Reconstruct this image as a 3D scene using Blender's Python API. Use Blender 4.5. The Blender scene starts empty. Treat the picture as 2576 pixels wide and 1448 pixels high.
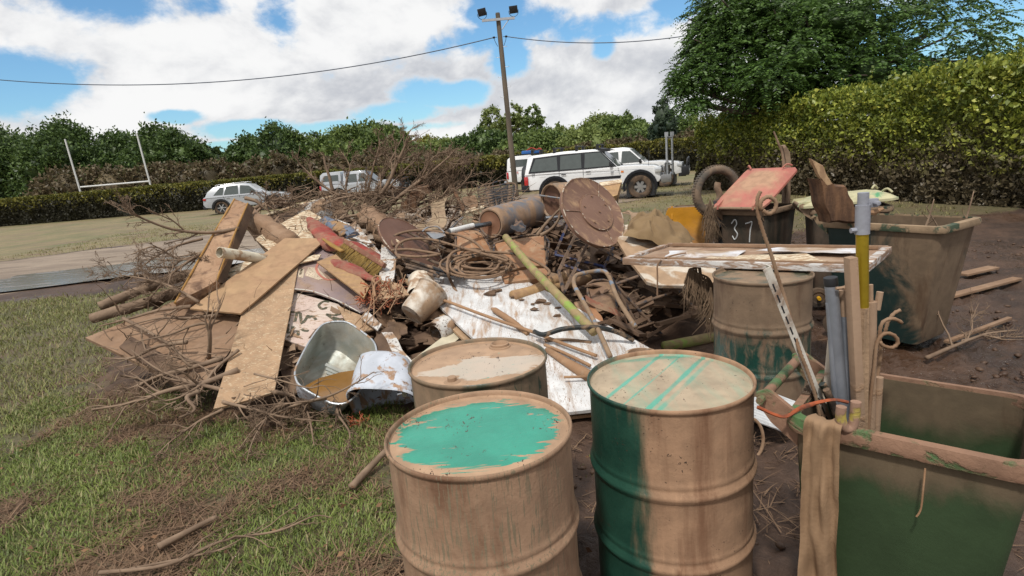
import bpy, bmesh, math, random
import numpy as np
from mathutils import Vector, Matrix, noise
SC = bpy.context.scene
COL = SC.collection
PI = math.pi
rad = math.radians
# ------------------------------------------------------------------ camera
F, CU, CV = 1451.0, 1288.0, 724.0          # focal length and centre on a 2576 x 1448 picture
PITCH, ROLL, EYE = rad(12.6), rad(4.9), 1.70
_f = np.array([0, math.cos(PITCH), -math.sin(PITCH)])
_u0 = np.array([0, math.sin(PITCH), math.cos(PITCH)]); _r0 = np.array([1.0, 0, 0])
_R = math.cos(ROLL) * _r0 - math.sin(ROLL) * _u0
_U = math.sin(ROLL) * _r0 + math.cos(ROLL) * _u0
cam = bpy.data.objects.new('camera', bpy.data.cameras.new('camera'))
COL.objects.link(cam)
cam.data.sensor_width = 36; cam.data.lens = 36 * F / 2576
cam.data.clip_start = 0.05; cam.data.clip_end = 6000
m = Matrix.Identity(4)
for i in range(3):
    m[i][0], m[i][1], m[i][2] = _R[i], _U[i], -_f[i]
m[2][3] = EYE
cam.matrix_world = m
SC.camera = cam

def ray(u, v): return (u - CU) * _R - (v - CV) * _U + F * _f
def Y(u, v, y):                              # point on the sight line at forward distance y
    d = ray(u, v); t = y / d[1]; return Vector((d[0] * t, y, EYE + d[2] * t))
def Z(u, v, z=0.0):                          # point on the sight line at height z
    d = ray(u, v); t = (z - EYE) / d[2]; return Vector((d[0] * t, d[1] * t, z))
def hyp(u): return CV - F * math.tan(PITCH) / math.cos(ROLL) - (u - CU) * math.tan(ROLL)
_pv = [430, 480, 540, 600, 700, 850, 1040, 1200]; _py = [8.2, 7.7, 7.1, 6.5, 5.65, 4.75, 3.85, 3.2]
def P(u, v, dy=0.0):                         # point on the slope of the debris heap
    return Y(u, v, float(np.interp(v, _pv, _py)) + dy)

# ------------------------------------------------------------------ sun, sky
SUN_EL, SUN_AZ = rad(58), rad(205)           # azimuth of the sun, clockwise from +Y
SC.view_settings.view_transform = 'Standard'; SC.view_settings.look = 'None'
SC.view_settings.exposure = 0.14; SC.view_settings.gamma = 1
sd = bpy.data.lights.new('sun', 'SUN'); sd.energy = 2.9; sd.angle = rad(5); sd.color = (1, .955, .88)
so = bpy.data.objects.new('sun', sd); COL.objects.link(so)
dv = Vector((math.sin(SUN_AZ) * math.cos(SUN_EL), math.cos(SUN_AZ) * math.cos(SUN_EL), math.sin(SUN_EL)))
so.rotation_euler = dv.to_track_quat('Z', 'Y').to_euler(); so.location = dv * 50 + Vector((0, 0, 20))

W = bpy.data.worlds.new('World'); SC.world = W; W.use_nodes = True
nt = W.node_tree; N = nt.nodes; L = nt.links; N.clear()
def nd(tree, typ, **kw):
    n = tree.nodes.new(typ)
    for k, v in kw.items(): setattr(n, k, v)
    return n
def math_(tree, op, a, b=None, c=None, clamp=False):
    n = nd(tree, 'ShaderNodeMath', operation=op); n.use_clamp = clamp
    for i, x in enumerate((a, b, c)):
        if x is None: continue
        if isinstance(x, (int, float)): n.inputs[i].default_value = x
        else: tree.links.new(x, n.inputs[i])
    return n.outputs[0]
def ramp(tree, fac, lo, hi, t0=0.0, t1=1.0, kind='SMOOTHSTEP'):
    n = nd(tree, 'ShaderNodeMapRange', interpolation_type=kind); n.clamp = True
    n.inputs['From Min'].default_value = lo; n.inputs['From Max'].default_value = hi
    n.inputs['To Min'].default_value = t0; n.inputs['To Max'].default_value = t1
    tree.links.new(fac, n.inputs['Value']); return n.outputs['Result']
def mixc(tree, fac, a, b, typ='MIX'):
    n = nd(tree, 'ShaderNodeMix', data_type='RGBA', blend_type=typ)
    for sock, x in ((n.inputs[0], fac), (n.inputs[6], a), (n.inputs[7], b)):
        if isinstance(x, (int, float)): sock.default_value = x
        elif isinstance(x, tuple): sock.default_value = (*x[:3], 1)
        else: tree.links.new(x, sock)
    return n.outputs[2]
def tnoise(tree, vec, scale, detail=6, rough=.55, dist=0.0, w=0.0):
    n = nd(tree, 'ShaderNodeTexNoise', noise_dimensions='4D'); n.inputs['Scale'].default_value = scale
    n.inputs['Detail'].default_value = detail; n.inputs['Roughness'].default_value = rough
    n.inputs['Distortion'].default_value = dist; n.inputs['W'].default_value = w
    tree.links.new(vec, n.inputs['Vector']); return n.outputs['Fac']
def vmap(tree, vec, scale=(1, 1, 1), loc=(0, 0, 0), rot=(0, 0, 0)):
    n = nd(tree, 'ShaderNodeMapping'); n.inputs['Scale'].default_value = scale
    n.inputs['Location'].default_value = loc; n.inputs['Rotation'].default_value = rot
    tree.links.new(vec, n.inputs['Vector']); return n.outputs[0]
gen = nd(nt, 'ShaderNodeTexCoord').outputs['Generated']
sky = nd(nt, 'ShaderNodeTexSky', sky_type='NISHITA'); sky.sun_disc = False
sky.sun_elevation = SUN_EL; sky.sun_rotation = SUN_AZ; sky.altitude = 50; sky.air_density = 1.0; sky.dust_density = .6; sky.ozone_density = 2.0
def skyblob(u, v, au, av):                   # 1 at the centre of a gap between clouds, 0 at its rim
    d = ray(u, v); d = d / np.linalg.norm(d)
    s = nd(nt, 'ShaderNodeVectorMath', operation='SUBTRACT'); L.new(gen, s.inputs[0]); s.inputs[1].default_value = tuple(d)
    k = nd(nt, 'ShaderNodeVectorMath', operation='MULTIPLY'); L.new(s.outputs[0], k.inputs[0])
    k.inputs[1].default_value = (F / au, F / au * .6, F / av)
    l = nd(nt, 'ShaderNodeVectorMath', operation='LENGTH'); L.new(k.outputs[0], l.inputs[0])
    return ramp(nt, l.outputs['Value'], 1.75, 0.1)
gaps = [(350, 10, 150, 62), (470, -10, 120, 60), (690, 0, 60, 95), (1240, 40, 130, 60), (1180, 90, 90, 45), (1330, 70, 190, 55), (1520, 60, 240, 46), (1700, 10, 90, 50), (1290, 140, 60, 60),
        (1110, 240, 110, 34), (1010, 285, 120, 30), (880, 318, 120, 18), (640, 322, 90, 20), (1060, 320, 120, 14), (440, 292, 45, 14), (565, 372, 50, 14),
        (1300, -160, 500, 90), (1520, 110, 40, 40), (-100, 200, 200, 60), (2500, 100, 260, 90), (1450, 60, 80, 30), (2000, -200, 300, 90)]
fld = None
for g in gaps:
    b = skyblob(*g); fld = b if fld is None else math_(nt, 'MAXIMUM', fld, b)
cv = vmap(nt, gen, (1, 1, 1.5))
n_a = tnoise(nt, cv, 3.2, 9, .58, .25, 1.3)
n_b = tnoise(nt, cv, 9.0, 8, .6, .2, 4.1)
edge = math_(nt, 'ADD', math_(nt, 'MULTIPLY', n_a, 1.15), math_(nt, 'MULTIPLY', n_b, .6))       # about .9
wis = tnoise(nt, cv, 26, 6, .65, .3, 9.1)
edge = math_(nt, 'ADD', math_(nt, 'MULTIPLY', math_(nt, 'SUBTRACT', edge, .87), 2.1), math_(nt, 'ADD', math_(nt, 'MULTIPLY', math_(nt, 'SUBTRACT', wis, .5), .3), .87))
dens = math_(nt, 'SUBTRACT', math_(nt, 'ADD', edge, .16), math_(nt, 'MULTIPLY', fld, .78))
cover = ramp(nt, dens, .40, .74)
# relief of the billows: compare the density with that of a point shifted towards the sun
cvs = vmap(nt, gen, (1, 1, 1.5), loc=(.012, .0, -.05))
n_c = tnoise(nt, cvs, 3.2, 9, .58, .25, 1.3)
rel = math_(nt, 'ADD', math_(nt, 'MULTIPLY', math_(nt, 'SUBTRACT', n_a, n_c), 4.2), .5)
n_d = tnoise(nt, vmap(nt, gen, (1, 1, 2.6)), 2.3, 4, .5, .2, 7.7)
lum = math_(nt, 'ADD', math_(nt, 'MULTIPLY', rel, .55), math_(nt, 'MULTIPLY', n_d, .75))
lumr = ramp(nt, lum, .32, .84)
edgeb = ramp(nt, dens, .95, .55)             # thin cloud near its rim is brighter
lumr = math_(nt, 'MAXIMUM', lumr, math_(nt, 'MULTIPLY', edgeb, .55))
ccol = mixc(nt, lumr, (.55, .575, .63), (1.0, 1.0, 1.0))
bg1 = nd(nt, 'ShaderNodeBackground'); bg1.inputs['Strength'].default_value = .115
bg2 = nd(nt, 'ShaderNodeBackground'); bg2.inputs['Strength'].default_value = .86
L.new(mixc(nt, 1.0, sky.outputs[0], (.72, 1.0, 1.12), 'MULTIPLY'), bg1.inputs[0]); L.new(ccol, bg2.inputs[0])
mx = nd(nt, 'ShaderNodeMixShader'); L.new(cover, mx.inputs[0]); L.new(bg1.outputs[0], mx.inputs[1]); L.new(bg2.outputs[0], mx.inputs[2])
wo = nd(nt, 'ShaderNodeOutputWorld'); L.new(mx.outputs[0], wo.inputs[0])
SC.render.engine = 'CYCLES'
SC.cycles.max_bounces = 5; SC.cycles.diffuse_bounces = 2; SC.cycles.glossy_bounces = 2; SC.cycles.transmission_bounces = 3; SC.cycles.transparent_max_bounces = 6
SC.cycles.use_denoising = True
SC.cycles.sample_clamp_indirect = 4

# ------------------------------------------------------------------ materials
MUD = (.36, .225, .135); MUD2 = (.27, .155, .088); DARKMUD = (.085, .045, .028)
MC = {}
def mat(name, base, rough=.7, metal=0.0, base2=None, bscale=6.0, mud=0.0, mudcol=MUD, mscale=3.0, mdist=.6, stretch=(1, 1, 1), rot=(0, 0, 0), msoft=.04,
        speck=0.0, speckcol=(.07, .04, .025), sscale=60, bump=.35, bscale2=45, mask=None, spec=.35, wave=None, trans=0.0, seed=0.0, grain=None, mstreak=None, fleck=0.0):
    """paint / wood / metal surface with an optional coat of dried mud that lies in patches"""
    if name in MC: return MC[name]
    m = bpy.data.materials.new(name); m.use_nodes = True; t = m.node_tree; t.nodes.clear()
    out = nd(t, 'ShaderNodeOutputMaterial'); b = nd(t, 'ShaderNodeBsdfPrincipled'); t.links.new(b.outputs[0], out.inputs[0])
    co = nd(t, 'ShaderNodeTexCoord').outputs['Object']
    c2 = base2 or tuple(x * .78 for x in base)
    gsc = grain if grain else (1, 1, 1)
    nb = tnoise(t, vmap(t, co, gsc, rot=rot), bscale, 6, .6, .3, seed)
    col = mixc(t, ramp(t, nb, .35, .66), base, c2)
    rg = rough
    hf = tnoise(t, co, bscale2, 5, .65, 0, seed + 2)
    hgt = math_(t, 'MULTIPLY', hf, .4)
    if mud > 0 or mask is not None:
        nm = tnoise(t, vmap(t, co, stretch, rot=rot), mscale, 9, .62, mdist, seed + 5)
        if mask is not None: nm = math_(t, 'ADD', nm, mask(t, co))
        th = .5 + (.5 - mud) * .42
        fm = ramp(t, nm, th - msoft, th + msoft)
        mn = tnoise(t, co, 11, 7, .6, .4, seed + 9)
        mcol = mixc(t, ramp(t, mn, .32, .7), mudcol, tuple(x * .72 for x in mudcol))
        if mstreak:
            ms = tnoise(t, vmap(t, co, mstreak), 7, 6, .6, .2, seed + 15); mcol = mixc(t, ramp(t, ms, .50, .68), mcol, tuple(x * y for x, y in zip(mudcol, (.50, .42, .38)))); ml = tnoise(t, vmap(t, co, mstreak), 16, 5, .6, .2, seed + 18); mcol = mixc(t, math_(t, 'MULTIPLY', ramp(t, ml, .55, .7), .5), mcol, tuple(min(1, x * 1.25) for x in mudcol))
            hgt = math_(t, 'ADD', hgt, math_(t, 'MULTIPLY', ms, .35))
        col = mixc(t, fm, col, mcol)
        rr = ramp(t, fm, 0, 1, rough, .82); rg = rr
        hgt = math_(t, 'ADD', hgt, math_(t, 'MULTIPLY', fm, .55))
        if metal: t.links.new(ramp(t, fm, 0, 1, metal, 0), b.inputs['Metallic'])
    elif metal: b.inputs['Metallic'].default_value = metal
    if speck > 0:
        ns = tnoise(t, vmap(t, co, stretch, rot=rot), sscale, 3, .5, .9, seed + 12)
        big = tnoise(t, co, 3.1, 4, .5, 0, seed + 3)
        ns = math_(t, 'ADD', ns, math_(t, 'MULTIPLY', math_(t, 'SUBTRACT', big, .5), .35))
        th = .78 - speck * .3
        fs = ramp(t, ns, th, th + .035)
        col = mixc(t, fs, col, speckcol)
    if fleck > 0:
        fn = tnoise(t, vmap(t, co, (1, .45, 1), rot=(0, 0, .6)), 95, 2, .5, 1.4, seed + 31); ff = ramp(t, math_(t, 'ADD', fn, math_(t, 'MULTIPLY', math_(t, 'SUBTRACT', tnoise(t, co, 6, 3, .5, 0, seed + 33), .5), .5)), .80 - fleck * .2, .83 - fleck * .2)
        col = mixc(t, ff, col, (.06, .035, .022)); hgt = math_(t, 'ADD', hgt, math_(t, 'MULTIPLY', ff, .8))
    if wave:
        w = nd(t, 'ShaderNodeTexWave', wave_type='BANDS', bands_direction=wave[0]); w.inputs['Scale'].default_value = wave[1]
        w.inputs['Distortion'].default_value = wave[2]; w.inputs['Detail'].default_value = 3; w.inputs['Detail Scale'].default_value = 1.5
        t.links.new(co, w.inputs['Vector']); hgt = math_(t, 'ADD', hgt, math_(t, 'MULTIPLY', w.outputs['Fac'], wave[3]))
        col = mixc(t, math_(t, 'MULTIPLY', w.outputs['Fac'], wave[4]), col, tuple(x * .6 for x in base))
    if isinstance(rg, (int, float)): b.inputs['Roughness'].default_value = rg
    else: t.links.new(rg, b.inputs['Roughness'])
    t.links.new(col, b.inputs['Base Color']); b.inputs['Specular IOR Level'].default_value = spec
    if bump:
        bn = nd(t, 'ShaderNodeBump'); bn.inputs['Strength'].default_value = bump; bn.inputs['Distance'].default_value = .012
        t.links.new(hgt, bn.inputs['Height']); t.links.new(bn.outputs[0], b.inputs['Normal'])
    MC[name] = m; return m
def plain(name, c, rough=.5, metal=0, spec=.5, coat=0):
    if name in MC: return MC[name]
    m = bpy.data.materials.new(name); m.use_nodes = True; t = m.node_tree; b = t.nodes['Principled BSDF']
    co = nd(t, 'ShaderNodeTexCoord').outputs['Object']
    n = tnoise(t, co, 7, 5, .6)
    t.links.new(mixc(t, ramp(t, n, .35, .7), c, tuple(x * .86 for x in c)), b.inputs['Base Color'])
    b.inputs['Roughness'].default_value = rough; b.inputs['Metallic'].default_value = metal; b.inputs['Specular IOR Level'].default_value = spec
    b.inputs['Coat Weight'].default_value = coat; b.inputs['Coat Roughness'].default_value = .12
    MC[name] = m; return m
def foliage_mat(name, c1, c2, c3=None, mudz=None, rough=.5, scale=.6):
    """leaves: each leaf has its own tint; mudz = (height below which flood mud coats the leaves, blend)"""
    m = bpy.data.materials.new(name); m.use_nodes = True; t = m.node_tree; t.nodes.clear()
    out = nd(t, 'ShaderNodeOutputMaterial'); b = nd(t, 'ShaderNodeBsdfPrincipled')
    g = nd(t, 'ShaderNodeNewGeometry'); co = nd(t, 'ShaderNodeTexCoord').outputs['Object']
    n = tnoise(t, co, scale, 4, .6)
    f = math_(t, 'ADD', math_(t, 'MULTIPLY', g.outputs['Random Per Island'], .6), math_(t, 'MULTIPLY', n, .8))
    col = mixc(t, ramp(t, f, .35, 1.0), c1, c2)
    if c3: col = mixc(t, ramp(t, g.outputs['Random Per Island'], .8, .98), col, c3)
    if mudz:
        sx = nd(t, 'ShaderNodeSeparateXYZ'); t.links.new(co, sx.inputs[0])
        hz = math_(t, 'ADD', sx.outputs['Z'], math_(t, 'MULTIPLY', math_(t, 'SUBTRACT', tnoise(t, co, .9, 3, .5, 0, 3), .5), 1.4))
        hz = math_(t, 'ADD', hz, math_(t, 'MULTIPLY', math_(t, 'SUBTRACT', g.outputs['Random Per Island'], .5), .9))
        col = mixc(t, ramp(t, hz, mudz[0] + mudz[1], mudz[0] - mudz[1]), col, mudz[2])
    t.links.new(col, b.inputs['Base Color']); b.inputs['Roughness'].default_value = rough; b.inputs['Specular IOR Level'].default_value = .35
    tr = nd(t, 'ShaderNodeBsdfTranslucent'); t.links.new(col, tr.inputs['Color'])
    mx = nd(t, 'ShaderNodeMixShader'); mx.inputs[0].default_value = .25
    t.links.new(b.outputs[0], mx.inputs[1]); t.links.new(tr.outputs[0], mx.inputs[2]); t.links.new(mx.outputs[0], out.inputs[0])
    return m

# ------------------------------------------------------------------ mesh building
class MB:
    def __init__(s): s.v = []; s.f = []
    def add(s, vs, fs):
        o = len(s.v); s.v += [tuple(x) for x in vs]; s.f += [tuple(i + o for i in f) for f in fs]; return s
    def box(s, c, d, R=None):
        c = Vector(c); hx, hy, hz = d[0] / 2, d[1] / 2, d[2] / 2
        vs = [Vector((x, y, z)) for x in (-hx, hx) for y in (-hy, hy) for z in (-hz, hz)]
        if R is not None: vs = [R @ p for p in vs]
        return s.add([c + p for p in vs], [(0, 1, 3, 2), (4, 6, 7, 5), (0, 4, 5, 1), (2, 3, 7, 6), (0, 2, 6, 4), (1, 5, 7, 3)])
    def tube(s, pts, r, n=8, closed=False, caps=True, wob=0, flat=None):
        pts = [Vector(p) for p in pts]; k = len(pts); rs = r if isinstance(r, (list, tuple)) else [r] * k
        if len(rs) == 2 and k > 2: rs = [rs[0] + (rs[1] - rs[0]) * i / (k - 1) for i in range(k)]
        vs = []; fs = []; up = None
        for i, p in enumerate(pts):
            a = pts[(i - 1) % k] if (closed or i > 0) else p; b = pts[(i + 1) % k] if (closed or i < k - 1) else p
            d = (b - a); d = d.normalized() if d.length > 1e-9 else Vector((0, 0, 1))
            if up is None: up = Vector((0, 0, 1)) if abs(d.z) < .9 else Vector((1, 0, 0))
            x = d.cross(up);
            if x.length < 1e-6: x = d.orthogonal()
            x.normalize(); y = x.cross(d).normalized(); up = y
            for j in range(n):
                t = 2 * PI * j / n; rr = rs[i] * (1 + (wob * (noise.noise(p * 9 + Vector((j * 3.1, 0, 0)))) if wob else 0))
                vs.append(p + x * math.cos(t) * rr + y * math.sin(t) * rr * (flat or 1))
        for i in range(k if closed else k - 1):
            for j in range(n):
                a = i * n + j; b = i * n + (j + 1) % n; c = ((i + 1) % k) * n + (j + 1) % n; d = ((i + 1) % k) * n + j
                fs.append((a, b, c, d))
        if caps and not closed: fs.append(tuple(range(n))[::-1]); fs.append(tuple(range((k - 1) * n, k * n)))
        return s.add(vs, fs)
    def pipe(s, a, b, ro, ri, n=16):                    # hollow straight pipe
        a = Vector(a); b = Vector(b); d = (b - a).normalized(); x = d.orthogonal().normalized(); y = d.cross(x); vs = []
        for p, r in ((a, ri), (a, ro), (b, ro), (b, ri)):
            for j in range(n): t = 2 * PI * j / n; vs.append(p + x * math.cos(t) * r + y * math.sin(t) * r)
        fs = [(q * n + j, q * n + (j + 1) % n, ((q + 1) % 4) * n + (j + 1) % n, ((q + 1) % 4) * n + j) for q in range(4) for j in range(n)]
        return s.add(vs, fs)
    def lathe(s, prof, M=None, n=32):                    # profile of (radius, height) about z
        M = M or Matrix.Identity(4); vs = []; fs = []; k = len(prof)
        for r, z in prof:
            for j in range(n): t = 2 * PI * j / n; vs.append(M @ Vector((r * math.cos(t), r * math.sin(t), z)))
        for i in range(k - 1):
            for j in range(n): fs.append((i * n + j, i * n + (j + 1) % n, (i + 1) * n + (j + 1) % n, (i + 1) * n + j))
        if prof[0][0] > 1e-5 and prof[0][0] < 1e3: pass
        return s.add(vs, fs)
    def slab(s, c, th, nu=8, nv=8, warp=0.0, wf=1.6, sag=0.0, seed=0, rag=0.0):
        """board between four corners (a, b, c, d in order round it)"""
        a, b, c_, d = [Vector(x) for x in c]; nm = (b - a).cross(d - a).normalized()
        if nm.dot(Vector((0, 0, EYE)) - a) < 0: nm = -nm; flip = True
        else: flip = False
        top = []; bot = []
        for i in range(nu + 1):
            for j in range(nv + 1):
                x, y = i / nu, j / nv
                xr, yr = x, y
                p = a.lerp(b, xr).lerp(d.lerp(c_, xr), yr)
                if rag and (i in (0, nu) or j in (0, nv)):
                    q = noise.noise_vector(p * 7 + Vector((seed, 0, 0))); p = p + (q - nm * q.dot(nm)) * rag
                w = warp * noise.noise(p * wf + Vector((seed * 3.3, 1, 2))) + sag * (4 * x * (1 - x) + 4 * y * (1 - y)) * .5
                top.append(p + nm * w); bot.append(p + nm * (w - th))
        m_ = nv + 1; T = len(top); fs = []
        def q(a, b, c, d): fs.append((a, b, c, d) if not flip else (d, c, b, a))
        for i in range(nu):
            for j in range(nv):
                o = i * m_ + j; q(o, o + m_, o + m_ + 1, o + 1); q(T + o + 1, T + o + m_ + 1, T + o + m_, T + o)
        for i in range(nu):
            o = i * m_; q(o, T + o, T + o + m_, o + m_); o = i * m_ + nv; q(o + m_, T + o + m_, T + o, o)
        for j in range(nv):
            o = j; q(o + 1, T + o + 1, T + o, o); o = nu * m_ + j; q(o, T + o, T + o + 1, o + 1)
        return s.add(top + bot, fs)
    def poly(s, pts, th, away=True):                    # flat outline with thickness
        pts = [Vector(p) for p in pts]; n = len(pts); nm = Vector((0, 0, 0))
        for i in range(n): nm += pts[i].cross(pts[(i + 1) % n])
        nm.normalize()
        if nm.dot(Vector((0, 0, EYE)) - pts[0]) < 0: nm = -nm; pts = pts[::-1]
        return s.add(pts + [p - nm * th for p in pts], [tuple(range(n)), tuple(range(2 * n - 1, n - 1, -1))] + [(i, n + i, n + (i + 1) % n, (i + 1) % n) for i in range(n)])
    def blob(s, c, r, sub=2, amp=.25, fr=1.5, seed=0):
        bm = bmesh.new(); bmesh.ops.create_icosphere(bm, subdivisions=sub, radius=1)
        vs = []
        for v in bm.verts:
            d = 1 + amp * noise.fractal(v.co * fr + Vector((seed * 7.1, 3, 1)), 1, 2, 3); vs.append(Vector(c) + Vector((v.co.x * r[0] * d, v.co.y * r[1] * d, v.co.z * r[2] * d)))
        fs = [tuple(v.index for v in f.verts) for f in bm.faces]; bm.free()
        return s.add(vs, fs)
    def xf(s, M): s.v = [tuple(M @ Vector(p)) for p in s.v]; return s
def mesh_np(name, V, Fq):                               # fast mesh of quads or triangles
    me = bpy.data.meshes.new(name); V = np.asarray(V, np.float32); Fq = np.asarray(Fq, np.int32); k = Fq.shape[1]
    me.vertices.add(len(V)); me.vertices.foreach_set('co', V.ravel())
    me.loops.add(Fq.size); me.loops.foreach_set('vertex_index', Fq.ravel())
    me.polygons.add(len(Fq)); me.polygons.foreach_set('loop_start', np.arange(0, Fq.size, k, dtype=np.int32)); me.polygons.foreach_set('loop_total', np.full(len(Fq), k, np.int32))
    me.update(calc_edges=True); return me
def props(o, label=None, cat=None, group=None, kind=None):
    if label: o['label'] = label
    if cat: o['category'] = cat
    if group: o['group'] = group
    if kind: o['kind'] = kind
    return o
def obj(name, mb, m, parent=None, smooth=True, ang=40, loc=None, bevel=0, local=False):
    """one mesh object; world coordinates unless local; its origin is put at its base"""
    me = bpy.data.meshes.new(name); V = [Vector(p) for p in mb.v]
    if parent is not None:
        base = Vector((0, 0, 0)) if local else Vector(parent.location)
        V = [p - base for p in V]
    xs = [p.x for p in V]; ys = [p.y for p in V]; zs = [p.z for p in V]
    o_ = Vector(((min(xs) + max(xs)) / 2, (min(ys) + max(ys)) / 2, min(zs))) if loc is None else Vector(loc)
    me.from_pydata([tuple(p - o_) for p in V], [], mb.f); me.update()
    if bevel:
        bm = bmesh.new(); bm.from_mesh(me); bmesh.ops.remove_doubles(bm, verts=bm.verts, dist=1e-5)
        es = [e for e in bm.edges if len(e.link_faces) == 2 and e.calc_face_angle(0) > rad(28)]
        bmesh.ops.bevel(bm, geom=es, offset=bevel, segments=2, affect='EDGES', profile=.6, clamp_overlap=True); bm.to_mesh(me); bm.free()
    if smooth:
        me.polygons.foreach_set('use_smooth', [True] * len(me.polygons))
        if ang < 180: me.set_sharp_from_angle(angle=rad(ang))
    me.materials.append(m); o = bpy.data.objects.new(name, me); COL.objects.link(o); o.location = o_
    if parent is not None: o.parent = parent
    return o
def thing(name, label, cat, loc=(0, 0, 0), rz=0.0, group=None):
    o = bpy.data.objects.new(name, None); COL.objects.link(o); o.location = loc; o.rotation_euler = (0, 0, rz); o.empty_display_size = .2
    return props(o, label, cat, group)
def T(name, mb, m, label, cat, group=None, **kw):       # a thing that is one mesh
    return props(obj(name, mb, m, **kw), label, cat, group)
def frame_to(a, b, up=(0, 0, 1)):                       # matrix whose z runs from a to b
    a = Vector(a); b = Vector(b); z = (b - a).normalized(); x = Vector(up).cross(z)
    if x.length < 1e-5: x = z.orthogonal()
    x.normalize(); y = z.cross(x); M = Matrix((x, y, z)).transposed().to_4x4(); M.translation = a; return M
def curve(pts, n=6):                                    # smooth line through points
    pts = [Vector(p) for p in pts]; out = []; k = len(pts)
    for i in range(k - 1):
        p0, p1, p2, p3 = pts[max(i - 1, 0)], pts[i], pts[i + 1], pts[min(i + 2, k - 1)]
        for j in range(n):
            t = j / n; out.append(.5 * ((2 * p1) + (p2 - p0) * t + (2 * p0 - 5 * p1 + 4 * p2 - p3) * t * t + (3 * p1 - 3 * p2 + p3 - p0) * t ** 3))
    out.append(pts[-1]); return out
# ================================================================== ground, water, hill
RNG = np.random.default_rng(7)
def g(v): return Z(v[0], v[1], 0.0)
def grow(a, b, step, far, k=1.16):
    xs = list(np.arange(a, b + 1e-6, step)); s = step
    while xs[-1] < far: s *= k; xs.append(xs[-1] + s)
    return xs
xr = grow(0, 4.6, .055, 1800); xs = sorted(set([-x for x in xr] + xr)); ys = grow(1.2, 8.5, .06, 3200)
ys = [-300, -80, -20, -5, -1, .4] + ys
def sstep(x, a, b): t = np.clip((x - a) / (b - a), 0, 1); return t * t * (3 - 2 * t)
TRA, TRB = np.array([-9.5, 15.6]), np.array([1.5, 22.0])
_td = (TRB - TRA) / np.linalg.norm(TRB - TRA); _tn = np.array([-_td[1], _td[0]])
def zones(x, y):
    """share of lawn, of wheel track, of churned mud at a place"""
    edge = np.interp(y, [0, 2, 3.2, 4.1, 5.5], [-.62, -.52, -.75, -.95, -3.6])
    lawn = sstep(edge - x, -.28, .35) * (1 - sstep(y, 4.3, 6.0))
    left = sstep(-x, 3.2, 4.2); lawn = np.maximum(lawn, left * (1 - sstep(y, 9.5, 10.8)) * .75)
    s = (x - TRA[0]) * _tn[0] + (y - TRA[1]) * _tn[1]
    tr = sstep(4.6 - np.abs(s), 0, 1.2) * (1 - .75 * sstep(x, 2, 7))
    far = sstep(s, 3.6, 4.8); far = np.maximum(far, sstep(x, 1.0, 3.0) * sstep(y, 9.5, 11.5))
    lawn = np.maximum(lawn, far); lawn = lawn * (1 - tr * (1 - sstep(x, 3, 8)))
    lawn = np.maximum(lawn, sstep(y, 60, 80))
    mud = (1 - lawn) * (1 - tr)
    return lawn, tr, mud
X, Yg = np.meshgrid(xs, ys); x_, y_ = X.ravel(), Yg.ravel()
ln, tr, md = zones(x_, y_)
z_ = np.zeros(len(x_)); near = (np.abs(x_) < 9) & (y_ > .3) & (y_ < 14)
for i in np.nonzero(near)[0]:
    p = Vector((x_[i], y_[i], 0))
    z_[i] = .03 * noise.fractal(p * 2.1, 1, 2, 5) * (.5 + md[i]) + .05 * md[i] * noise.fractal(Vector((p.x * 9, p.y * 11, 3)), .9, 2.1, 3) - .015
V = np.stack([x_, y_, z_], 1); nx = len(xs); ny = len(ys)
I = np.arange(nx * ny).reshape(ny, nx)
Fq = np.stack([I[:-1, :-1].ravel(), I[:-1, 1:].ravel(), I[1:, 1:].ravel(), I[1:, :-1].ravel()], 1)
me = mesh_np('ground', V, Fq); me.polygons.foreach_set('use_smooth', [True] * len(me.polygons))
for nm, dat in (('lawn', ln), ('track', tr)):
    at = me.attributes.new(nm, 'FLOAT', 'POINT'); at.data.foreach_set('value', dat.astype(np.float32))
m = bpy.data.materials.new('ground_soil'); m.use_nodes = True; t = m.node_tree; b = t.nodes['Principled BSDF']
co = nd(t, 'ShaderNodeTexCoord').outputs['Object']
la = nd(t, 'ShaderNodeAttribute', attribute_name='lawn').outputs['Fac']; ta = nd(t, 'ShaderNodeAttribute', attribute_name='track').outputs['Fac']
n1 = tnoise(t, co, 1.3, 9, .66, .4); n2 = tnoise(t, co, 14, 7, .7, .5, 3); n3 = tnoise(t, vmap(t, co, (.25, 1.2, 1), rot=(0, 0, .5)), 1.6, 8, .65, .6, 6); n4 = tnoise(t, co, .35, 6, .6, 0, 9)
mudc = mixc(t, ramp(t, n1, .38, .62), (.036, .019, .0115), (.078, .042, .025)); mudc = mixc(t, ramp(t, n2, .5, .75), mudc, (.10, .058, .038))
lawnc = mixc(t, ramp(t, n2, .35, .65), (.055, .048, .022), (.12, .11, .045)); lawnc = mixc(t, ramp(t, n1, .42, .7), lawnc, (.13, .085, .05))
geo = nd(t, 'ShaderNodeNewGeometry').outputs['Position']; sx = nd(t, 'ShaderNodeSeparateXYZ'); t.links.new(geo, sx.inputs[0])
fr = ramp(t, sx.outputs['Y'], 9, 20)
farl = mixc(t, ramp(t, n1, .36, .66), (.25, .19, .095), (.16, .14, .06)); farl = mixc(t, ramp(t, n4, .46, .66), farl, (.12, .125, .045)); farl = mixc(t, ramp(t, n3, .5, .62), farl, (.19, .125, .08)); farl = mixc(t, ramp(t, n2, .45, .75), farl, (.10, .085, .042))
lawnc = mixc(t, fr, lawnc, farl)
trc = mixc(t, ramp(t, n3, .36, .64), (.17, .125, .09), (.29, .225, .165)); trc = mixc(t, ramp(t, n2, .5, .8), trc, (.11, .085, .068))
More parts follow.
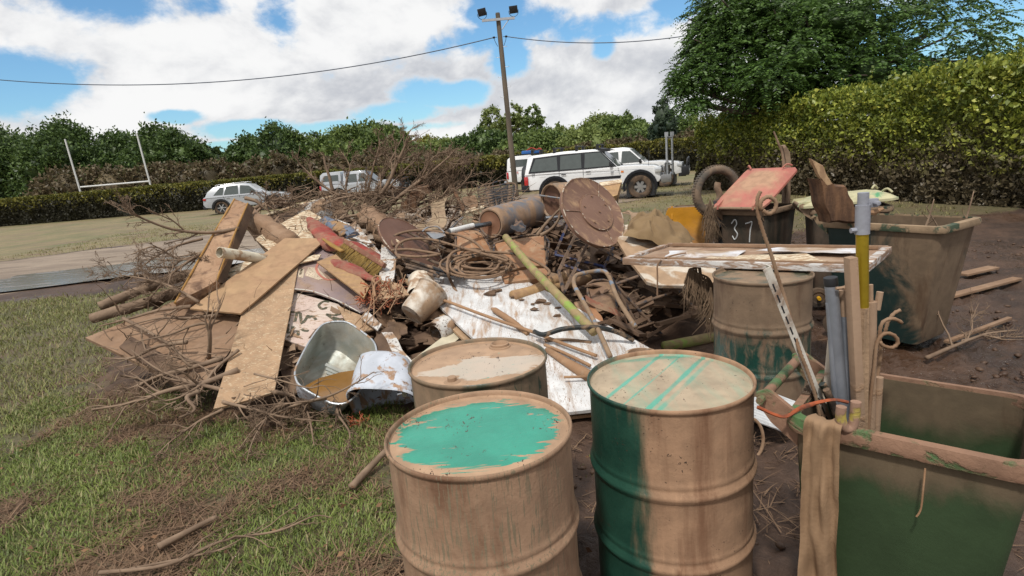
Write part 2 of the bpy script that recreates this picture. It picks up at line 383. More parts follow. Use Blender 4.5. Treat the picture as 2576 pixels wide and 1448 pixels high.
fm = ramp(t, math_(t, 'ADD', la, math_(t, 'MULTIPLY', math_(t, 'SUBTRACT', n1, .5), 1.3)), .4, .6)
ft = ramp(t, math_(t, 'ADD', ta, math_(t, 'MULTIPLY', math_(t, 'SUBTRACT', n1, .5), .9)), .4, .6)
col = mixc(t, ft, mixc(t, fm, mudc, lawnc), trc); t.links.new(col, b.inputs['Base Color'])
wet = math_(t, 'MULTIPLY', math_(t, 'SUBTRACT', 1.0, math_(t, 'MAXIMUM', fm, ft)), ramp(t, n4, .42, .58))
t.links.new(ramp(t, math_(t, 'MULTIPLY', wet, ramp(t, n2, .62, .4)), 0, 1, .7, .2), b.inputs['Roughness'])
bn = nd(t, 'ShaderNodeBump'); bn.inputs['Strength'].default_value = .9; bn.inputs['Distance'].default_value = .03
t.links.new(math_(t, 'ADD', n2, math_(t, 'MULTIPLY', n1, .6)), bn.inputs['Height']); t.links.new(bn.outputs[0], b.inputs['Normal'])
me.materials.append(m); gro = bpy.data.objects.new('ground', me); COL.objects.link(gro); props(gro, kind='structure')

def puddle(name, ctr, rx, ry, ang, seed, z=.012, tint=(.055, .042, .03), lab=None):
    mb = MB(); n = 64; vs = [Vector((ctr[0], ctr[1], z))]
    for i in range(n):
        a = 2 * PI * i / n; r = 1 + .42 * noise.fractal(Vector((math.cos(a) * 1.6 + seed, math.sin(a) * 1.6, 0)), 1, 2, 5)
        p = Vector((math.cos(a) * rx * r, math.sin(a) * ry * r, 0)); p.rotate(Matrix.Rotation(ang, 3, 'Z')); vs.append(vs[0] + p)
    mb.add(vs, [(0, 1 + i, 1 + (i + 1) % n) for i in range(n)])
    m = bpy.data.materials.get('puddle_water')
    if not m:
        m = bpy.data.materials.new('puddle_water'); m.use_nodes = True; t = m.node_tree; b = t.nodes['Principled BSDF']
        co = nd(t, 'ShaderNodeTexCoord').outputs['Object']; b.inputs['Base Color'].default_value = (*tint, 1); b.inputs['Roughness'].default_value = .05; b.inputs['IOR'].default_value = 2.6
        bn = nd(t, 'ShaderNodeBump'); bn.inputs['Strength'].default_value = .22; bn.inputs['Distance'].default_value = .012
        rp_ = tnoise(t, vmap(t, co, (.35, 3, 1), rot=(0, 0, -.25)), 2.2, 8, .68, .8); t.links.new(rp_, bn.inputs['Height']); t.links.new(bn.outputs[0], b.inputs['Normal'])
        fm_ = ramp(t, rp_, .56, .60); t.links.new(mixc(t, fm_, (.26, .235, .215), (.075, .052, .038)), b.inputs['Base Color']); t.links.new(ramp(t, fm_, 0, 1, .06, .7), b.inputs['Roughness'])  # pale water colour stands in for the bright sky reflected in it
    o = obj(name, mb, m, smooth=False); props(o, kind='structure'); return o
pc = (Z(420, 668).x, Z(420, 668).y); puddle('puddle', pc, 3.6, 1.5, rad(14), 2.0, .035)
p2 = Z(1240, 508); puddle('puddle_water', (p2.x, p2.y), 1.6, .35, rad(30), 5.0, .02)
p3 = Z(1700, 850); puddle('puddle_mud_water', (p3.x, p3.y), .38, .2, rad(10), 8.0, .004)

mb = MB()                                                 # far hill
n = 40
for i in range(n + 1):
    for j in range(9):
        a = i / n; y = 520 + j * 60; x = -330 + 560 * a
        h = 26 * math.exp(-((a - .48) / .10) ** 2) + 16 * math.exp(-((a - .2) / .2) ** 2) + 3 * noise.noise(Vector((a * 11, j, 0)))
        mb.v.append((x, y, max(0, h) * math.sin(PI * j / 8) - 3))
for i in range(n):
    for j in range(8): o = i * 9 + j; mb.f.append((o, o + 9, o + 10, o + 1))
hm = mat('hill_forest', (.07, .10, .075), .9, base2=(.13, .165, .12), bscale=.05, bump=.3)
props(obj('hill', mb, hm), kind='structure')

# ================================================================== trees and hedges
def leaf_quads(C, D, s, asp, rng, fold=.15):
    n = len(C); D = D / (np.linalg.norm(D, axis=1, keepdims=True) + 1e-9); R = rng.normal(size=(n, 3)); S = np.cross(D, R); S /= (np.linalg.norm(S, axis=1, keepdims=True) + 1e-9)
    Nn = np.cross(D, S); s = np.asarray(s).reshape(-1, 1) * np.ones((n, 1))
    V = np.stack([C - D * s * .5, C + S * s * asp * .5 + Nn * s * fold, C + D * s * .5, C - S * s * asp * .5 + Nn * s * fold], 1).reshape(-1, 3)
    return V, np.arange(4 * n).reshape(n, 4)
def join(parts):
    Vs, Fs, o = [], [], 0
    for V, f in parts: Vs.append(V); Fs.append(f + o); o += len(V)
    return np.concatenate(Vs), np.concatenate(Fs)
def core(c, r, seed, sub=3, amp=.22):
    bm = bmesh.new(); bmesh.ops.create_uvsphere(bm, u_segments=20, v_segments=12, radius=1)
    V = np.array([[*(Vector(c) + Vector((v.co.x * r[0], v.co.y * r[1], v.co.z * r[2])) * (1 + amp * noise.noise(v.co * 2.3 + Vector((seed, 0, 0)))))] for v in bm.verts])
    Fq = [[v.index for v in f.verts] for f in bm.faces]; bm.free(); Fq = [f if len(f) == 4 else f + [f[-1]] for f in Fq]
    Fq = [f for f in Fq if len(set(f)) == 4]; return V, np.array(Fq)
def crown_np(lobes, dens, leaf, rng, asp=.55, clump=.26, k=26, cored=True, up=.35):
    parts = []
    for q, (c, r) in enumerate(lobes):
        c = np.array(c); r = np.array(r); area = 4 * PI * ((r[0] * r[1] + r[0] * r[2] + r[1] * r[2]) / 3)
        m_ = max(6, int(area * dens)); d = rng.normal(size=(m_, 3)); d[:, 2] += up; d /= np.linalg.norm(d, axis=1, keepdims=True)
        cc = c + d * r * rng.uniform(.82, 1.1, (m_, 1)); cr = clump * r.min() * rng.uniform(.6, 1.3, (m_, 1))
        P_ = np.repeat(cc, k, 0) + rng.normal(size=(m_ * k, 3)) * np.repeat(cr, k, 0) * .55
        D = rng.normal(size=(m_ * k, 3)) + np.repeat(d, k, 0) * .8
        parts.append(leaf_quads(P_, D, leaf * rng.uniform(.7, 1.35, m_ * k), asp, rng))
        if cored: parts.append(core(c, r * .8, q * 3.7))
    return join(parts)
def mesh_obj_np(name, V, Fq, m, parent=None, loc=None):
    loc = Vector(loc) if loc is not None else Vector((0, 0, 0)); V = V - np.array(loc)
    me = mesh_np(name, V, Fq); me.materials.append(m); o = bpy.data.objects.new(name, me); COL.objects.link(o)
    if parent is not None: o.parent = parent; o.location = loc - Vector(parent.location)
    else: o.location = loc
    return o
BARK = mat('tree_bark', (.13, .10, .075), .9, base2=(.07, .052, .04), bscale=9, grain=(1, 1, .25), bump=.8)
FOL = {
 'dark': foliage_mat('leaf_dark', (.035, .065, .022), (.11, .17, .045), rough=.45),
 'mid': foliage_mat('leaf_mid', (.06, .10, .028), (.17, .23, .06), rough=.5),
 'light': foliage_mat('leaf_light', (.11, .15, .04), (.25, .30, .09), rough=.55),
 'yellow': foliage_mat('leaf_yellow', (.13, .13, .022), (.34, .31, .05)),
 'pine': foliage_mat('leaf_pine', (.018, .036, .022), (.05, .075, .04)),
 'brown': foliage_mat('leaf_brown', (.075, .058, .030), (.20, .15, .085), (.08, .10, .03)),
}
def tree(u, vtop, wpx, yy, kind, label, lob=5, bare=0.0, leaf=.34, seed=0, sx=1.0, trunk_h=None, name='tree', dens=2.2, group='trees beyond the far hedge', cored=True):
    rng = np.random.default_rng(1000 + seed); top = Y(u, vtop, yy); w = wpx / F * yy; H = top.z; x0, y0 = top.x, yy
    th = bare * H; hh = H - th; lobes = []
    R = w * .5
    for i in range(lob):
        a = 2 * PI * (i + rng.uniform(-.3, .3)) / lob; rr = R * rng.uniform(.38, .56); hz = th + hh * rng.uniform(.42, .66)
        lobes.append(((x0 + math.cos(a) * (R - rr) * sx, y0 + math.sin(a) * (R - rr) * .8, hz), (rr, rr, min(rr * .9, hh * .45))))
    lobes.append(((x0, y0, th + hh * .66), (R * .62, R * .62, hh * .34)))
    if not bare:
        for s_ in (-1, 1): lobes.append(((x0 + s_ * R * .5, y0 - R * .2, th + hh * .28), (R * .48, R * .5, hh * .28)))
    V, f = crown_np(lobes, dens, leaf, rng, cored=cored)
    o = thing(name, label, 'tree', (x0, y0, 0), 0, group); mb = MB()
    mb.tube([(x0, y0, 0), (x0 + .1, y0, H * .35), (x0, y0, H * .75)], [w * .035 + .1, w * .022 + .05, .05], 8, wob=.3)
    for (c, r) in lobes[:lob]: mb.tube([(x0, y0, max(th * .8, H * .18)), (x0 + (c[0] - x0) * .5, y0 + (c[1] - y0) * .5, max(th, H * .3)), c], [w * .016 + .04, .06, .03], 6)
    obj('trunk', mb, BARK, o); mesh_obj_np('crown', V, f, FOL[kind] if isinstance(kind, str) else kind, o, (x0, y0, 0)); return o
G2 = 'trees beyond the far hedge'
tree(150, 318, 230, 60, 'dark', 'dark round tree at the far left, beyond the goal post', 6, seed=1)
tree(392, 322, 190, 62, 'dark', 'tall dark domed tree directly behind the white goal post', 6, seed=2)
tree(500, 364, 110, 66, 'dark', 'lower dark tree to the right of the one behind the goal post', 5, seed=3)
tree(560, 382, 80, 70, 'dark', 'lowest dark tree at the dip in the tree line, above the silver station wagon', 4, seed=4)
tree(690, 322, 165, 60, 'dark', 'dense dark domed tree above the front of the silver station wagon', 6, seed=5)
tree(790, 336, 90, 64, 'dark', 'thin topped dark tree between two domed trees, left of the silver ute', 4, leaf=.3, seed=6, dens=1.1, cored=False)
tree(925, 314, 200, 58, 'mid', 'broad green tree directly behind the silver ute', 7, seed=7)
tree(1005, 350, 110, 62, 'mid', 'green tree behind the tallest dead twigs', 5, seed=8)
tree(1072, 346, 100, 95, 'yellow', 'bright yellow green tree in the middle of the tree line', 4, seed=9)
tree(1130, 352, 120, 85, 'light', 'pale green low tree to the right of the yellow green tree', 5, seed=10)
tree(1212, 326, 110, 62, 'dark', 'dark bushy tree just left of the light pole', 6, seed=11)
tree(1300, 345, 120, 60, 'mid', 'dark olive bushy tree standing directly behind the light pole', 6, seed=12)
tree(1238, 274, 82, 92, 'light', 'tall pale gum tree with open crown, left of the light pole', 5, bare=.3, seed=13, dens=1.0, cored=False, leaf=.42)
tree(1293, 262, 70, 94, 'light', 'tallest pale gum tree, just behind the light pole', 5, bare=.3, seed=14, dens=1.0, cored=False, leaf=.42)
tree(1337, 265, 62, 90, 'mid', 'tall narrow gum tree right of the light pole', 5, bare=.3, seed=15, dens=1.2, cored=False, leaf=.42)
tree(1400, 312, 80, 80, 'light', 'small bright green tree above the rear roof of the white four wheel drive', 5, seed=16)
tree(1440, 326, 110, 66, 'light', 'pale bushy tree above the roof racks of the white four wheel drive', 6, seed=17)
tree(1505, 292, 120, 84, 'light', 'pale rounded tree behind the broad dark dome', 6, seed=18)
tree(1545, 300, 150, 64, 'mid', 'broad dark green dome above the windscreen of the white four wheel drive', 7, seed=19)
tree(1578, 279, 40, 88, 'mid', 'small round tree top poking above the broad dark dome', 3, seed=20)
tree(1668, 250, 84, 52, 'pine', 'dark bluish pine left of the big feathery tree', 6, leaf=.26, seed=21, name='pine_tree')
tree(1730, 292, 90, 60, 'mid', 'green tree between the dark pine and the big hedge', 5, seed=22)
tree(1830, 300, 160, 55, 'dark', 'dark tree behind the trunk side of the big feathery tree', 5, seed=23)
for i, (u, v, w, yy, kd, lab) in enumerate([(450, 345, 150, 64, 'dark', 'dark tree filling in right of the dome behind the goal post'), (620, 350, 120, 62, 'dark', 'dark green tree above the tail of the silver station wagon'), (745, 340, 120, 61, 'mid', 'green tree above the bonnet of the silver station wagon'), (845, 330, 130, 60, 'mid', 'green tree above the tail of the silver ute'),
    (1040, 362, 120, 64, 'mid', 'low green tree right of the tallest dead twigs'), (1110, 358, 150, 70, 'light', 'low pale tree below the far hill'), (1170, 345, 110, 64, 'dark', 'dark tree between the pale trees and the light pole'), (1260, 335, 120, 63, 'dark', 'dark low tree under the pale gum trees'), (1360, 330, 130, 64, 'mid', 'green tree right of the tall gum trees'), (1470, 335, 130, 62, 'light', 'pale green tree above the front roof rack of the four wheel drive'),
    (1620, 318, 130, 60, 'mid', 'green tree just left of the dark pine'), (-40, 330, 250, 62, 'dark', 'dark tree at the far left edge'), (-330, 340, 330, 62, 'mid', 'broad tree beyond the left edge of the playing field'), (-700, 370, 380, 62, 'dark', 'farthest left tree of the tree line'), (290, 340, 150, 66, 'dark', 'dark tree left of the goal post')]): tree(u, v, w * 1.15, yy, kd, lab, 6, seed=60 + i)
for i, (u, v, w, yy, lab) in enumerate([
    (200, 430, 240, 50, 'mud stained shrub at the far left beyond the low hedge'), (420, 420, 200, 52, 'mud stained shrub at the foot of the tree behind the goal post'),
    (570, 405, 130, 50, 'olive and brown shrub behind the back of the silver station wagon'), (665, 395, 120, 50, 'tall brownish shrub behind the middle of the silver station wagon'),
    (735, 385, 130, 49, 'greenish brown shrub between the silver station wagon and the ute'), (830, 400, 130, 48, 'brown shrub behind the tail of the silver ute'), (930, 385, 150, 49, 'brown shrub behind the bonnet of the silver ute'),
    (1060, 385, 150, 50, 'brown shrub behind the tangle of tall dead twigs'), (1180, 388, 150, 51, 'dull olive shrub left of the foot of the light pole'), (1300, 375, 140, 52, 'dull olive shrub right of the foot of the light pole'),
    (1420, 372, 160, 52, 'low olive shrub above the rear door of the white four wheel drive'), (1600, 352, 200, 47, 'reddish brown dead shrub behind the second white ute'), (1720, 336, 150, 45, 'reddish brown dead shrub beside the corner of the big hedge'), (1850, 320, 200, 48, 'brown shrub hidden behind the big hedge')]):
    rng = np.random.default_rng(50 + i); top = Y(u, v, yy); w = w / F * yy; lobes = [((top.x + rng.uniform(-.4, .4) * w, yy + rng.uniform(-1, 1), top.z * rng.uniform(.35, .6)), (w * .3, w * .25, top.z * rng.uniform(.38, .5))) for _ in range(5)]
    V_, f_ = crown_np(lobes, 1.9, .30, rng); o = thing('shrub', lab, 'shrub', (top.x, yy, 0), 0, 'flood stained shrubs behind the hedge'); mesh_obj_np('foliage', V_, f_, FOL['brown'], o, (top.x, yy, 0))
    mb = MB()
    for k in range(5): a = rng.uniform(0, 6.3); mb.tube([(top.x, yy, 0), (top.x + math.cos(a) * w * .2, yy + math.sin(a) * .5, top.z * .6)], [.09, .03], 6)
    obj('stem', mb, BARK, o)

def hedge(name, A, B, depth, H, n, leaf, m, label, seed, hvar=.12, thick=.16, asp=.55, spikes=0):
    """clipped hedge along the line A-B; its near face lies on that line"""
    rng = np.random.default_rng(seed); A = np.array(A, float); B = np.array(B, float); Lh = np.linalg.norm(B - A); d = (B - A) / Lh; nn = np.array([-d[1], d[0]])
    if nn[1] < 0: nn = -nn
    hA, hB = H if isinstance(H, tuple) else (H, H)
    aF, aT, aE = Lh * (hA + hB) / 2, Lh * depth, depth * max(hA, hB); tot = aF + aT * .7 + 2 * aE
    r = rng.random(n) * tot; s = rng.random(n); t_ = rng.random(n); o1 = rng.random(n)
    top = (r > aF) & (r < aF + aT * .7); e1 = (r >= aF + aT * .7) & (r < aF + aT * .7 + aE); e2 = r >= aF + aT * .7 + aE
    s[e1] = rng.uniform(-.0, .005, e1.sum()); s[e2] = 1
    hh = hA + (hB - hA) * s; z = hh * t_; off = np.abs(rng.normal(size=n)) * thick * .8
    off[top] = depth * t_[top]; z[top] = (hh - np.abs(rng.normal(size=n)) * thick * .5)[top]
    ee = e1 | e2; off[ee] = depth * o1[ee]
    P_ = A + np.outer(s * Lh, d); P_ = P_ + np.outer(off, nn)
    bump = np.array([noise.noise(Vector((s[i] * Lh * .8, z[i] * 1.1, seed))) + .6 * noise.noise(Vector((s[i] * Lh * 2.6, z[i] * 2.6, seed + 4))) for i in range(n)])
    P_ = P_ - np.outer(bump * .24 * np.where(top, 0, 1), nn); z = z + bump * hvar * np.where(top, 1.4, .3)
    C = np.column_stack([P_, np.maximum(z, .03)]); D = rng.normal(size=(n, 3)); D[:, :2] -= nn * .5; D[:, 2] += .35
    parts = [leaf_quads(C, D, leaf * rng.uniform(.45, 1.5, n) * (1 + .35 * bump), asp, rng)]
    if spikes:                                           # young shoots standing up from the top
        m_ = spikes; s = rng.random(m_); b0 = A + np.outer(s * Lh, d) + np.outer(rng.random(m_) * depth, nn); h0 = hA + (hB - hA) * s; k = 14
        hgt = rng.uniform(.08, .34, m_) * (1 + (rng.random(m_) < .12) * .9); q = rng.random((m_, k)); lean = rng.normal(size=(m_, 1, 2)) * .12
        pz = (h0[:, None] + (q * hgt[:, None])) ; pp = b0[:, None, :] + lean * q[:, :, None] + rng.normal(size=(m_, k, 2)) * .035
        C = np.concatenate([pp, pz[:, :, None]], 2).reshape(-1, 3); D = rng.normal(size=(m_ * k, 3)) * .7; D[:, 2] += .9
        parts.append(leaf_quads(C, D, leaf * 1.05 * rng.uniform(.6, 1.2, m_ * k), asp, rng))
    mb = MB(); q = thick * 1.1 + hvar * .9; c0 = A + nn * q + d * q; c1 = B + nn * q - d * q; c2 = B + nn * (depth - q) - d * q; c3 = A + nn * (depth - q) + d * q
    bs = [(*c0, 0), (*c1, 0), (*c2, 0), (*c3, 0)]; tp = [(*c0, hA - q), (*c1, hB - q), (*c2, hB - q), (*c3, hA - q)]
    parts.append((np.array(bs + tp), np.array([(0, 1, 5, 4), (1, 2, 6, 5), (2, 3, 7, 6), (3, 0, 4, 7), (4, 5, 6, 7)])))
    V_, f_ = join(parts); o = mesh_obj_np(name, V_, f_, m, None, (A[0], A[1], 0)); return props(o, label, 'hedge')
HM = foliage_mat('hedge_far_leaf', (.022, .032, .012), (.07, .08, .025), (.12, .11, .035), mudz=(.7, .55, (.035, .028, .016)), scale=.8)
HM1 = foliage_mat('hedge_far_top_leaf', (.06, .07, .014), (.20, .19, .035), (.30, .26, .06), mudz=(1.42, .2, (.03, .028, .014)), scale=.8)
hedge('hedge', (-70, 44.5), (-2.0, 39.5), 2.2, (1.85, 1.95), 64000, .17, HM1, 'long low clipped hedge behind the silver cars, up to the light pole', 11, .1)
hedge('hedge', (-1.6, 39.5), (17.5, 36.0), 2.2, (2.0, 2.1), 19000, .17, HM1, 'low clipped hedge behind the white four wheel drive, right of the light pole', 12, .1)
HN = foliage_mat('hedge_near_leaf', (.085, .125, .02), (.30, .34, .055), (.52, .52, .10), mudz=(1.25, .5, (.125, .10, .06)), rough=.42, scale=1.7)  # broad colour noise paints shaded gaps among the leaves
hA = Z(1752, 476); hedge('hedge', (hA.x, hA.y), (10.6, 5.6), 2.4, (2.35, 2.75), 92000, .10, HN, 'big bushy hedge behind the wheelie bins with yellow green shoots and muddied lower leaves', 13, .34, .19, .6, 1500)

# big feathery tree on the right
def feathery_tree():
    rng = np.random.default_rng(77); yy = 19.0; bx = Y(2010, 300, yy).x; base = (bx, yy, 0)
    o = thing('jacaranda_tree', 'big dark feathery leaved tree rising behind the big hedge', 'tree', base); mb = MB()
    lob = [(2000, 30, 19, 230, 80), (2120, 60, 18.2, 190, 100), (1870, 60, 19.5, 130, 70), (1765, 190, 18.6, 70, 50), (1775, 125, 18.9, 50, 34), (1850, 140, 18.8, 110, 60), (2010, 150, 17.8, 130, 80), (2180, 180, 17.5, 130, 90), (1745, 262, 18.4, 34, 14),
           (1880, 235, 19.2, 80, 45), (2060, 250, 18.2, 130, 70), (2330, 90, 18.5, 180, 120), (2300, 230, 18.5, 150, 80), (1960, 60, 18.4, 90, 50), (1715, 215, 18.6, 24, 28), (1830, 20, 19, 90, 50), (2480, 200, 19, 130, 110), (1785, 85, 19, 50, 34), (1935, 200, 17.6, 90, 50)]
    trunk_top = Vector((bx + .2, yy, 2.6)); mb.tube([(bx, yy, 0), (bx - .1, yy, 1.4), trunk_top], [.34, .26, .22], 10, wob=.3); parts = []
    for (u, v, y, ru, rv) in lob:
        c = Y(u, v, y); r = np.array([ru / F * y, ru / F * y * .75, rv / F * y]); mid = trunk_top.lerp(c, .5) + Vector((0, 0, -.25))
        mb.tube(curve([trunk_top, mid, c], 4), [.15, .035], 7, wob=.2)
        for k in range(5):
            e = c + Vector(rng.normal(size=3) * r * .5); mb.tube(curve([mid.lerp(c, .4), mid.lerp(e, .75) + Vector((0, 0, .1)), e], 3), [.05, .015], 5)
        m_ = int(320 * (ru * rv) ** .5 / 90); d = rng.normal(size=(m_, 3)); d[:, 2] += .25; d /= np.linalg.norm(d, axis=1, keepdims=True)
        cc = np.array(c) + d * r * rng.uniform(.45, 1.05, (m_, 1))
        out = d * np.array([1, 1, .2]) + rng.normal(size=(m_, 3)) * .35; out[:, 2] -= .1; out /= np.linalg.norm(out, axis=1, keepdims=True)
        k = 9; tt = np.linspace(0, 1, k); Lf = rng.uniform(.35, .6, m_)
        for q in range(k):
            pos = cc + out * (Lf * tt[q])[:, None]; pos[:, 2] -= Lf * .45 * tt[q] ** 2
            side = np.cross(out, [0, 0, 1]); side /= np.linalg.norm(side, axis=1, keepdims=True) + 1e-9
            for s in (-1, 1):
                ll = .17 * (1 - .55 * tt[q]); dr = side * s + out * .45 + np.array([0, 0, -.35]); dr /= np.linalg.norm(dr, axis=1, keepdims=True)
                parts.append(leaf_quads(pos + dr * ll * .5, dr, ll, .40, rng, .05))
        if ru >= 130 and u < 2300: parts.append(core(tuple(c), r * .4, u * .37))
    V_, f_ = join(parts); obj('trunk', mb, mat('jacaranda_bark', (.10, .075, .055), .9, base2=(.045, .035, .03), bscale=6), o)
    mm = foliage_mat('jacaranda_leaf', (.022, .05, .013), (.11, .20, .04), rough=.45, scale=1.1); mesh_obj_np('crown', V_, f_, mm, o, base)
feathery_tree()

# ================================================================== light pole, cables, goal post
def light_pole():
    a = Z(1292, 452, 0); yy = 27.0; a = Y(1291, 400, yy); a.z = 0; tp = Y(1252, 35, yy); base = Vector((a.x, yy, 0)); wood = mat('pole_wood', (.15, .12, .09), .9, base2=(.085, .07, .052), bscale=5, grain=(1, 1, .15), bump=.7)
    o = thing('light_pole', 'tall wooden pole with two floodlights on a crossarm and climbing pegs', 'light pole', base)
    mb = MB(); mb.tube([base, base.lerp(tp, .5), tp], [.135, .115, .10], 14); mb.tube([tp, tp + Vector((0, 0, .05))], [.10, .09], 14); pole = obj('pole', mb, wood, o)
    al = lambda t: base.lerp(tp, t); H = tp.z; dx = (tp.x - base.x) / H
    galv = plain('galvanised', (.42, .43, .45), .45, .6); blk = plain('black_metal', (.012, .012, .014), .4); zc = H - .25; cx = base.x + dx * zc
    mb = MB(); mb.box((cx, yy - .17, zc), (1.42, .06, .10), Matrix.Rotation(-.0, 3, 'Y')); mb.tube([(cx + .12, yy - .16, zc - .42), (cx + .45, yy - .16, zc - .04)], .02, 6); obj('crossarm', mb, galv, o)
    for s, tilt in ((-1, -.25), (1, .1)):
        c = Vector((cx + s * .68, yy - .17, zc + .34)); R = Matrix.Rotation(tilt * s * -.6, 3, 'Y') @ Matrix.Rotation(.25, 3, 'X'); mb = MB(); mb.box(c, (.36, .12, .30), R)
        for k in range(6): mb.box(c + R @ Vector((-.15 + k * .06, .075, 0)), (.012, .05, .26), R)
        fl = obj('floodlight', mb, blk, o, bevel=.008)
        mb = MB(); mb.tube(curve([c + R @ Vector((-.2, 0, -.02)), c + Vector((-.19, 0, -.16)), c + Vector((-.08, 0, -.27)), c + Vector((.08, 0, -.27)), c + Vector((.19, 0, -.16)), c + R @ Vector((.2, 0, -.02))], 3), .012, 6); obj('bracket', mb, blk, o)
    zz = H - 1.35; i = 0
    while zz > 3.0:
        s = -1 if i % 2 else 1; c = Vector((base.x + dx * zz, yy - .05, zz)); mb = MB(); mb.tube([c + Vector((s * .09, 0, 0)), c + Vector((s * .25, 0, 0)), c + Vector((s * .26, 0, .04))], .011, 6); obj('climbing_peg', mb, galv, o); zz -= .42; i += 1
    zi = H - .95; ci = Vector((base.x + dx * zi, yy, zi)); out = []
    for s in (-1, 1):
        mb = MB(); e = ci + Vector((s * .27, 0, .02)); mb.lathe([(.0, -.05), (.035, -.05), (.05, -.02), (.03, 0), (.05, .02), (.035, .05), (0, .05)], Matrix.Translation(e) @ Matrix.Rotation(PI / 2, 4, 'Y'), 12)
        mb.tube([ci + Vector((s * .13, 0, .02)), e], .012, 6); mb.tube(curve([e, e + Vector((-s * .03, 0, -.14)), e + Vector((-s * .1, 0, -.3)), e + Vector((-s * .14, 0, -.38))], 3), .012, 6); obj('insulator', mb, blk, o); out.append(e)
    return out
eL, eR = light_pole()
cab = plain('cable_black', (.03, .05, .09), .5)
def sagc(a, b, sag, n=40): return [Vector(a).lerp(Vector(b), i / n) - Vector((0, 0, 4 * sag * (i / n) * (1 - i / n))) for i in range(n + 1)]
far = Y(-420, 142, 30); mb = MB(); mb.tube(sagc(eL, far, 1.62), .022, 6); T('power_cable', mb, cab, 'black overhead cable sagging to the left from the light pole', 'cable', smooth=True)
far = Y(1990, 30, 24); mb = MB(); mb.tube(sagc(eR, far, .62), .02, 6); T('power_cable', mb, cab, 'black overhead cable running right from the light pole into the feathery tree', 'cable')
wm = plain('white_post_paint', (.62, .62, .6), .5); gb = Y(385, 480, 47); gt = Y(356, 333, 47); o = thing('goal_post', 'thin white rugby goal post with crossbar beyond the low hedge at left', 'goal post', (gb.x, gb.y, 0))
mb = MB(); mb.tube([(gb.x, gb.y, 0), (gb.x - .3, gb.y, gt.z)], [.075, .06], 8); obj('upright', mb, wm, o); mb = MB(); mb.tube([(gb.x - .06, gb.y, Y(381, 455, 47).z), (gb.x - 5.6, gb.y, Y(381, 455, 47).z)], .065, 8); obj('crossbar', mb, wm, o)
mb = MB(); mb.tube([(gb.x - 5.6, gb.y, 0), (gb.x - 5.9, gb.y, gt.z)], [.075, .06], 8); obj('upright', mb, wm, o)

# ================================================================== grass and thatch
def blades(name, label, pts, hmin, hmax, w, m, seed, flat=.0, bend=.5):
    rng = np.random.default_rng(seed); n = len(pts); h = rng.uniform(hmin, hmax, n) * (1 + .8 * (rng.random(n) < .06)); a = rng.uniform(0, 2 * PI, n); l = np.stack([np.cos(a), np.sin(a)], 1)
    ww = w * rng.uniform(.6, 1.4, n); sd_ = np.stack([-l[:, 1], l[:, 0]], 1); b = bend * rng.uniform(.3, 1.6, n); up = 1 - flat * rng.uniform(.5, 1, n)
    base = np.array(pts); V = np.zeros((n, 6, 3))
    for k, (tt, wk) in enumerate(((0, 1), (.55, .8), (1, .15))):
        c = np.zeros((n, 3)); c[:, :2] = base[:, :2] + l * (h * b * tt ** 1.6 + (1 - up) * h * tt)[:, None]; c[:, 2] = base[:, 2] + h * tt * up
        V[:, 2 * k, :] = c; V[:, 2 * k + 1, :] = c; V[:, 2 * k, :2] -= sd_ * (ww * wk / 2)[:, None]; V[:, 2 * k + 1, :2] += sd_ * (ww * wk / 2)[:, None]
    I = np.arange(n)[:, None] * 6; f = np.concatenate([I + np.array([0, 1, 3, 2]), I + np.array([2, 3, 5, 4])]); o = mesh_obj_np(name, V.reshape(-1, 3), f, m); return props(o, label, 'grass', kind='stuff')
def scatter(n, x0, x1, y0, y1, fn, seed):
    rng = np.random.default_rng(seed); x = rng.uniform(x0, x1, n); y = rng.uniform(y0, y1, n); l, t_, m_ = zones(x, y)
    k = np.array([noise.fractal(Vector((x[i] * 1.3, y[i] * 1.3, 0)), 1, 2, 4) for i in range(n)]); p = fn(x, y, l, t_, m_, k); ok = rng.random(n) < p
    return np.stack([x[ok], y[ok], np.zeros(ok.sum()) - .012], 1)
gm = foliage_mat('grass_blade', (.095, .135, .028), (.25, .31, .075), (.33, .28, .14), rough=.5, scale=2.5); gd = foliage_mat('dead_blade', (.12, .072, .045), (.28, .18, .11), rough=.7, scale=3)
A_ = scatter(125000, -4.2, .1, 1.7, 4.9, lambda x, y, l, t_, m_, k: np.clip(l * 1.15 - .18 + k * 3.0, 0, 1) * (y < 4.9), 1)
A2 = scatter(60000, -9, -2.6, 4.0, 10, lambda x, y, l, t_, m_, k: np.clip(l * 1.1 + k, 0, 1), 2)
blades('grass', 'short lawn grass at the far left beside the puddle', A2, .025, .07, .009, foliage_mat('grass_left', (.11, .115, .035), (.25, .26, .085), (.30, .23, .12), rough=.5, scale=1.5), 12, .35)
A3 = scatter(2500, .3, 2.2, 2.4, 4.5, lambda x, y, l, t_, m_, k: (k > .25) * .6, 5)
blades('grass', 'short green lawn grass in front of the debris heap at left', np.concatenate([A_, A3]), .016, .046, .0052, gm, 3, .35)
C_ = scatter(60000, -16, 9, 9.5, 26, lambda x, y, l, t_, m_, k: l * np.clip(.55 + k, 0, 1), 8)
blades('grass', 'sparse tufted grass on the flat ground between the heap and the cars', C_, .03, .10, .016, foliage_mat('grass_far', (.13, .115, .045), (.27, .235, .10), (.19, .22, .06), rough=.7, scale=.5), 9, .35)
B_ = scatter(110000, -3.6, 2.4, 1.6, 5.2, lambda x, y, l, t_, m_, k: np.clip(.5 - k * 2.2, 0, 1) * np.where(x < .1, 1, .12), 4)
blades('dead_grass', 'flattened muddy brown grass and straw trodden into the ground', B_, .03, .085, .0055, gd, 6, .8, 1.0)

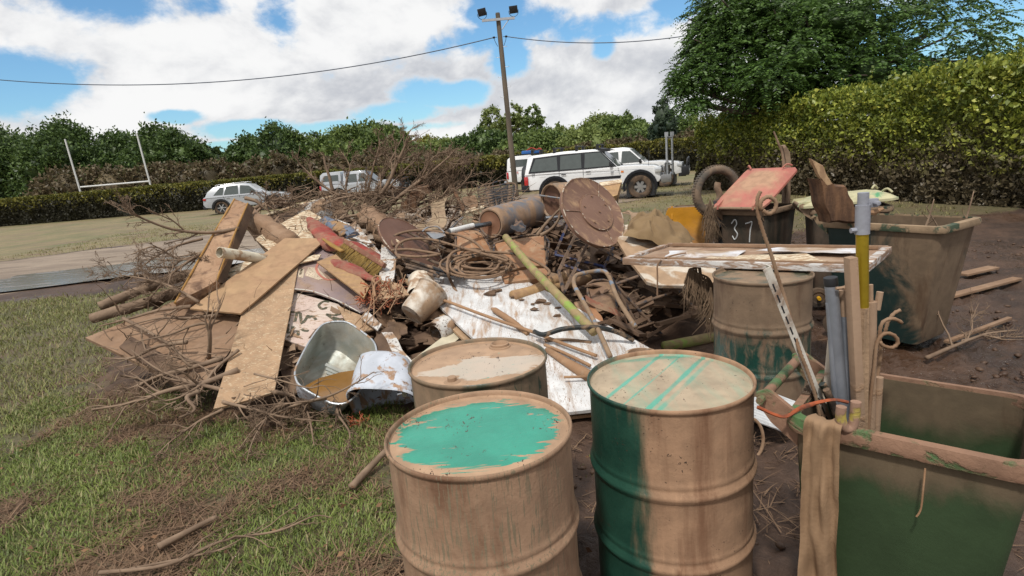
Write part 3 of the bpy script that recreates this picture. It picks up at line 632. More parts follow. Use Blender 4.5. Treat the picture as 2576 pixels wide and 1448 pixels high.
def clods():
    bm = bmesh.new(); bmesh.ops.create_icosphere(bm, subdivisions=1, radius=1); v0 = np.array([v.co[:] for v in bm.verts]); f0 = np.array([[v.index for v in f.verts] for f in bm.faces]); bm.free()
    pts = scatter(9000, -1.2, 7, 1.3, 9.5, lambda x, y, l, t_, m_, k: m_ * np.clip(.3 + k, 0, 1) * .8, 31); rg = np.random.default_rng(31); n = len(pts); s = rg.uniform(.006, .026, (n, 1, 1)) * rg.uniform(.7, 1.4, (n, 1, 3)) * np.array([1, 1, .6])
    V = v0[None] * (1 + rg.normal(size=(n, len(v0), 1)) * .18) * s + pts[:, None, :]; Fq = (f0[None] + np.arange(n)[:, None, None] * len(v0)).reshape(-1, 3)
    o = mesh_obj_np('mud_crumbs', V.reshape(-1, 3), Fq, mat('mud_crumb', (.055, .03, .019), .55, base2=(.11, .065, .04), bscale=3)); props(o, 'lumps and crumbs of mud churned up over the bare ground', 'mud', kind='stuff')
clods()
# ================================================================== vehicles
GLASS = plain('car_glass', (.075, .088, .085), .06, 0, .5); TYRE = mat('tyre_rubber', (.018, .017, .016), .85, mud=.44, mudcol=(.19, .125, .08), mscale=3, msoft=.2, bump=.5)
BLK = plain('black_plastic', (.016, .017, .02), .55); DKGREY = plain('grey_plastic', (.014, .015, .019), .65, 0, .25); CHR = plain('bare_alloy', (.55, .55, .56), .28, .9)
LAMP = plain('lamp_glass', (.62, .64, .66), .08, .3, .8, 1); RED = plain('red_lens', (.45, .012, .012), .15, 0, .7, .5); ORA = plain('orange_lens', (.7, .2, .02), .2)
def paint(name, c, mudh): 
    def mk_(t, co):
        sx = nd(t, 'ShaderNodeSeparateXYZ'); t.links.new(co, sx.inputs[0]); return ramp(t, sx.outputs['Z'], mudh, mudh + .45, .14, -.5)
    m = mat(name, c, .22, mud=.45, mudcol=(.34, .23, .14), mscale=2.5, msoft=.14, mask=mk_, bump=0, spec=.5, base2=tuple(x * .95 for x in c)); m.node_tree.nodes['Principled BSDF'].inputs['Coat Weight'].default_value = .6; return m
def side(mb, pts, yf, th, off, s):
    """panel with the outline pts (x, z) lying on the flank s of the body"""
    vs = [(x, s * (yf(z) + off), z) for x, z in pts] + [(x, s * (yf(z) + off - th), z) for x, z in pts]; n = len(pts)
    mb.add(vs, [tuple(range(n)), tuple(range(2 * n - 1, n - 1, -1))] + [(i, n + i, n + (i + 1) % n, (i + 1) % n) for i in range(n)])
def car(c):
    w, belt, k = c['w'] / 2, c['belt'], c.get('k', .42); yf = lambda z: w - max(0, z - belt) * k - max(0, .55 - z) * .12
    o = thing(c['name'], c['label'], c['cat'], c['loc'], c['yaw']); pt = c['paint']
    pts = list(c['top']); sill = c['sill']; ra = c['ra']                                         # outline runs rear -> front over the top
    for (wx, wr) in sorted(c['wheels'], reverse=True):
        h0 = wr; dx = math.sqrt(max(0, ra * ra - (sill - h0) ** 2)) if sill > h0 - ra else ra; a0 = math.atan2(sill - h0, dx)
        n = 10; pts += [(wx + ra * math.cos(a0 + (PI - 2 * a0) * i / n), h0 + ra * math.sin(a0 + (PI - 2 * a0) * i / n)) for i in range(n + 1)]
    mb = MB(); n = len(pts); rows = []
    for s in (-1, 1): rows.append([(x, s * yf(z), z) for x, z in pts])
    nar = c.get('nar', .0); xm = max(x for x, z in pts); x0_ = min(x for x, z in pts)
    rows = [[(x, y * (1 - nar * max(0, (x - (xm - .6)) / .6) ** 2 - nar * .5 * max(0, ((x0_ + .4) - x) / .4) ** 2), z) for x, y, z in r] for r in rows]
    mb.add(rows[0] + rows[1], [tuple(range(n))[::-1], tuple(range(n, 2 * n))] + [(i, (i + 1) % n, n + (i + 1) % n, n + i) for i in range(n)])
    gp = c['house']; n = len(gp); rows = [[(x, s * (yf(z) - .004), z) for x, z in gp] for s in (-1, 1)]; mb2 = MB()
    mb2.add(rows[0] + rows[1], [tuple(range(n))[::-1], tuple(range(n, 2 * n))] + [(i, (i + 1) % n, n + (i + 1) % n, n + i) for i in range(n)])
    body = obj('body', mb, pt, o, bevel=.035, local=True, ang=50); obj('roof', mb2, pt, o, bevel=.03, local=True, ang=50)
    for (wx, wr) in c['wheels']: mi = MB(); mi.box((wx, 0, wr + .1), (ra * 1.9, c['w'] - .14, ra * 1.7)); obj('wheel_arch', mi, BLK, o, local=True)
    for s in (-1, 1):
        for win in c['windows']:
            f = MB(); side(f, win, yf, .02, .003, s); wo_ = obj('window', f, GLASS, o, local=True, bevel=.0)
        if c.get('gutter'): f = MB(); side(f, c['gutter'], yf, .02, -.001, s); obj('window_surround', f, DKGREY, o, local=True)
        for d in c.get('seams', []):
            f = MB(); side(f, [(d[0] - .005, d[1]), (d[0] + .005, d[1]), (d[2] + .005, d[3]), (d[2] - .005, d[3])], yf, .01, .0015, s); obj('door_seam', f, DKGREY, o, local=True)
        for (hx, hz) in c.get('handles', []):
            f = MB(); f.box((hx, s * (yf(hz) + .02), hz), (.17, .03, .035)); obj('door_handle', f, c.get('handle_mat', BLK), o, local=True, bevel=.008)
        mx_, mz = c['mirror']; f = MB(); f.box((mx_, s * (yf(mz) + .13), mz), (.10, .2, .17)); obj('mirror', f, c.get('mirror_mat', BLK), o, local=True, bevel=.03)
        for (wx, wr) in c['wheels']:
            if 'flare' in c:
                f = MB(); rr = ra; ps = [(wx + r * math.cos(a), wr + r * math.sin(a)) for r, a in [(rr + .002, rad(-12) + (PI + rad(24)) * i / 14) for i in range(15)] + [(rr + .085, rad(192) - (PI + rad(24)) * i / 14) for i in range(15)]]
                n = 15; vs = [(x, s * (yf(z) + .045), z) for x, z in ps] + [(x, s * (yf(z) - .05), z) for x, z in ps]; q = 2 * n
                fs = [(i, i + 1, q - 2 - i, q - 1 - i) for i in range(n - 1)]; fs += [tuple(a + q for a in reversed(x)) for x in fs]; fs += [(i, (i + 1) % q, q + (i + 1) % q, q + i) for i in range(q)]
                f.add(vs, fs); obj('wheel_arch_flare', f, c['flare'], o, local=True)
            f = MB(); M = Matrix.Translation((wx, s * (w - .12), wr)) @ Matrix.Rotation(PI / 2 * s * -1, 4, 'X'); R_, hw = wr, .125; ri = wr * c.get('rimk', .58)
            f.lathe([(ri, -hw), (ri + .03, -hw), (R_ - .03, -hw * .95), (R_, -hw * .7), (R_, hw * .7), (R_ - .03, hw * .95), (ri + .03, hw), (ri, hw * .85), (ri, -hw)], M, 36)
            for a in range(30): mm = M @ Matrix.Rotation(a * PI / 15, 4, 'Z'); f.box(mm @ Vector((R_ + .002, 0, 0)), (.012, .22, .035), mm.to_3x3() @ Matrix.Rotation(PI / 2, 3, 'X'))
            wh = obj('wheel', f, TYRE, o, local=True); f = MB(); sp = c.get('spokes', 6)
            f.lathe([(ri, hw * .85), (ri, .02), (ri * .93, .0), (ri * .9, -.05), (0, -.05)], M, 32); f.lathe([(0, hw * .62), (ri * .26, hw * .6), (ri * .3, .0)], M, 20)
            for a in range(sp):
                mm = M @ Matrix.Rotation(2 * PI * a / sp, 4, 'Z'); f.box(mm @ Vector((ri * .58, 0, hw * .45)), (ri * .75, ri * c.get('spw', .34), .03), mm.to_3x3())
            rim = obj('rim', f, c.get('rim_mat', CHR), None, local=True); rim.parent = wh; rim.location = Vector(rim.location) - Vector(wh.location)
    for nm, quad in (('windscreen', c['screen']), ('rear_window', c['rear'])):
        if not quad: continue
        (xb, zb), (xt, zt) = quad; f = MB(); th = .012; dd = Vector((zt - zb, 0, -(xt - xb))).normalized() * (1 if xt < xb else -1) ; dd = dd if (dd.x > 0) == (nm == 'windscreen') else -dd
        a = [Vector((xb, -yf(zb) + .09, zb)), Vector((xb, yf(zb) - .09, zb)), Vector((xt, yf(zt) - .07, zt)), Vector((xt, -yf(zt) + .07, zt))]; vs = [p + dd * .006 for p in a] + [p - dd * th for p in a]
        f.add(vs, [(0, 1, 2, 3), (7, 6, 5, 4), (0, 4, 5, 1), (1, 5, 6, 2), (2, 6, 7, 3), (3, 7, 4, 0)]); obj(nm, f, GLASS, o, local=True)
    return o, yf, w
def bx(o, name, m, *boxes, bev=.01):
    f = MB()
    for c_, d_ in boxes: f.box(c_, d_)
    return obj(name, f, m, o, local=True, bevel=bev)
def tb(o, name, m, *tubes):
    f = MB()
    for pts, r in tubes: f.tube(pts, r, 10)
    return obj(name, f, m, o, local=True)
WHITE = paint('white_car_paint', (.78, .79, .80), -.32); SILV = paint('silver_car_paint', (.40, .42, .45), -.22)
# --- white four wheel drive
pf = Z(1612, 498); yaw = rad(-17); fx = Vector((math.cos(yaw), math.sin(yaw), 0)); r90 = Vector((-fx.y, fx.x, 0)); loc = pf + r90 * .8
o, yf, w = car(dict(name='four_wheel_drive', label='big white four wheel drive wagon with roof racks, nearest to the debris heap', cat='car', loc=(loc.x, loc.y, 0), yaw=yaw, w=1.84, belt=1.14, k=.30, paint=WHITE, sill=.52, ra=.50,
    top=[(-4.0, .52), (-4.06, .62), (-4.06, 1.12), (-1.0, 1.145), (-.2, 1.13), (.45, 1.08), (.66, 1.0), (.70, .62), (.62, .52)],
    house=[(-4.05, 1.06), (-3.93, 1.66), (-3.75, 1.74), (-2.6, 1.79), (-1.62, 1.78), (-1.34, 1.72), (-.66, 1.06)],
    windows=[[(-3.82, 1.17), (-2.83, 1.17), (-2.86, 1.63), (-3.64, 1.60)], [(-2.74, 1.17), (-1.98, 1.17), (-2.0, 1.655), (-2.73, 1.64)], [(-1.88, 1.17), (-.86, 1.18), (-1.32, 1.655), (-1.86, 1.66)]],
    gutter=[(-3.9, 1.12), (-.76, 1.14), (-1.32, 1.70), (-2.6, 1.70), (-3.72, 1.65)],
    seams=[(-2.78, 1.12, -2.78, .80), (-1.93, 1.12, -1.93, .55), (-.72, 1.1, -.62, .62), (-3.5, .98, -3.28, .98)], handles=[(-2.62, 1.0), (-1.75, 1.03)], mirror=(-.95, 1.24),
    wheels=[(0, .395), (-2.97, .395)], flare=DKGREY, screen=[(-.70, 1.14), (-1.30, 1.70)], rear=[(-4.03, 1.18), (-3.95, 1.6)], nar=.12, rimk=.52, spokes=6, spw=.45))
bx(o, 'rear_bumper', DKGREY, ((-4.05, 0, .58), (.28, 1.86, .24)), bev=.04)
for s in (-1, 1): f = MB(); side(f, [(-2.35, .74), (-.66, .74), (-.62, .83), (-2.35, .83)], yf, .03, .014, s); obj('side_moulding', f, DKGREY, o, local=True)
for s in (-1, 1):
    bx(o, 'tail_light', RED, ((-4.0, s * .90, .86), (.14, .07, .3)), bev=.015); bx(o, 'indicator', ORA, ((-.58, s * .925, .95), (.09, .02, .06)), bev=.004); bx(o, 'headlight', LAMP, ((.60, s * .72, .93), (.24, .3, .17)), bev=.03); bx(o, 'corner_light', LAMP, ((.60, s * .89, .93), (.2, .05, .14)), bev=.015)
M_ = Matrix.Translation((-4.22, .1, 1.0)) @ Matrix.Rotation(PI / 2, 4, 'Y'); f = MB(); f.lathe([(0, -.12), (.36, -.12), (.40, -.06), (.40, .08), (.37, .12), (0, .12)], M_, 32); obj('spare_wheel', f, BLK, o, local=True)
bx(o, 'grille', BLK, ((.70, 0, .92), (.05, 1.05, .2))); f = MB()
for z in (.86, .92, .98): f.box((.735, 0, z), (.02, 1.0, .02))
obj('grille_bar', f, CHR, o, local=True)
f = MB()
for s in (-1, 1):
    f.box((.86, s * .45, .62), (.34, .92, .26)); f.tube(curve([(.92, s * .40, .7), (.95, s * .42, 1.02), (.9, s * .55, 1.12), (.82, s * .80, 1.08), (.80, s * .86, .9), (.86, s * .86, .72)], 4), .03, 8); f.tube([(.95, s * .16, .7), (.97, s * .16, 1.1)], .026, 8)
f.tube([(.95, -.42, 1.06), (.97, .42, 1.06)], .03, 8); obj('bull_bar', f, plain('worn_alloy', (.30, .30, .30), .4, .8), o, local=True, bevel=.03)
f = MB()
for xq, yy in ((.90, -.62), (1.08, -.44)): f.tube([(xq, yy, .72), (xq, yy, 2.04)], .042, 10); f.box((xq, yy, 2.06), (.12, .06, .15))
f.tube([(.90, -.62, 1.96), (1.08, -.44, 1.96)], .025, 8); f.tube([(.90, -.62, 1.05), (1.08, -.44, 1.05)], .025, 8); obj('rod_holder', f, plain('pale_alloy', (.42, .44, .46), .45, .55), o, local=True)
for xx in (-3.75, -2.95, -2.15, -1.42):
    f = MB(); f.box((xx, 0, 1.93), (.06, 1.5, .035))
    for s in (-1, 1): f.box((xx, s * .70, 1.84), (.1, .06, .17)); f.box((xx + .03, s * .73, 1.9), (.16, .03, .03))
    obj('roof_rack', f, BLK, o, local=True, bevel=.008)
f = MB(); f.slab([(-1.40, -.72, 1.80), (-1.40, .72, 1.80), (-.98, .76, 1.70), (-.98, -.76, 1.70)], .02, 4, 6, 0, 1, .03); f.box((-1.2, -.73, 1.72), (.42, .02, .1)); obj('sun_visor', f, BLK, o, local=True)
tb(o, 'wiper', BLK, ([(-.68, -.5, 1.16), (-.8, .1, 1.2)], .012), ([(-.68, .15, 1.16), (-.8, .65, 1.2)], .012)); [bx(o, 'mud_flap', BLK, ((a, b, .42), (.03, .28, .32))) for a in (-3.5, -.56) for b in (-.8, .8)]
tb(o, 'aerial', BLK, ([(.3, -.82, 1.08), (.32, -.84, 1.7)], .008))
def text_obj(name, s, M_, size, m, parent=None, ext=.002):
    cu = bpy.data.curves.new(name, 'FONT'); cu.body = s; cu.size = size; cu.extrude = ext; cu.align_x = 'CENTER'; cu.align_y = 'CENTER'; tmp = bpy.data.objects.new(name, cu); COL.objects.link(tmp)
    dg = bpy.context.evaluated_depsgraph_get(); me = bpy.data.meshes.new_from_object(tmp.evaluated_get(dg)); COL.objects.unlink(tmp); bpy.data.objects.remove(tmp)
    me.materials.clear(); me.materials.append(m); o_ = bpy.data.objects.new(name, me); COL.objects.link(o_)
    if parent is not None: o_.parent = parent
    o_.matrix_local = M_; return o_
text_obj('badge', 'ST', Matrix.Translation((-3.72, -yf(1.05) - .004, 1.05)) @ Matrix.Rotation(PI / 2, 4, 'X'), .12, DKGREY, o)
# --- dual cab ute with black bull bar behind it
pf = Z(1672, 470); yaw = rad(-19); r90 = Vector((-math.sin(yaw), math.cos(yaw), 0)); loc = pf + r90 * .8
UT = dict(top=[(-4.2, .55), (-4.22, 1.05), (-2.75, 1.06), (-.95, 1.10), (-.2, 1.10), (.55, 1.0), (.72, .85), (.74, .55)], house=[(-2.78, 1.0), (-2.68, 1.68), (-2.5, 1.76), (-1.7, 1.77), (-1.42, 1.70), (-.72, 1.03)],
    windows=[[(-2.58, 1.13), (-1.86, 1.13), (-1.88, 1.60), (-2.5, 1.60)], [(-1.76, 1.13), (-.88, 1.13), (-1.38, 1.60), (-1.72, 1.61)]], seams=[(-2.7, 1.1, -2.7, .8), (-1.81, 1.62, -1.81, .5), (-.72, 1.0, -.66, .6), (-2.85, 1.0, -2.85, .6)], wheels=[(0, .38), (-3.08, .38)], screen=[(-.76, 1.08), (-1.38, 1.68)], rear=[(-2.73, 1.15), (-2.65, 1.6)])
def ute(label, loc, yaw, pt, canopy, bull, **kw):
    o, yf, w = car(dict(name='ute', label=label, cat='ute', loc=(loc.x, loc.y, 0), yaw=yaw, w=1.80, belt=1.10, k=.30, paint=pt, sill=.5, ra=.46, handles=[(-2.5, .98), (-1.62, .98)], mirror=(-.95, 1.16), nar=.12, rimk=.55, **UT, **kw))
    for s in (-1, 1): bx(o, 'headlight', LAMP, ((.62, s * .68, .88), (.22, .34, .16)), bev=.03); bx(o, 'tail_light', RED, ((-4.17, s * .83, .86), (.1, .12, .34)), bev=.015)
    bx(o, 'tailgate', pt, ((-4.24, 0, .82), (.03, 1.4, .42)))
    if canopy:
        f = MB(); gp = [(-4.2, 1.07), (-4.14, 1.66), (-3.95, 1.80), (-2.95, 1.82), (-2.86, 1.78), (-2.84, 1.07)]; n = len(gp); yy = lambda z: .86 - (z - 1.07) * .16
        f.add([(x, -yy(z), z) for x, z in gp] + [(x, yy(z), z) for x, z in gp], [tuple(range(n))[::-1], tuple(range(n, 2 * n))] + [(i, (i + 1) % n, n + (i + 1) % n, n + i) for i in range(n)]); obj('canopy', f, pt, o, local=True, bevel=.04)
        for s in (-1, 1): f = MB(); side(f, [(-4.02, 1.26), (-3.0, 1.26), (-3.0, 1.62), (-3.86, 1.62)], yy, .02, .005, s); obj('window', f, GLASS, o, local=True)
        bx(o, 'rear_window', GLASS, ((-4.175, 0, 1.42), (.02, 1.3, .36))); bx(o, 'rear_bumper', CHR, ((-4.3, 0, .52), (.14, 1.7, .14)))
    else: bx(o, 'tray_liner', BLK, ((-3.5, 0, 1.065), (1.25, 1.5, .02)))
    if bull:
        f = MB(); f.box((.84, 0, .62), (.3, 1.84, .36)); f.box((.72, 0, .5), (.3, 1.6, .2))
        f.tube(curve([(.9, -.86, .7), (.92, -.84, 1.02), (.95, -.6, 1.13), (.97, 0, 1.14), (.95, .6, 1.13), (.92, .84, 1.02), (.9, .86, .7)], 4), .034, 8)
        for s in (-1, 1): f.tube([(.96, s * .42, .7), (.97, s * .42, 1.12)], .03, 8); f.tube([(.90, s * .8, .98), (.96, s * .42, .98)], .025, 8)
        obj('bull_bar', f, BLK, o, local=True, bevel=.02); bx(o, 'grille', BLK, ((.74, 0, .86), (.04, .95, .2)))
        for s in (-1, 1): bx(o, 'fog_light', LAMP, ((1.0, s * .6, .62), (.03, .16, .12)))
    else: bx(o, 'front_bumper', pt, ((.74, 0, .58), (.2, 1.74, .26)), bev=.05); bx(o, 'grille', BLK, ((.735, 0, .84), (.04, .8, .16)))
    return o, yf
o, yf = ute('white dual cab ute with a black bull bar behind the four wheel drive', loc, yaw, WHITE, False, True, rim_mat=CHR)
# --- white canopy ute whose tail shows behind the spare wheel
pr = Z(1300, 458); D_ = 30.0; pc_ = Y(1276, 430, D_); yaw = rad(-8); loc = Vector((pc_.x + 4.25, D_ + .2, 0))
o, yf = ute('white canopy ute with a loaded roof, its tail showing left of the spare wheel', loc, yaw, WHITE, True, False)
bx(o, 'roof_tarp', plain('blue_tarp', (.03, .16, .5), .6), ((-2.95, -.3, 1.93), (.9, .7, .2)), bev=.06); bx(o, 'roof_rack', BLK, ((-3.1, 0, 1.86), (1.7, 1.4, .03)), bev=.0)
redp = plain('red_metal', (.5, .045, .02), .5)
tb(o, 'hand_trolley', redp, (curve([(-3.3, -.5, 1.9), (-2.9, -.5, 2.15), (-2.55, -.5, 1.95)], 4), .025), (curve([(-3.3, -.2, 1.9), (-2.9, -.2, 2.15), (-2.55, -.2, 1.95)], 4), .025), ([(-2.9, -.5, 2.15), (-2.9, -.2, 2.15)], .02), (curve([(-2.5, -.45, 2.1 + 0), (-2.38, -.45, 2.0), (-2.5, -.45, 1.9), (-2.62, -.45, 2.0), (-2.5, -.45, 2.1)], 4), .04))
text_obj('sticker', '4x4', Matrix.Translation((-3.75, -yf(.98) - .004, .98)) @ Matrix.Rotation(PI / 2, 4, 'X'), .2, redp, o)
# --- silver ute and silver wagon on the left
pr = Y(812, 470, 36.5); yaw = rad(-4); loc = Vector((pr.x + 4.25, 36.5, 0))
o, yf = ute('silver dual cab ute with a canopy and snorkel, muddy along its doors', loc, yaw, SILV, True, True, spokes=5)
tb(o, 'snorkel', BLK, (curve([(-.3, -.9, .95), (-.55, -.92, 1.02), (-.85, -.9, 1.2), (-1.2, -.82, 1.62), (-1.22, -.8, 1.86)], 4), .045)); bx(o, 'snorkel_head', BLK, ((-1.2, -.8, 1.88), (.14, .1, .14)), bev=.02)
pr = Z(566, 526); yaw = rad(11); fx = Vector((math.cos(yaw), math.sin(yaw), 0)); loc = Y(565, 500, 34.0); loc.z = 0; loc = loc + fx * 2.78
o, yf, w = car(dict(name='station_wagon', label='silver station wagon with sloping rear, parked by the low hedge at left', cat='car', loc=tuple(loc), yaw=yaw, w=1.88, belt=.98, k=.44, paint=SILV, sill=.36, ra=.42, nar=.16,
    top=[(-3.62, .42), (-3.72, .6), (-3.66, .98), (-3.5, 1.04), (-.9, 1.02), (-.3, 1.02), (.45, .92), (.84, .76), (.92, .5), (.85, .36)],
    house=[(-3.58, .95), (-3.42, 1.28), (-3.1, 1.52), (-2.3, 1.64), (-1.6, 1.63), (-1.15, 1.54), (-.42, .97)],
    windows=[[(-3.1, 1.08), (-2.62, 1.06), (-2.5, 1.50), (-2.75, 1.47)], [(-2.55, 1.06), (-1.78, 1.05), (-1.78, 1.52), (-2.4, 1.52)], [(-1.70, 1.05), (-.72, 1.05), (-1.2, 1.46), (-1.66, 1.52)]],
    seams=[(-2.6, 1.0, -2.5, .6), (-1.74, 1.02, -1.74, .42), (-.62, .95, -.58, .5)], handles=[(-2.36, .9), (-1.52, .9)], handle_mat=SILV, mirror=(-.78, 1.1), mirror_mat=SILV, wheels=[(0, .36), (-2.78, .36)], flare=BLK,
    screen=[(-.48, 1.0), (-1.12, 1.52)], rear=[(-3.56, 1.02), (-3.2, 1.46)], rimk=.66, spokes=6, spw=.2))
for s in (-1, 1): bx(o, 'headlight', LAMP, ((.62, s * .72, .76), (.34, .3, .1)), bev=.03); bx(o, 'tail_light', RED, ((-3.6, s * .80, .88), (.16, .26, .12)), bev=.03); bx(o, 'fog_light', LAMP, ((.82, s * .66, .5), (.1, .2, .14)), bev=.02); tb(o, 'roof_rail', CHR, ([(-3.0, s * .66, 1.57), (-2.9, s * .66, 1.63), (-1.5, s * .66, 1.68), (-1.3, s * .66, 1.63)], .018))
bx(o, 'rear_bumper', BLK, ((-3.66, 0, .42), (.2, 1.75, .2)), bev=.04); bx(o, 'front_bumper', BLK, ((.84, 0, .38), (.22, 1.6, .16)), bev=.04); bx(o, 'grille', BLK, ((.88, 0, .66), (.06, .8, .14)), bev=.02)

# ================================================================== steel drums
def lin(t, co, a, b, c, d=0):
    n = nd(t, 'ShaderNodeVectorMath', operation='DOT_PRODUCT'); t.links.new(co, n.inputs[0]); n.inputs[1].default_value = (a, b, c); return math_(t, 'ADD', n.outputs['Value'], d)
def dist2(t, co, cx, cy, ax, ay, rot=0):
    v = vmap(t, co, (1, 1, 0), loc=(-cx, -cy, 0)); v = vmap(t, v, (1 / ax, 1 / ay, 0), rot=(0, 0, rot)); n = nd(t, 'ShaderNodeVectorMath', operation='LENGTH'); t.links.new(v, n.inputs[0]); return n.outputs['Value']
TEAL = (.035, .29, .20); DGREEN = (.010, .045, .032)
def lid_patch(t, co): return ramp(t, dist2(t, co, -.015, .0,   .285, .245), .60, 1.10, -.24, .20, 'LINEAR')
def stripes(lines, base):
    def f(t, co):
        s = None
        for (a, b, c, wd, k) in lines:
            v = math_(t, 'ABSOLUTE', lin(t, co, a, b, 0, c)); r = ramp(t, v, wd, wd * .3, 0, -k); s = r if s is None else math_(t, 'ADD', s, r)
        return math_(t, 'ADD', s, base)
    return f
def side_split(x0, k, lo=-.45, hi=.35):
    return lambda t, co: ramp(t, lin(t, co, 1, 0, 0, -x0), -k, k, lo, hi, 'LINEAR')
DM = dict(bscale2=70, rough=.32, spec=.5, mudcol=(.42, .275, .175))
lid1 = mat('drum_lid_teal', TEAL, fleck=.55, mud=.5, mscale=9, mdist=1.6, stretch=(.35, 2.0, 1), rot=(0, 0, rad(-8)), msoft=.014, mask=lid_patch, seed=1, speck=.36, sscale=26, speckcol=(.34, .22, .14), bump=.25, **DM)
side1 = mat('drum_side_cracked', (.05, .06, .04), mud=.93, mscale=5, stretch=(1, 1, .055), msoft=.08, seed=2, speck=.60, speckcol=(.19, .145, .09), sscale=170, mstreak=(1, 1, .25), bump=.5, base2=(.02, .08, .05), **dict(DM, mudcol=(.33, .205, .128)))
_s1 = side1.node_tree
lid2 = mat('drum_lid_striped', (.10, .36, .26), fleck=.55, mud=.5, mscale=6, mdist=.4, stretch=(1.4, .25, 1), rot=(0, 0, rad(-38)), msoft=.22, seed=3, mask=stripes([(.79, -.61, .13, .012, .30), (.79, -.61, .055, .006, .2), (.79, -.61, -.03, .014, .32), (.79, -.61, -.065, .014, .16), (0, 1, -.24, .03, .2)], .15), bump=.2, **dict(DM, mudcol=(.42, .33, .23)))
def side2m(t, co):
    s = ramp(t, lin(t, co, 1, 0, .05, .165), -.07, .10, -.26, .17, 'LINEAR'); return s
side2 = mat('drum_side_half_green', DGREEN, fleck=.4, mud=.56, mscale=4, mdist=.3, stretch=(2.2, 2.2, .28), msoft=.12, mstreak=(1.6, 1.6, .12), seed=4, mask=side2m, bump=.35, speck=.12, sscale=26, base2=(.02, .07, .048), **dict(DM, mudcol=(.36, .215, .128)))
lid3 = mat('drum_lid_patchy', (.50, .40, .31), fleck=.55, mud=.5, mscale=5, mdist=.8, stretch=(.7, 1.8, 1), rot=(0, 0, rad(-28)), msoft=.02, seed=5, mask=lambda t, co: ramp(t, dist2(t, co, .06, -.055, .24, .13, rad(-25)), .3, 1.5, -.20, .20, 'LINEAR'), bump=.3, base2=(.44, .38, .30), bscale=7, speck=.30, sscale=34, speckcol=(.12, .34, .26), **DM)
side3 = mat('drum_side_dull_green', (.06, .075, .05), mud=.6, mscale=6, stretch=(1, 1, .25), msoft=.12, seed=6, bump=.3, speck=.35, speckcol=(.05, .07, .045), sscale=50, **dict(DM, mudcol=(.26, .175, .11)))
side4 = mat('drum_side_green_band', (.012, .055, .042), fleck=.5, mud=.64, mscale=6, mdist=1.4, stretch=(1.4, 1.4, .6), msoft=.10, mstreak=(1, 1, .3), seed=7, mask=lambda t, co: math_(t, 'ADD', ramp(t, math_(t, 'ABSOLUTE', lin(t, co, 0, 0, 1, -.40)), .10, .26, -.10, .16, 'LINEAR'), ramp(t, lin(t, co, 1, 0, 0, 0), .0, .3, 0, .0)), bump=.5, **dict(DM, mudcol=(.20, .135, .085)))
def drum(label, x, y, top, lidm, sidem, bungs=True, rz=0, tilt=0.0, lid=True):
    R = .2925; o = thing('drum', label, 'steel drum', (x, y, top - .885), 0, 'mud coated steel drums'); z0 = top - .885; M = Matrix.Translation((x, y, z0))
    pr = [(.284, .0), (.290, .012), (.290, .02), (.2855, .03)]
    def z_(a, b, n): return [(.2855, a + (b - a) * i / n) for i in range(n + 1)]
    pr += z_(.05, .27, 3) + [(.288, .28), (.297, .292), (.2985, .30), (.297, .308), (.288, .32)] + [(.2865, .33), (.29, .338), (.2865, .346)] + z_(.36, .54, 3) + [(.288, .555), (.297, .567), (.2985, .575), (.297, .583), (.288, .595)] + [(.2865, .605), (.29, .613), (.2865, .621)] + z_(.64, .86, 4) + [(.2865, .868), (.291, .872), (.294, .879), (.2935, .886), (.290, .889), (.286, .887), (.2835, .880), (.282, .868)]
    mb = MB(); mb.lathe(pr, M, 72)
    if not lid: mb.lathe([(.282, .868), (.28, .84), (.28, .05), (0, .04)], M, 48)
    obj('body', mb, sidem, o, ang=60)
    if lid:
        mb = MB(); mb.lathe([(.2825, .872), (.279, .866), (.262, .867), (.256, .871), (.18, .8705), (.09, .8695), (0, .869)], M, 72); obj('lid', mb, lidm, o, ang=60)
        if bungs:
            ca, sa = math.cos(rz), math.sin(rz)
            for (bx_, by_, r) in ((.21, 0, .036), (-.215, 0, .018)):
                p = Vector((x + bx_ * ca - by_ * sa, y + bx_ * sa + by_ * ca, z0 + .87)); mb = MB()
                if r > .03: mb.lathe([(r + .014, 0), (r + .012, .006), (r + .006, .008), (r + .006, .018), (r, .02), (r - .004, .012), (r - .007, .003), (0, .002)], Matrix.Translation(p), 28)
                else: mb.lathe([(r + .018, 0), (r + .01, .004), (r, .006), (r, .02), (r - .003, .023), (0, .023)], Matrix.Translation(p), 24)
                obj('bung', mb, mat('drum_bung', (.05, .3, .2), .6, mud=.8, mudcol=(.36, .235, .15), mscale=20), o)
    return o
c = Z(1204, 1076, .885); drum('mud coated steel drum with a bright teal patch scraped clean on its lid', c.x, c.y, .885, lid1, side1, False)
c = Z(1682, 948, .885); D2 = drum('steel drum with pale teal stripes on its lid and a dark green left side', c.x, c.y, .885, lid2, side2, False)
c = Z(1202, 904, .885); drum('steel drum with two bungs, standing behind the drum with the teal patch', c.x, c.y, .885, lid3, side3, True, rad(64))
c = Z(1920, 690, .87); drum('upright drum with a worn green band that holds up the white framed door', c.x, c.y + .02, .872, side3, side4, False)

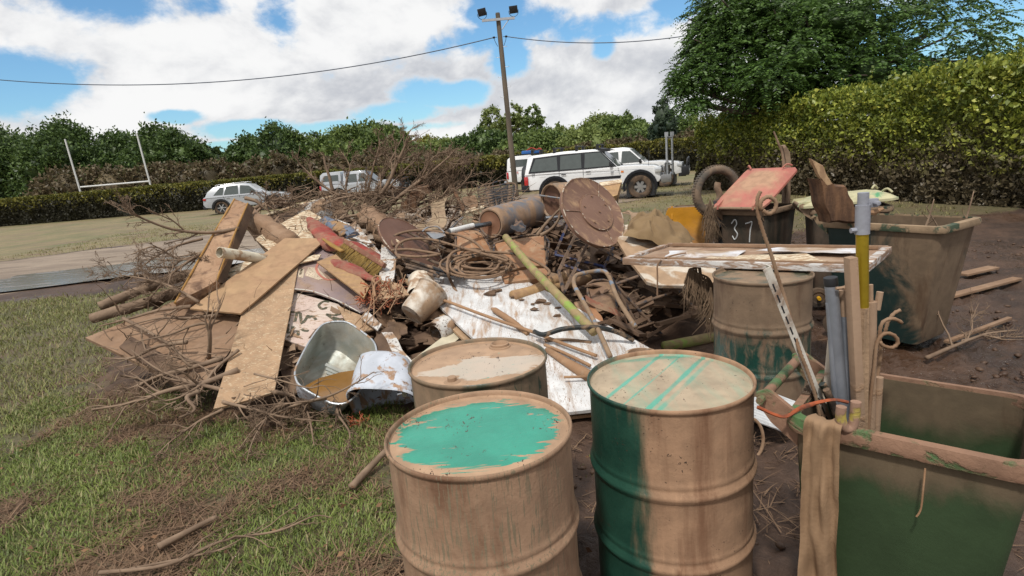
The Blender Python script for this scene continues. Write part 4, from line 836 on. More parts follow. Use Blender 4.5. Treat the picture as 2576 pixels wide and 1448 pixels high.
# ================================================================== wheelie bins
def bin_(label, N_, h, H=1.0, Wd=.57, Dp=.70, bodym=None, rimm=None, lidm=None, lid=None, cap=False, group='wheelie bins', handle=True):
    """N_: top corner where hinge side and a long side meet; h: unit direction along the hinge side; the bin extends to the right of h"""
    h = Vector((h[0], h[1], 0)).normalized(); l = Vector((h.y, -h.x, 0)); N_ = Vector((N_[0], N_[1], 0)); C0 = N_ + h * Wd / 2 + l * Dp / 2
    o = thing('wheelie_bin', label, 'bin', (C0.x, C0.y, 0), 0, group)
    def q(a, b, z): return C0 + h * a + l * b + Vector((0, 0, z))                                  # a across (hinge dir), b along length
    def ring(wa, wb, z, cr, n=5, sh=0.0):
        out = []
        for sx_, sy_, a0 in ((1, 1, 0), (-1, 1, 90), (-1, -1, 180), (1, -1, 270)):
            for i in range(n):
                a = rad(a0 + 90 * i / (n - 1)); out.append(q(sx_ * (wa / 2 - cr) + cr * math.cos(a), sy_ * (wb / 2 - cr) + cr * math.sin(a) + sh, z))
        return out
    z0 = H; rows = [ring(Wd * .78, Dp * .70, .06, .05, sh=-.02), ring(Wd * .80, Dp * .73, .12, .05, sh=-.02), ring(Wd * .93, Dp * .93, z0 - .05, .045), ring(Wd * .93, Dp * .93, z0 - .01, .045), ring(Wd * .90, Dp * .90, z0 - .01, .04), ring(Wd * .90, Dp * .90, z0 - .06, .04), ring(Wd * .76, Dp * .68, .14, .04, sh=-.02)]
    n = len(rows[0]); mb = MB(); mb.add([p for r in rows for p in r], [(i * n + j, i * n + (j + 1) % n, (i + 1) * n + (j + 1) % n, (i + 1) * n + j) for i in range(6) for j in range(n)] + [tuple(range(n))[::-1], tuple(range(6 * n, 7 * n))]); obj('body', mb, bodym, o, ang=50)
    rows = [ring(Wd * .935, Dp * .935, z0 - .055, .05), ring(Wd, Dp, z0 - .05, .06), ring(Wd + .012, Dp + .012, z0 - .03, .06), ring(Wd, Dp, z0, .06), ring(Wd * .91, Dp * .91, z0 + .003, .05), ring(Wd * .905, Dp * .905, z0 - .03, .05)]
    mb = MB(); mb.add([p for r in rows for p in r], [(i * n + j, i * n + (j + 1) % n, ((i + 1) % 6) * n + (j + 1) % n, ((i + 1) % 6) * n + j) for i in range(6) for j in range(n)]); obj('rim', mb, rimm or bodym, o, ang=50)
    if handle:
        mb = MB(); yb = -Dp / 2 - .075; zb = z0 + .03; mb.tube([q(-Wd * .40, yb, zb), q(Wd * .40, yb, zb)], .016, 12)
        for s in (-1, 1):
            pts = [(-Dp / 2 + .03, z0 - .005), (yb + .012, zb + .03), (yb - .022, zb + .012), (yb - .020, zb - .02), (-Dp / 2 - .05, z0 - .05), (-Dp / 2 + .03, z0 - .11)]
            for e, d_ in ((s * Wd * .40, .018),): 
                vs = [q(e - d_ / 2, a, b) for a, b in pts] + [q(e + d_ / 2, a, b) for a, b in pts]; k = len(pts); mb.add(vs, [tuple(range(k)), tuple(range(2 * k - 1, k - 1, -1))] + [(i, k + i, k + (i + 1) % k, (i + 1) % k) for i in range(k)])
            mb.tube([q(s * Wd * .43, yb, zb), q(s * Wd * .49, yb, zb)], .012, 8)
        obj('handle', mb, rimm or bodym, o)
    for s in (-1, 1):
        M = frame_to(q(s * Wd * .40, -Dp * .36, .1), q(s * Wd * .40, -Dp * .36, .1) + h * s); mb = MB(); mb.lathe([(.05, -.025), (.06, -.03), (.095, -.03), (.10, -.015), (.10, .015), (.095, .03), (.06, .03), (.05, .02), (.0, .018)], M, 28); wh = obj('wheel', mb, TYRE, o)
        if cap: mb = MB(); mb.lathe([(0, .075), (.016, .075), (.018, .07), (.018, .02)], M, 14); cp = obj('hub_cap', mb, plain('yellow_plastic', (.7, .38, .02), .45), None); cp.parent = wh; cp.location = Vector(cp.location) - Vector(o.location) - Vector(wh.location)
    if lid is not None:                                       # lid opened by an angle about the hinge, 0 = closed
        yb = -Dp / 2 - .085; zb = z0 + .035; ca, sa = math.cos(lid), math.sin(lid); mb = MB()
        def lp(a, b, c): return q(a, yb + b * ca - c * sa, zb + b * sa + c * ca)
        LW, LL = Wd * 1.02, Dp + .12; prof = []
        nu, nv = 10, 14
        def hgt(x, y):
            e = min(1, (1 - abs(2 * x - 1)) / .16) * min(1, y / .22) * min(1, (1 - y) / .10); k = min(1, max(0, e)); p = .045 * k * k * (3 - 2 * k); inn = .018 if (.24 < x < .76 and .22 < y < .80) else 0; return p + inn
        def wid(y): return LW * (1 if y > .1 else .86 + 1.4 * y) * (1 if y < .93 else 1 - (y - .93) * 2.2)
        top = [[lp((i / nu - .5) * wid(j / nv), j / nv * LL, hgt(i / nu, j / nv)) for j in range(nv + 1)] for i in range(nu + 1)]; bot = [[lp((i / nu - .5) * wid(j / nv), j / nv * LL, hgt(i / nu, j / nv) * .6 - .022) for j in range(nv + 1)] for i in range(nu + 1)]
        vs = [p for r in top for p in r] + [p for r in bot for p in r]; K = len(vs) // 2; w_ = nv + 1; fs = []
        for i in range(nu):
            for j in range(nv): o_ = i * w_ + j; fs += [(o_, o_ + w_, o_ + w_ + 1, o_ + 1), (K + o_ + 1, K + o_ + w_ + 1, K + o_ + w_, K + o_)]
        for i in range(nu): a = i * w_; fs.append((a, K + a, K + a + w_, a + w_)); a = i * w_ + nv; fs.append((a + w_, K + a + w_, K + a, a))
        for j in range(nv): fs.append((j + 1, K + j + 1, K + j, j)); a = nu * w_ + j; fs.append((a, K + a, K + a + 1, a + 1))
        mb.add(vs, fs)
        for s in (-1, 1):                                     # grips at the free end and hinge arms
            mb.tube(curve([lp(s * LW * .30, LL * .86, .06), lp(s * LW * .36, LL * .90, .085), lp(s * LW * .42, LL * .94, .05)], 3), .01, 6)
            pts = [lp(s * Wd * .34, -.02, -.01), lp(s * Wd * .34, .0, .03), lp(s * Wd * .34, .14, .035), lp(s * Wd * .34, .14, -.01)]; pts2 = [p + h * .018 for p in pts]; mb.add(pts + pts2, [(0, 1, 2, 3), (7, 6, 5, 4), (0, 4, 5, 1), (1, 5, 6, 2), (2, 6, 7, 3), (3, 7, 4, 0)])
        obj('lid', mb, lidm, o, ang=35)
    return o, q
BD = mat('bin_dark_body', (.014, .022, .018), .6, mstreak=(1, 1, .2), mud=.42, mudcol=(.12, .08, .055), mscale=3, stretch=(1, 1, .4), msoft=.2, speck=.12, sscale=30, speckcol=(.17, .12, .085)); BR = mat('bin_muddy_rim', (.03, .045, .03), .7, mud=.75, mudcol=(.25, .17, .11), mscale=8)
REDL = mat('bin_lid_red', (.42, .14, .11), .6, mud=.64, mudcol=(.42, .25, .16), mscale=3.5, msoft=.16, mask=lambda t, co: ramp(t, dist2(t, co, .0, .0, .26, .22), .4, 1.3, .12, -.16, 'LINEAR'), speck=.15, sscale=30, speckcol=(.38, .26, .17), bump=.3)
YELL = mat('bin_lid_yellow', (.56, .255, .018), .5, mud=.5, mudcol=(.40, .20, .075), mscale=3, msoft=.2, mask=lambda t, co: ramp(t, lin(t, co, 0, 0, 1, -.5), -.3, .25, .1, -.22, 'LINEAR'), speck=.2, sscale=26, speckcol=(.20, .10, .045))
GRNL = mat('bin_lid_pale_green', (.10, .33, .16), .55, mud=.68, mudcol=(.48, .45, .28), mscale=4, msoft=.06, bump=.3)
n1_ = Z(1930, 530, .98); n2_ = Z(1822, 514, .98); b37, q37 = bin_('dark bin marked 37 with a faded red lid propped half open', n1_, (-.62, .78), H=.98, bodym=BD, rimm=BR, lidm=REDL, lid=rad(25))
# the painted number
wp = mat('white_brush_paint', (.66, .68, .68), .7, mud=.2, mscale=40, bump=.2)
def strokes(name, lines, M_pl, r, m, parent, lab=None):
    for ln_ in lines:
        mb = MB(); mb.tube(curve([M_pl(a, b) for a, b in ln_], 5), r, 6, flat=1); s_ = obj(name, mb, m, parent)
def face_pt(o_, q, Dp, Wd, H):                              # point on the leaning hinge-side wall: a across, z up
    def f(a, z): k = (z - .12) / (H - .17); return q(a, -(Dp * (.73 + .20 * k)) / 2 - .02 * (1 - k) - .001, z)
    return f
fp = face_pt(b37, q37, .70, .57, .98); zc, sz = .77, .13
def g37(pts, a0): return [(a0 - x * sz * .62, zc + y * sz) for x, y in pts]
strokes('painted_number', [g37([(-.4, .5), (.1, .85), (.35, .5), (0, .1), (.4, -.35), (.0, -.8), (-.35, -.5)], .085), g37([(-.45, .55), (0, .62), (.45, .7), (.2, .0), (.1, -.5), (.05, -.95)], -.075)], fp, .0065, wp, b37)
n1_ = Z(1786, 524, .92); n2_ = Z(1708, 506, .92); hv = Vector((-.9, .42, 0)); bY, qY = bin_('bin with a yellow lid hanging open down its side, stuffed with rubbish', n1_, hv, H=.92, Wd=.5, Dp=.55, bodym=BD, rimm=BR, lidm=YELL, lid=rad(262))
n1_ = Z(2034, 524, .98); n2_ = Z(2060, 500, .98); bG, qG = bin_('dark green bin with a pale green closed lid, behind the rotten timber', Z(2040, 528, .98), (.32, .95), H=.98, bodym=BD, rimm=BR, lidm=GRNL, lid=rad(3), cap=True)
BL = mat('bin_half_muddy', (.012, .03, .027), .55, mstreak=(1, 1, .25), mud=.5, mudcol=(.17, .118, .075), mscale=3.4, mdist=.8, msoft=.1, mask=lambda t, co: ramp(t, lin(t, co, .8, -.4, .3, -.1), -.2, .2, -.26, .24, 'LINEAR'), bump=.3)
n1_ = Z(2064, 556, .98); n2_ = Z(2262, 566, .98); ll = (n2_ - n1_).normalized(); bL, qL = bin_('open dark bin holding the rotten timber, half covered in brown mud', n1_, (-ll.y, ll.x), H=.98, Wd=.6, Dp=.9, bodym=BL, rimm=mat('bin_pale_rim', (.05, .075, .045), .7, mud=.62, mudcol=(.30, .21, .13), mscale=7))
FG = mat('bin_green_body', (.036, .062, .028), .5, mstreak=(1, 1, .2), mud=.50, mdist=1.0, mudcol=(.13, .095, .058), mscale=3, msoft=.16, mask=lambda t, co: ramp(t, lin(t, co, 0, 0, 1, -.60), -.05, .12, -.35, .22, 'LINEAR'), bump=.25, speck=.05, sscale=40, speckcol=(.2, .15, .1))
FR = mat('bin_green_rim', (.085, .16, .06), .55, mud=.6, mudcol=(.27, .155, .10), mscale=8, msoft=.05, bump=.8)
A_ = Vector((.80, 1.63, 0)); hF = Vector((.66, .75, 0)).normalized(); bF, qF = bin_('green bin in the right foreground filled with pipes, stakes and steel rods', A_, hF, H=.86, Wd=.50, Dp=.60, bodym=FG, rimm=FR, group='wheelie bins')
# part open lid hanging behind the front bin is out of sight; its writing on the rim is raised lettering
lM = Matrix.Translation(qF(-.02, -.285, .8665)) @ Matrix.Rotation(math.atan2(hF.y, hF.x), 4, 'Z')
to = text_obj('rim_lettering', 'IEIVIE', lM, .04, mat('rim_letter', (.11, .075, .05), .8), None); to.parent = bF; to.location = Vector(lM.translation) - Vector(bF.location)
# ================================================================== the debris heap
def zz(x0, y0, s):                                        # reading scale of an enlarged view of the scene plan
    return lambda x, y: ((x0 + x / s) * .638572, (y0 + y / s) * .638572)
z2 = zz(1200, 700, 3.2175); z3 = zz(1700, 650, 2.861); z4 = zz(1600, 1050, 2.861); z5 = zz(2400, 750, 2.2275); z6 = zz(2000, 850, 4.826); z7 = zz(2730, 1050, 2.069); z8 = zz(1000, 1150, 4.826); z9 = zz(700, 1000, 2.069); zA = zz(1350, 1200, 4.826); zB = zz(504, 1400, 1.6683)
def PP(pts, dy=0.0): return [P(p[0], p[1], dy + (p[2] if len(p) > 2 else 0)) for p in pts]
def HP(zf, pts, dy=0.0, n=6): return curve([P(*zf(x, y), dy) for x, y in pts], n)
MUDBOARD = mat('board_muddy_tan', (.42, .27, .15), .75, mud=.55, mudcol=(.38, .235, .135), mscale=1.6, mdist=1.5, stretch=(1, 1, 2.2), msoft=.1, speck=.05, sscale=34, bump=.3, wave=('DIAGONAL', 1.8, 9, .08, .12))
STREAK = mat('board_streaked', (.62, .50, .34), .75, mud=.72, mudcol=(.40, .26, .155), mscale=20, mdist=3.2, stretch=(.6, 1.8, 1.3), rot=(0, .3, .9), msoft=.06, speck=.1, sscale=40, bump=.4, seed=3)
CREAM = mat('board_cream', (.70, .60, .44), .7, mud=.5, mudcol=(.42, .28, .17), mscale=10, mdist=2.4, stretch=(.8, 2.4, 1), rot=(0, .2, .7), msoft=.05, speck=.2, sscale=46, bump=.4, seed=8)
WHITEB = mat('white_laminate', (.66, .66, .66), .45, mud=.32, mudcol=(.36, .23, .14), mscale=4, mdist=1.2, stretch=(3.2, .5, 1), rot=(0, 0, rad(35)), msoft=.12, speck=.56, sscale=66, speckcol=(.24, .15, .095), bump=.3, seed=11)
WFLECK = mat('white_flecked', (.60, .58, .55), .5, mud=.40, mudcol=(.36, .23, .14), mscale=5, mdist=1, msoft=.06, speck=.62, sscale=50, speckcol=(.12, .075, .05), bump=.3, seed=13)
EDGE = mat('board_edge', (.30, .20, .13), .8, mud=.4, mscale=10)
DARKW = mat('dark_wet_wood', (.075, .045, .03), .75, base2=(.13, .08, .05), bscale=4, mud=.35, mudcol=(.20, .125, .075), mscale=4, msoft=.15, bump=.7)
PLY = mat('ply_orange', (.42, .26, .12), .7, mud=.5, mudcol=(.34, .205, .12), mscale=3, mdist=1.2, stretch=(1, 3, 1), msoft=.14, bump=.35, wave=('X', 6, 5, .15, .25), seed=5)
BROWNM = mat('brown_mud_sheet', (.22, .135, .085), .7, base2=(.30, .195, .125), bscale=3, mud=.5, mudcol=(.27, .165, .10), mscale=3, msoft=.1, speck=.1, sscale=30, bump=.4)
CHAIRM = mat('mud_orange_vinyl', (.34, .17, .085), .55, mud=.35, mudcol=(.40, .27, .17), mscale=6, mdist=1.2, msoft=.1, speck=.08, sscale=30, bump=.3, seed=21)
HOSEM = mat('hose_muddy', (.04, .032, .026), .6, mud=.72, mudcol=(.23, .145, .09), mscale=9, bump=.3)
STEELM = mat('steel_frame_muddy', (.03, .032, .042), .5, mud=.58, mudcol=(.19, .125, .085), mscale=8, bump=.3); BLKP = mat('black_bar_muddy', (.012, .013, .016), .45, mud=.42, mudcol=(.26, .17, .11), mscale=5, msoft=.08)
BRANCH = mat('dead_branch_bark', (.245, .17, .115), .85, base2=(.15, .10, .067), bscale=7, bump=.6); BRANCH2 = mat('dead_branch_dark', (.16, .095, .06), .85, base2=(.09, .055, .038), bscale=6, bump=.6)
CHROME = mat('chrome_pipe', (.42, .43, .45), .2, metal=.9, mud=.3, mudcol=(.28, .18, .11), mscale=6, msoft=.08, bump=.1)
# --- base mound of mud and rubble
def mh(x, y):
    fy = float(np.interp(y, [3.9, 4.6, 5.6, 6.5, 7.0, 7.5, 8.2, 9.5], [0, .05, .30, .52, .62, .66, .5, -.02])); left = -3.5 - .12 * y
    fx_ = float(np.interp(x, [-4.6, -3.4, -2.0, .9, 1.7, 2.6], [0, .35, 1, 1, .5, 0])); return fy * fx_
mb = MB(); nx_, ny_ = 110, 90
for i in range(nx_ + 1):
    for j in range(ny_ + 1):
        x = -4.6 + 7.3 * i / nx_; y = 3.7 + 5.8 * j / ny_; h = mh(x, y); p = Vector((x * 2.2, y * 2.2, 0)); mb.v.append((x, y, h * (1 + .5 * noise.noise(p * .7)) + .09 * min(1, h * 6) * noise.fractal(p * 2.2, 1, 2, 4) - .03))
for i in range(nx_):
    for j in range(ny_): a = i * (ny_ + 1) + j; mb.f.append((a, a + ny_ + 1, a + ny_ + 2, a + 1))
props(obj('debris_mound', mb, mat('debris_mound_mud_shade', (.055, .033, .022), .8, base2=(.12, .072, .045), bscale=5, bump=1.0)), 'mound of mud and rubble under the debris heap', 'rubble', kind='stuff')  # mud coloured extra dark, so the shade in the heap's gaps is painted in
rng = np.random.default_rng(5); mb = MB()                 # crumbs and splinters filling the gaps
for i in range(800):
    x = rng.uniform(-3.6, 2.0); y = rng.uniform(4.3, 8.6); h = mh(x, y)
    if h < .06: continue
    R = Matrix.Rotation(rng.uniform(0, 6.3), 3, 'Z') @ Matrix.Rotation(rng.uniform(-.7, .7), 3, 'X') @ Matrix.Rotation(rng.uniform(-.5, .5), 3, 'Y'); l = rng.uniform(.08, .55); mb.box((x, y, h + rng.uniform(0, .20)), (l, rng.uniform(.02, .13), rng.uniform(.008, .035)), R)
props(obj('rubble', mb, mat('rubble_gap_shade', (.10, .06, .038), .8, base2=(.16, .10, .062), bscale=3, bump=.6), smooth=False), 'splinters and broken scraps of board filling the heap', 'rubble', kind='stuff')  # scraps darkened in colour to stand in for shade between the boards

GB = 'boards on the debris heap'
def board(label, cs, th, m, name='board', dy=0.0, cat='board', group=GB, **kw):
    mb = MB(); c = [p if isinstance(p, Vector) else P(p[0], p[1], dy + (p[2] if len(p) > 2 else 0)) for p in cs]; mb.slab(c, th, 14, 8, **kw); return T(name, mb, m, label, cat, group, ang=30)
board('long smooth tan board lying uppermost across the left of the heap', [(478, 776), (605, 788), (822, 600), (717, 597)], .016, MUDBOARD, dy=-.22, warp=.012)
board('long tan board sloping down to the grass, scraped pale at its lower end', [(537, 1028), (690, 986), (752, 660), (648, 655)], .018, STREAK, dy=-.12, warp=.02, sag=-.01, seed=2)
board('wide cream sheet streaked with mud behind the red cloth', [(640, 598), (775, 527), (955, 650), (800, 735)], .014, CREAM, dy=.12, warp=.03, sag=.02, seed=3)
board('white flecked sheet showing beside the red cloth', [(842, 548), (905, 572), (1000, 690), (900, 660)], .012, WFLECK, dy=.08, warp=.02, seed=4)
board('short plain brown board below the broom', [(797, 658), (845, 639), (930, 720), (916, 748)], .016, PLY, dy=-.35, seed=5)
Fb = board('half hidden pale board with faded hand lettering at the left of the heap', [(470, 727), (630, 651), (760, 700), (500, 760)], .014, CREAM, name='lettered_board', dy=.0, warp=.01, seed=6)
board('narrow torn cream strip poking out beneath the uppermost tan board', [(722, 668), (790, 640), (808, 640), (800, 652)], .01, CREAM, dy=-.18, warp=.01, seed=7)
board('thin white painted batten standing against the stained mattress', [(470, 735), (478, 745), (584, 632), (577, 622)], .02, mat('white_batten', (.62, .60, .56), .6, mud=.35, mscale=6), name='batten', dy=-.05, cat='batten')
board('big grey brown sheet flat on the ground under the left branches', [(215, 850), (470, 742), (640, 800), (500, 985)], .03, BROWNM, name='timber_sheet', dy=.0, warp=.03, seed=9)
board('thick muddy plank lying on the ground at the far left', [(300, 872), (330, 846), (500, 940), (470, 985)], .06, DARKW, name='plank', dy=-.05, cat='plank', warp=.01)
board('dark underside of an upturned table top behind the cream sheet', [(640, 553), (853, 491), (885, 556), (725, 590)], .02, DARKW, name='upturned_table', dy=.55, cat='table', warp=.01)
mb = MB(); mb.tube(PP([(636, 552), (745, 517), (856, 488)], .5), .02, 6); T('pale_strip', mb, CREAM, 'pale edging strip on the upturned table top', 'edging')
board('muddy plank running under the cream sheet toward the mattress', [(612, 560), (632, 548), (735, 660), (700, 668)], .05, BROWNM, name='plank', dy=.25, cat='plank')
board('brown board leaning inside the dark gap behind the white tube', [(600, 520), (680, 560), (745, 610), (640, 600)], .03, BROWNM, dy=.45, seed=10, warp=.02)
board('tan board with a broken corner between the signs and the wire bundle', [(848, 768), (905, 790), (962, 822), (888, 838)], .014, STREAK, dy=-.12, warp=.015, seed=11)
board('small square white flecked offcut below the wire bundle', [(905, 798), (925, 782), (960, 815), (950, 830)], .012, WFLECK, name='offcut', dy=-.2, cat='offcut')
board('ribbed brown mat under the tan board that slopes to the grass', [(690, 870), (760, 855), (900, 1000), (720, 985)], .02, DARKW, name='ribbed_mat', dy=.1, cat='mat')
board('pale timber panel on the ground behind the drums, under the upturned tub', [(860, 1020), (915, 925), (1010, 960), (925, 1075)], .02, BROWNM, name='timber_sheet', dy=.12, warp=.01)
board('cream metal channel lying below the white board, behind the drum with bungs', [(1010, 925), (1165, 808), (1178, 832), (1050, 935)], .05, mat('cream_metal', (.55, .49, .36), .6, mud=.3, mscale=6, speck=.3, sscale=40), name='metal_channel', dy=-.15, cat='channel')
wb = [P(1023, 690), P(1300, 692), Vector((1.36, 3.50, .10)), Vector((.20, 3.36, .115))]
o = board('large white laminated door panel flecked with mud, sloping toward the drums', wb, .022, WHITEB, name='white_panel_sheet', cat='panel', warp=.02, seed=12)
dn = Vector((-.05, .03, -.05)); board('second sheet showing as a layered edge under the large white panel', [p + dn for p in wb], .02, STREAK, name='white_panel_sheet', cat='panel', warp=.02, seed=12)
for i, (x, y, s) in enumerate([(950, 440, 1.7), (1010, 400, 1), (1050, 385, .8), (1500, 580, 1.6), (1580, 610, .9), (1440, 695, 1), (1230, 470, .7), (1200, 505, .8), (1700, 675, .8), (1900, 770, 1.4), (1300, 545, .7), (1690, 790, 1), (1850, 655, .8), (1420, 615, .6), (2040, 790, .7)]):
    mb = MB(); c = P(*z4(x, y)); k = (c - wb[0]).dot((wb[1] - wb[0]).cross(wb[3] - wb[0]).normalized()); nrm = (wb[1] - wb[0]).cross(wb[3] - wb[0]).normalized(); c = c - nrm * k
    if nrm.z < 0: nrm = -nrm
    mb.blob(c + nrm * .02, (.034 * s, .02 * s, .014 * s), 2, .9, 2.2, i); T('mud_clod', mb, DARKW, 'dark clod of mud stuck on the large white panel', 'clod', 'clods of mud on the white panel')
_wn = (wb[1] - wb[0]).cross(wb[3] - wb[0]).normalized(); _wn = _wn if _wn.z > 0 else -_wn
def WP(pts, off=.02): return [(lambda d, e: e + d * ((wb[0] - e).dot(_wn) / d.dot(_wn)) + _wn * off)(Vector(ray(*z4(x, y))), Vector((0, 0, EYE))) for x, y in pts]
# writing on the boards
INK = mat('sign_paint', (.085, .085, .055), .7, mud=.35, mudcol=(.30, .2, .13), mscale=20)
sg = [(734, 733), (714, 853), (885, 912), (905, 815), (850, 764)]; sp_ = PP(sg, .0); pl_o = sp_[0]; pl_n = (sp_[1] - sp_[0]).cross(sp_[4] - sp_[0]).normalized()
if pl_n.y > 0: pl_n = -pl_n
def onpl(u, v, off=.004, o_=None, n_=None):
    o_ = o_ or pl_o; n_ = n_ or pl_n; d = Vector(ray(u, v)); e = Vector((0, 0, EYE)); t = (o_ - e).dot(n_) / d.dot(n_); return e + d * t + n_ * off
sign = thing('hand_painted_sign', 'white hand painted sign with big upside down letters, behind the tub', 'sign', tuple(onpl(800, 850, 0)), 0)
mb = MB(); mb.poly([onpl(u, v, 0) for u, v in sg], .014); obj('sign_panel', mb, mat('sign_white', (.56, .49, .42), .7, mud=.30, mudcol=(.38, .25, .16), mscale=6, mdist=2, stretch=(1, 3, 1), msoft=.05, speck=.55, sscale=70, speckcol=(.16, .10, .07), base2=(.50, .38, .33), bscale=2.2), sign, smooth=False)
glyph = [[(1430, 190), (1330, 180), (1250, 230), (1240, 270), (1290, 320), (1360, 310), (1372, 288)], [(1370, 425), (1590, 445)], [(1390, 430), (1560, 545)], [(1500, 480), (1830, 580)], [(1610, 360), (1570, 400), (1610, 430), (1650, 400), (1610, 362)],
         [(700, 375), (880, 400)], [(690, 380), (655, 560)], [(820, 400), (780, 565)], [(885, 405), (915, 600), (1035, 440)], [(1045, 500), (1080, 465), (1140, 478), (1182, 530)], [(655, 610), (640, 760)], [(610, 755), (690, 775)], [(745, 655), (735, 740), (715, 800)], [(840, 740), (845, 825)], [(910, 705), (960, 735), (1040, 740)]]
def inkline(pts_v, r, par, o_=None, n_=None, m=INK):
    mb = MB(); pts = curve([onpl(u, v, .001, o_, n_) for u, v in pts_v], 4); n_ = n_ or pl_n; k = len(pts); vs = []
    for i, p in enumerate(pts):
        d = (pts[min(i + 1, k - 1)] - pts[max(i - 1, 0)]).normalized(); s_ = d.cross(n_).normalized() * r; vs += [p - s_, p + s_, p + s_ + n_ * .003, p - s_ + n_ * .003]
    fs = [(0, 1, 2, 3), tuple(4 * (k - 1) + a for a in (3, 2, 1, 0))]
    for i in range(k - 1):
        for a in range(4): b = (a + 1) % 4; fs.append((4 * i + a, 4 * (i + 1) + a, 4 * (i + 1) + b, 4 * i + b))
    mb.add(vs, fs); return obj('lettering', mb, m, par)
for gl in glyph: inkline([z8(x, y) for x, y in gl], .0125, sign)
zC = zz(750, 1000, 6.0325); fo = P(470, 727); fn_ = (P(630, 651) - fo).cross(P(500, 760) - fo).normalized()
if fn_.y > 0: fn_ = -fn_
FI = mat('faded_sign_paint', (.26, .24, .17), .8)
for gl in [[(120, 835), (290, 720)], [(110, 830), (170, 850)], [(420, 632), (640, 500), (700, 495)], [(600, 580), (700, 500)], [(800, 470), (810, 420), (870, 430), (830, 480)], [(840, 485), (1060, 405)], [(600, 700), (640, 745), (700, 700)]]:
    inkline([zC(x, y) for x, y in gl], .010, Fb, fo + fn_ * .012, fn_, FI)
    ob = COL.objects[-1] if False else None
sg2 = [(736, 727), (786, 733), (848, 756), (907, 787), (945, 775), (880, 680), (800, 600), (757, 630)]; q0 = P(736, 727, -.08); q1 = P(907, 787, -.08); q2 = P(800, 600, -.08); n2_ = (q1 - q0).cross(q2 - q0).normalized()
if n2_.y > 0: n2_ = -n2_
PUR = mat('sign_purple', (.20, .165, .19), .4, base2=(.30, .22, .20), bscale=2.5, mud=.40, mudcol=(.34, .23, .16), mscale=3, msoft=.12, speck=.3, sscale=60)
sign2 = thing('printed_sign', 'purplish printed sign board with small print panels and a curved edge', 'sign', tuple(onpl(830, 700, 0, q0, n2_)), 0)
mb = MB(); mb.poly([onpl(u, v, 0, q0, n2_) for u, v in sg2], .012); obj('sign_panel', mb, PUR, sign2, smooth=False)
mb = MB(); mb.tube(curve([onpl(u, v, .004, q0, n2_) for u, v in sg2[:4]], 5), .006, 6); obj('trim', mb, mat('pale_trim', (.6, .56, .5), .5, mud=.35, mscale=12), sign2)
for qd in ([(752, 676), (766, 678), (763, 699), (749, 697)], [(776, 672), (800, 674), (822, 700), (800, 704), (767, 692)]):
    mb = MB(); mb.poly([onpl(u, v, .003, q0, n2_) for u, v in qd], .003); obj('print_panel', mb, mat('print_panel', (.58, .48, .36), .6, speck=.75, sscale=95, speckcol=(.25, .17, .12), bump=0), sign2, smooth=False)
pa, pb = onpl(754, 697, .006, q0, n2_), onpl(762, 672, .006, q0, n2_); xd = (pb - pa).normalized(); yd = n2_.cross(xd); Mt = Matrix((xd, yd, n2_)).transposed().to_4x4(); Mt.translation = pa.lerp(pb, .5) - Vector(sign2.location); text_obj('phone_number', '913 990', Mt, .034, INK, sign2, .001)
inkline([z9(1150, 70), z9(1130, 120), z9(1160, 175), z9(1220, 210), z9(1290, 205)], .012, sign2, q0, n2_, mat('faded_red_print', (.48, .18, .13), .6))
# mattress, tube
QM = mat('mattress_quilt', (.37, .235, .145), .8, base2=(.29, .17, .10), bscale=3, mud=.3, mudcol=(.16, .09, .055), mscale=5, msoft=.08, speck=.2, sscale=18, speckcol=(.10, .055, .035), bump=.5)
t_ = QM.node_tree; vo = nd(t_, 'ShaderNodeTexVoronoi', feature='DISTANCE_TO_EDGE'); vo.inputs['Scale'].default_value = 9; t_.links.new(nd(t_, 'ShaderNodeTexCoord').outputs['Object'], vo.inputs['Vector']); b2 = nd(t_, 'ShaderNodeBump'); b2.inputs['Strength'].default_value = .8; b2.inputs['Distance'].default_value = .02
t_.links.new(ramp(t_, vo.outputs['Distance'], 0, .3), b2.inputs['Height']); pb_ = [n for n in t_.nodes if n.type == 'BSDF_PRINCIPLED'][0]; t_.links.new(pb_.inputs['Normal'].links[0].from_socket, b2.inputs['Normal']); t_.links.new(b2.outputs[0], pb_.inputs['Normal'])
mo = thing('mattress', 'stained brown quilted mattress standing on edge at the left of the heap', 'mattress', tuple(P(520, 690)), 0)
mc = [P(590, 500, -.45), P(623, 511, -.45), P(545, 705, -.35), P(440, 762, -.3)]; mb = MB(); mb.slab(mc, .10, 6, 20, warp=.025, wf=3); mid_ = obj('quilted_side', mb, QM, mo, ang=60)
off = (P(660, 540, .2) - P(623, 511, -.45)) * .42; mb = MB(); mb.slab([mc[1], mc[1] + off, mc[2] + off, mc[2]], .02, 6, 16, warp=.03, seed=4); obj('sleeping_side', mb, DARKW, mo)
for a, b in ((0, 3), (1, 2)): mb = MB(); mb.tube(curve([mc[a], mc[a].lerp(mc[b], .5) + Vector((0, -.01, .01)), mc[b]], 6), .010, 6); obj('piping', mb, mat('piping_ochre', (.36, .19, .05), .7), mo)
mb = MB(); a, b = P(552, 634, -.75), P(690, 655, .0); mb.pipe(a, b, .052, .045, 20); T('cardboard_tube', mb, mat('tube_white', (.66, .60, .47), .6, mud=.42, mudcol=(.40, .28, .18), mscale=7, stretch=(.4, 1, 1), speck=.25, sscale=60), 'pale hollow tube with a muddy mouth poking out of the left side', 'tube')
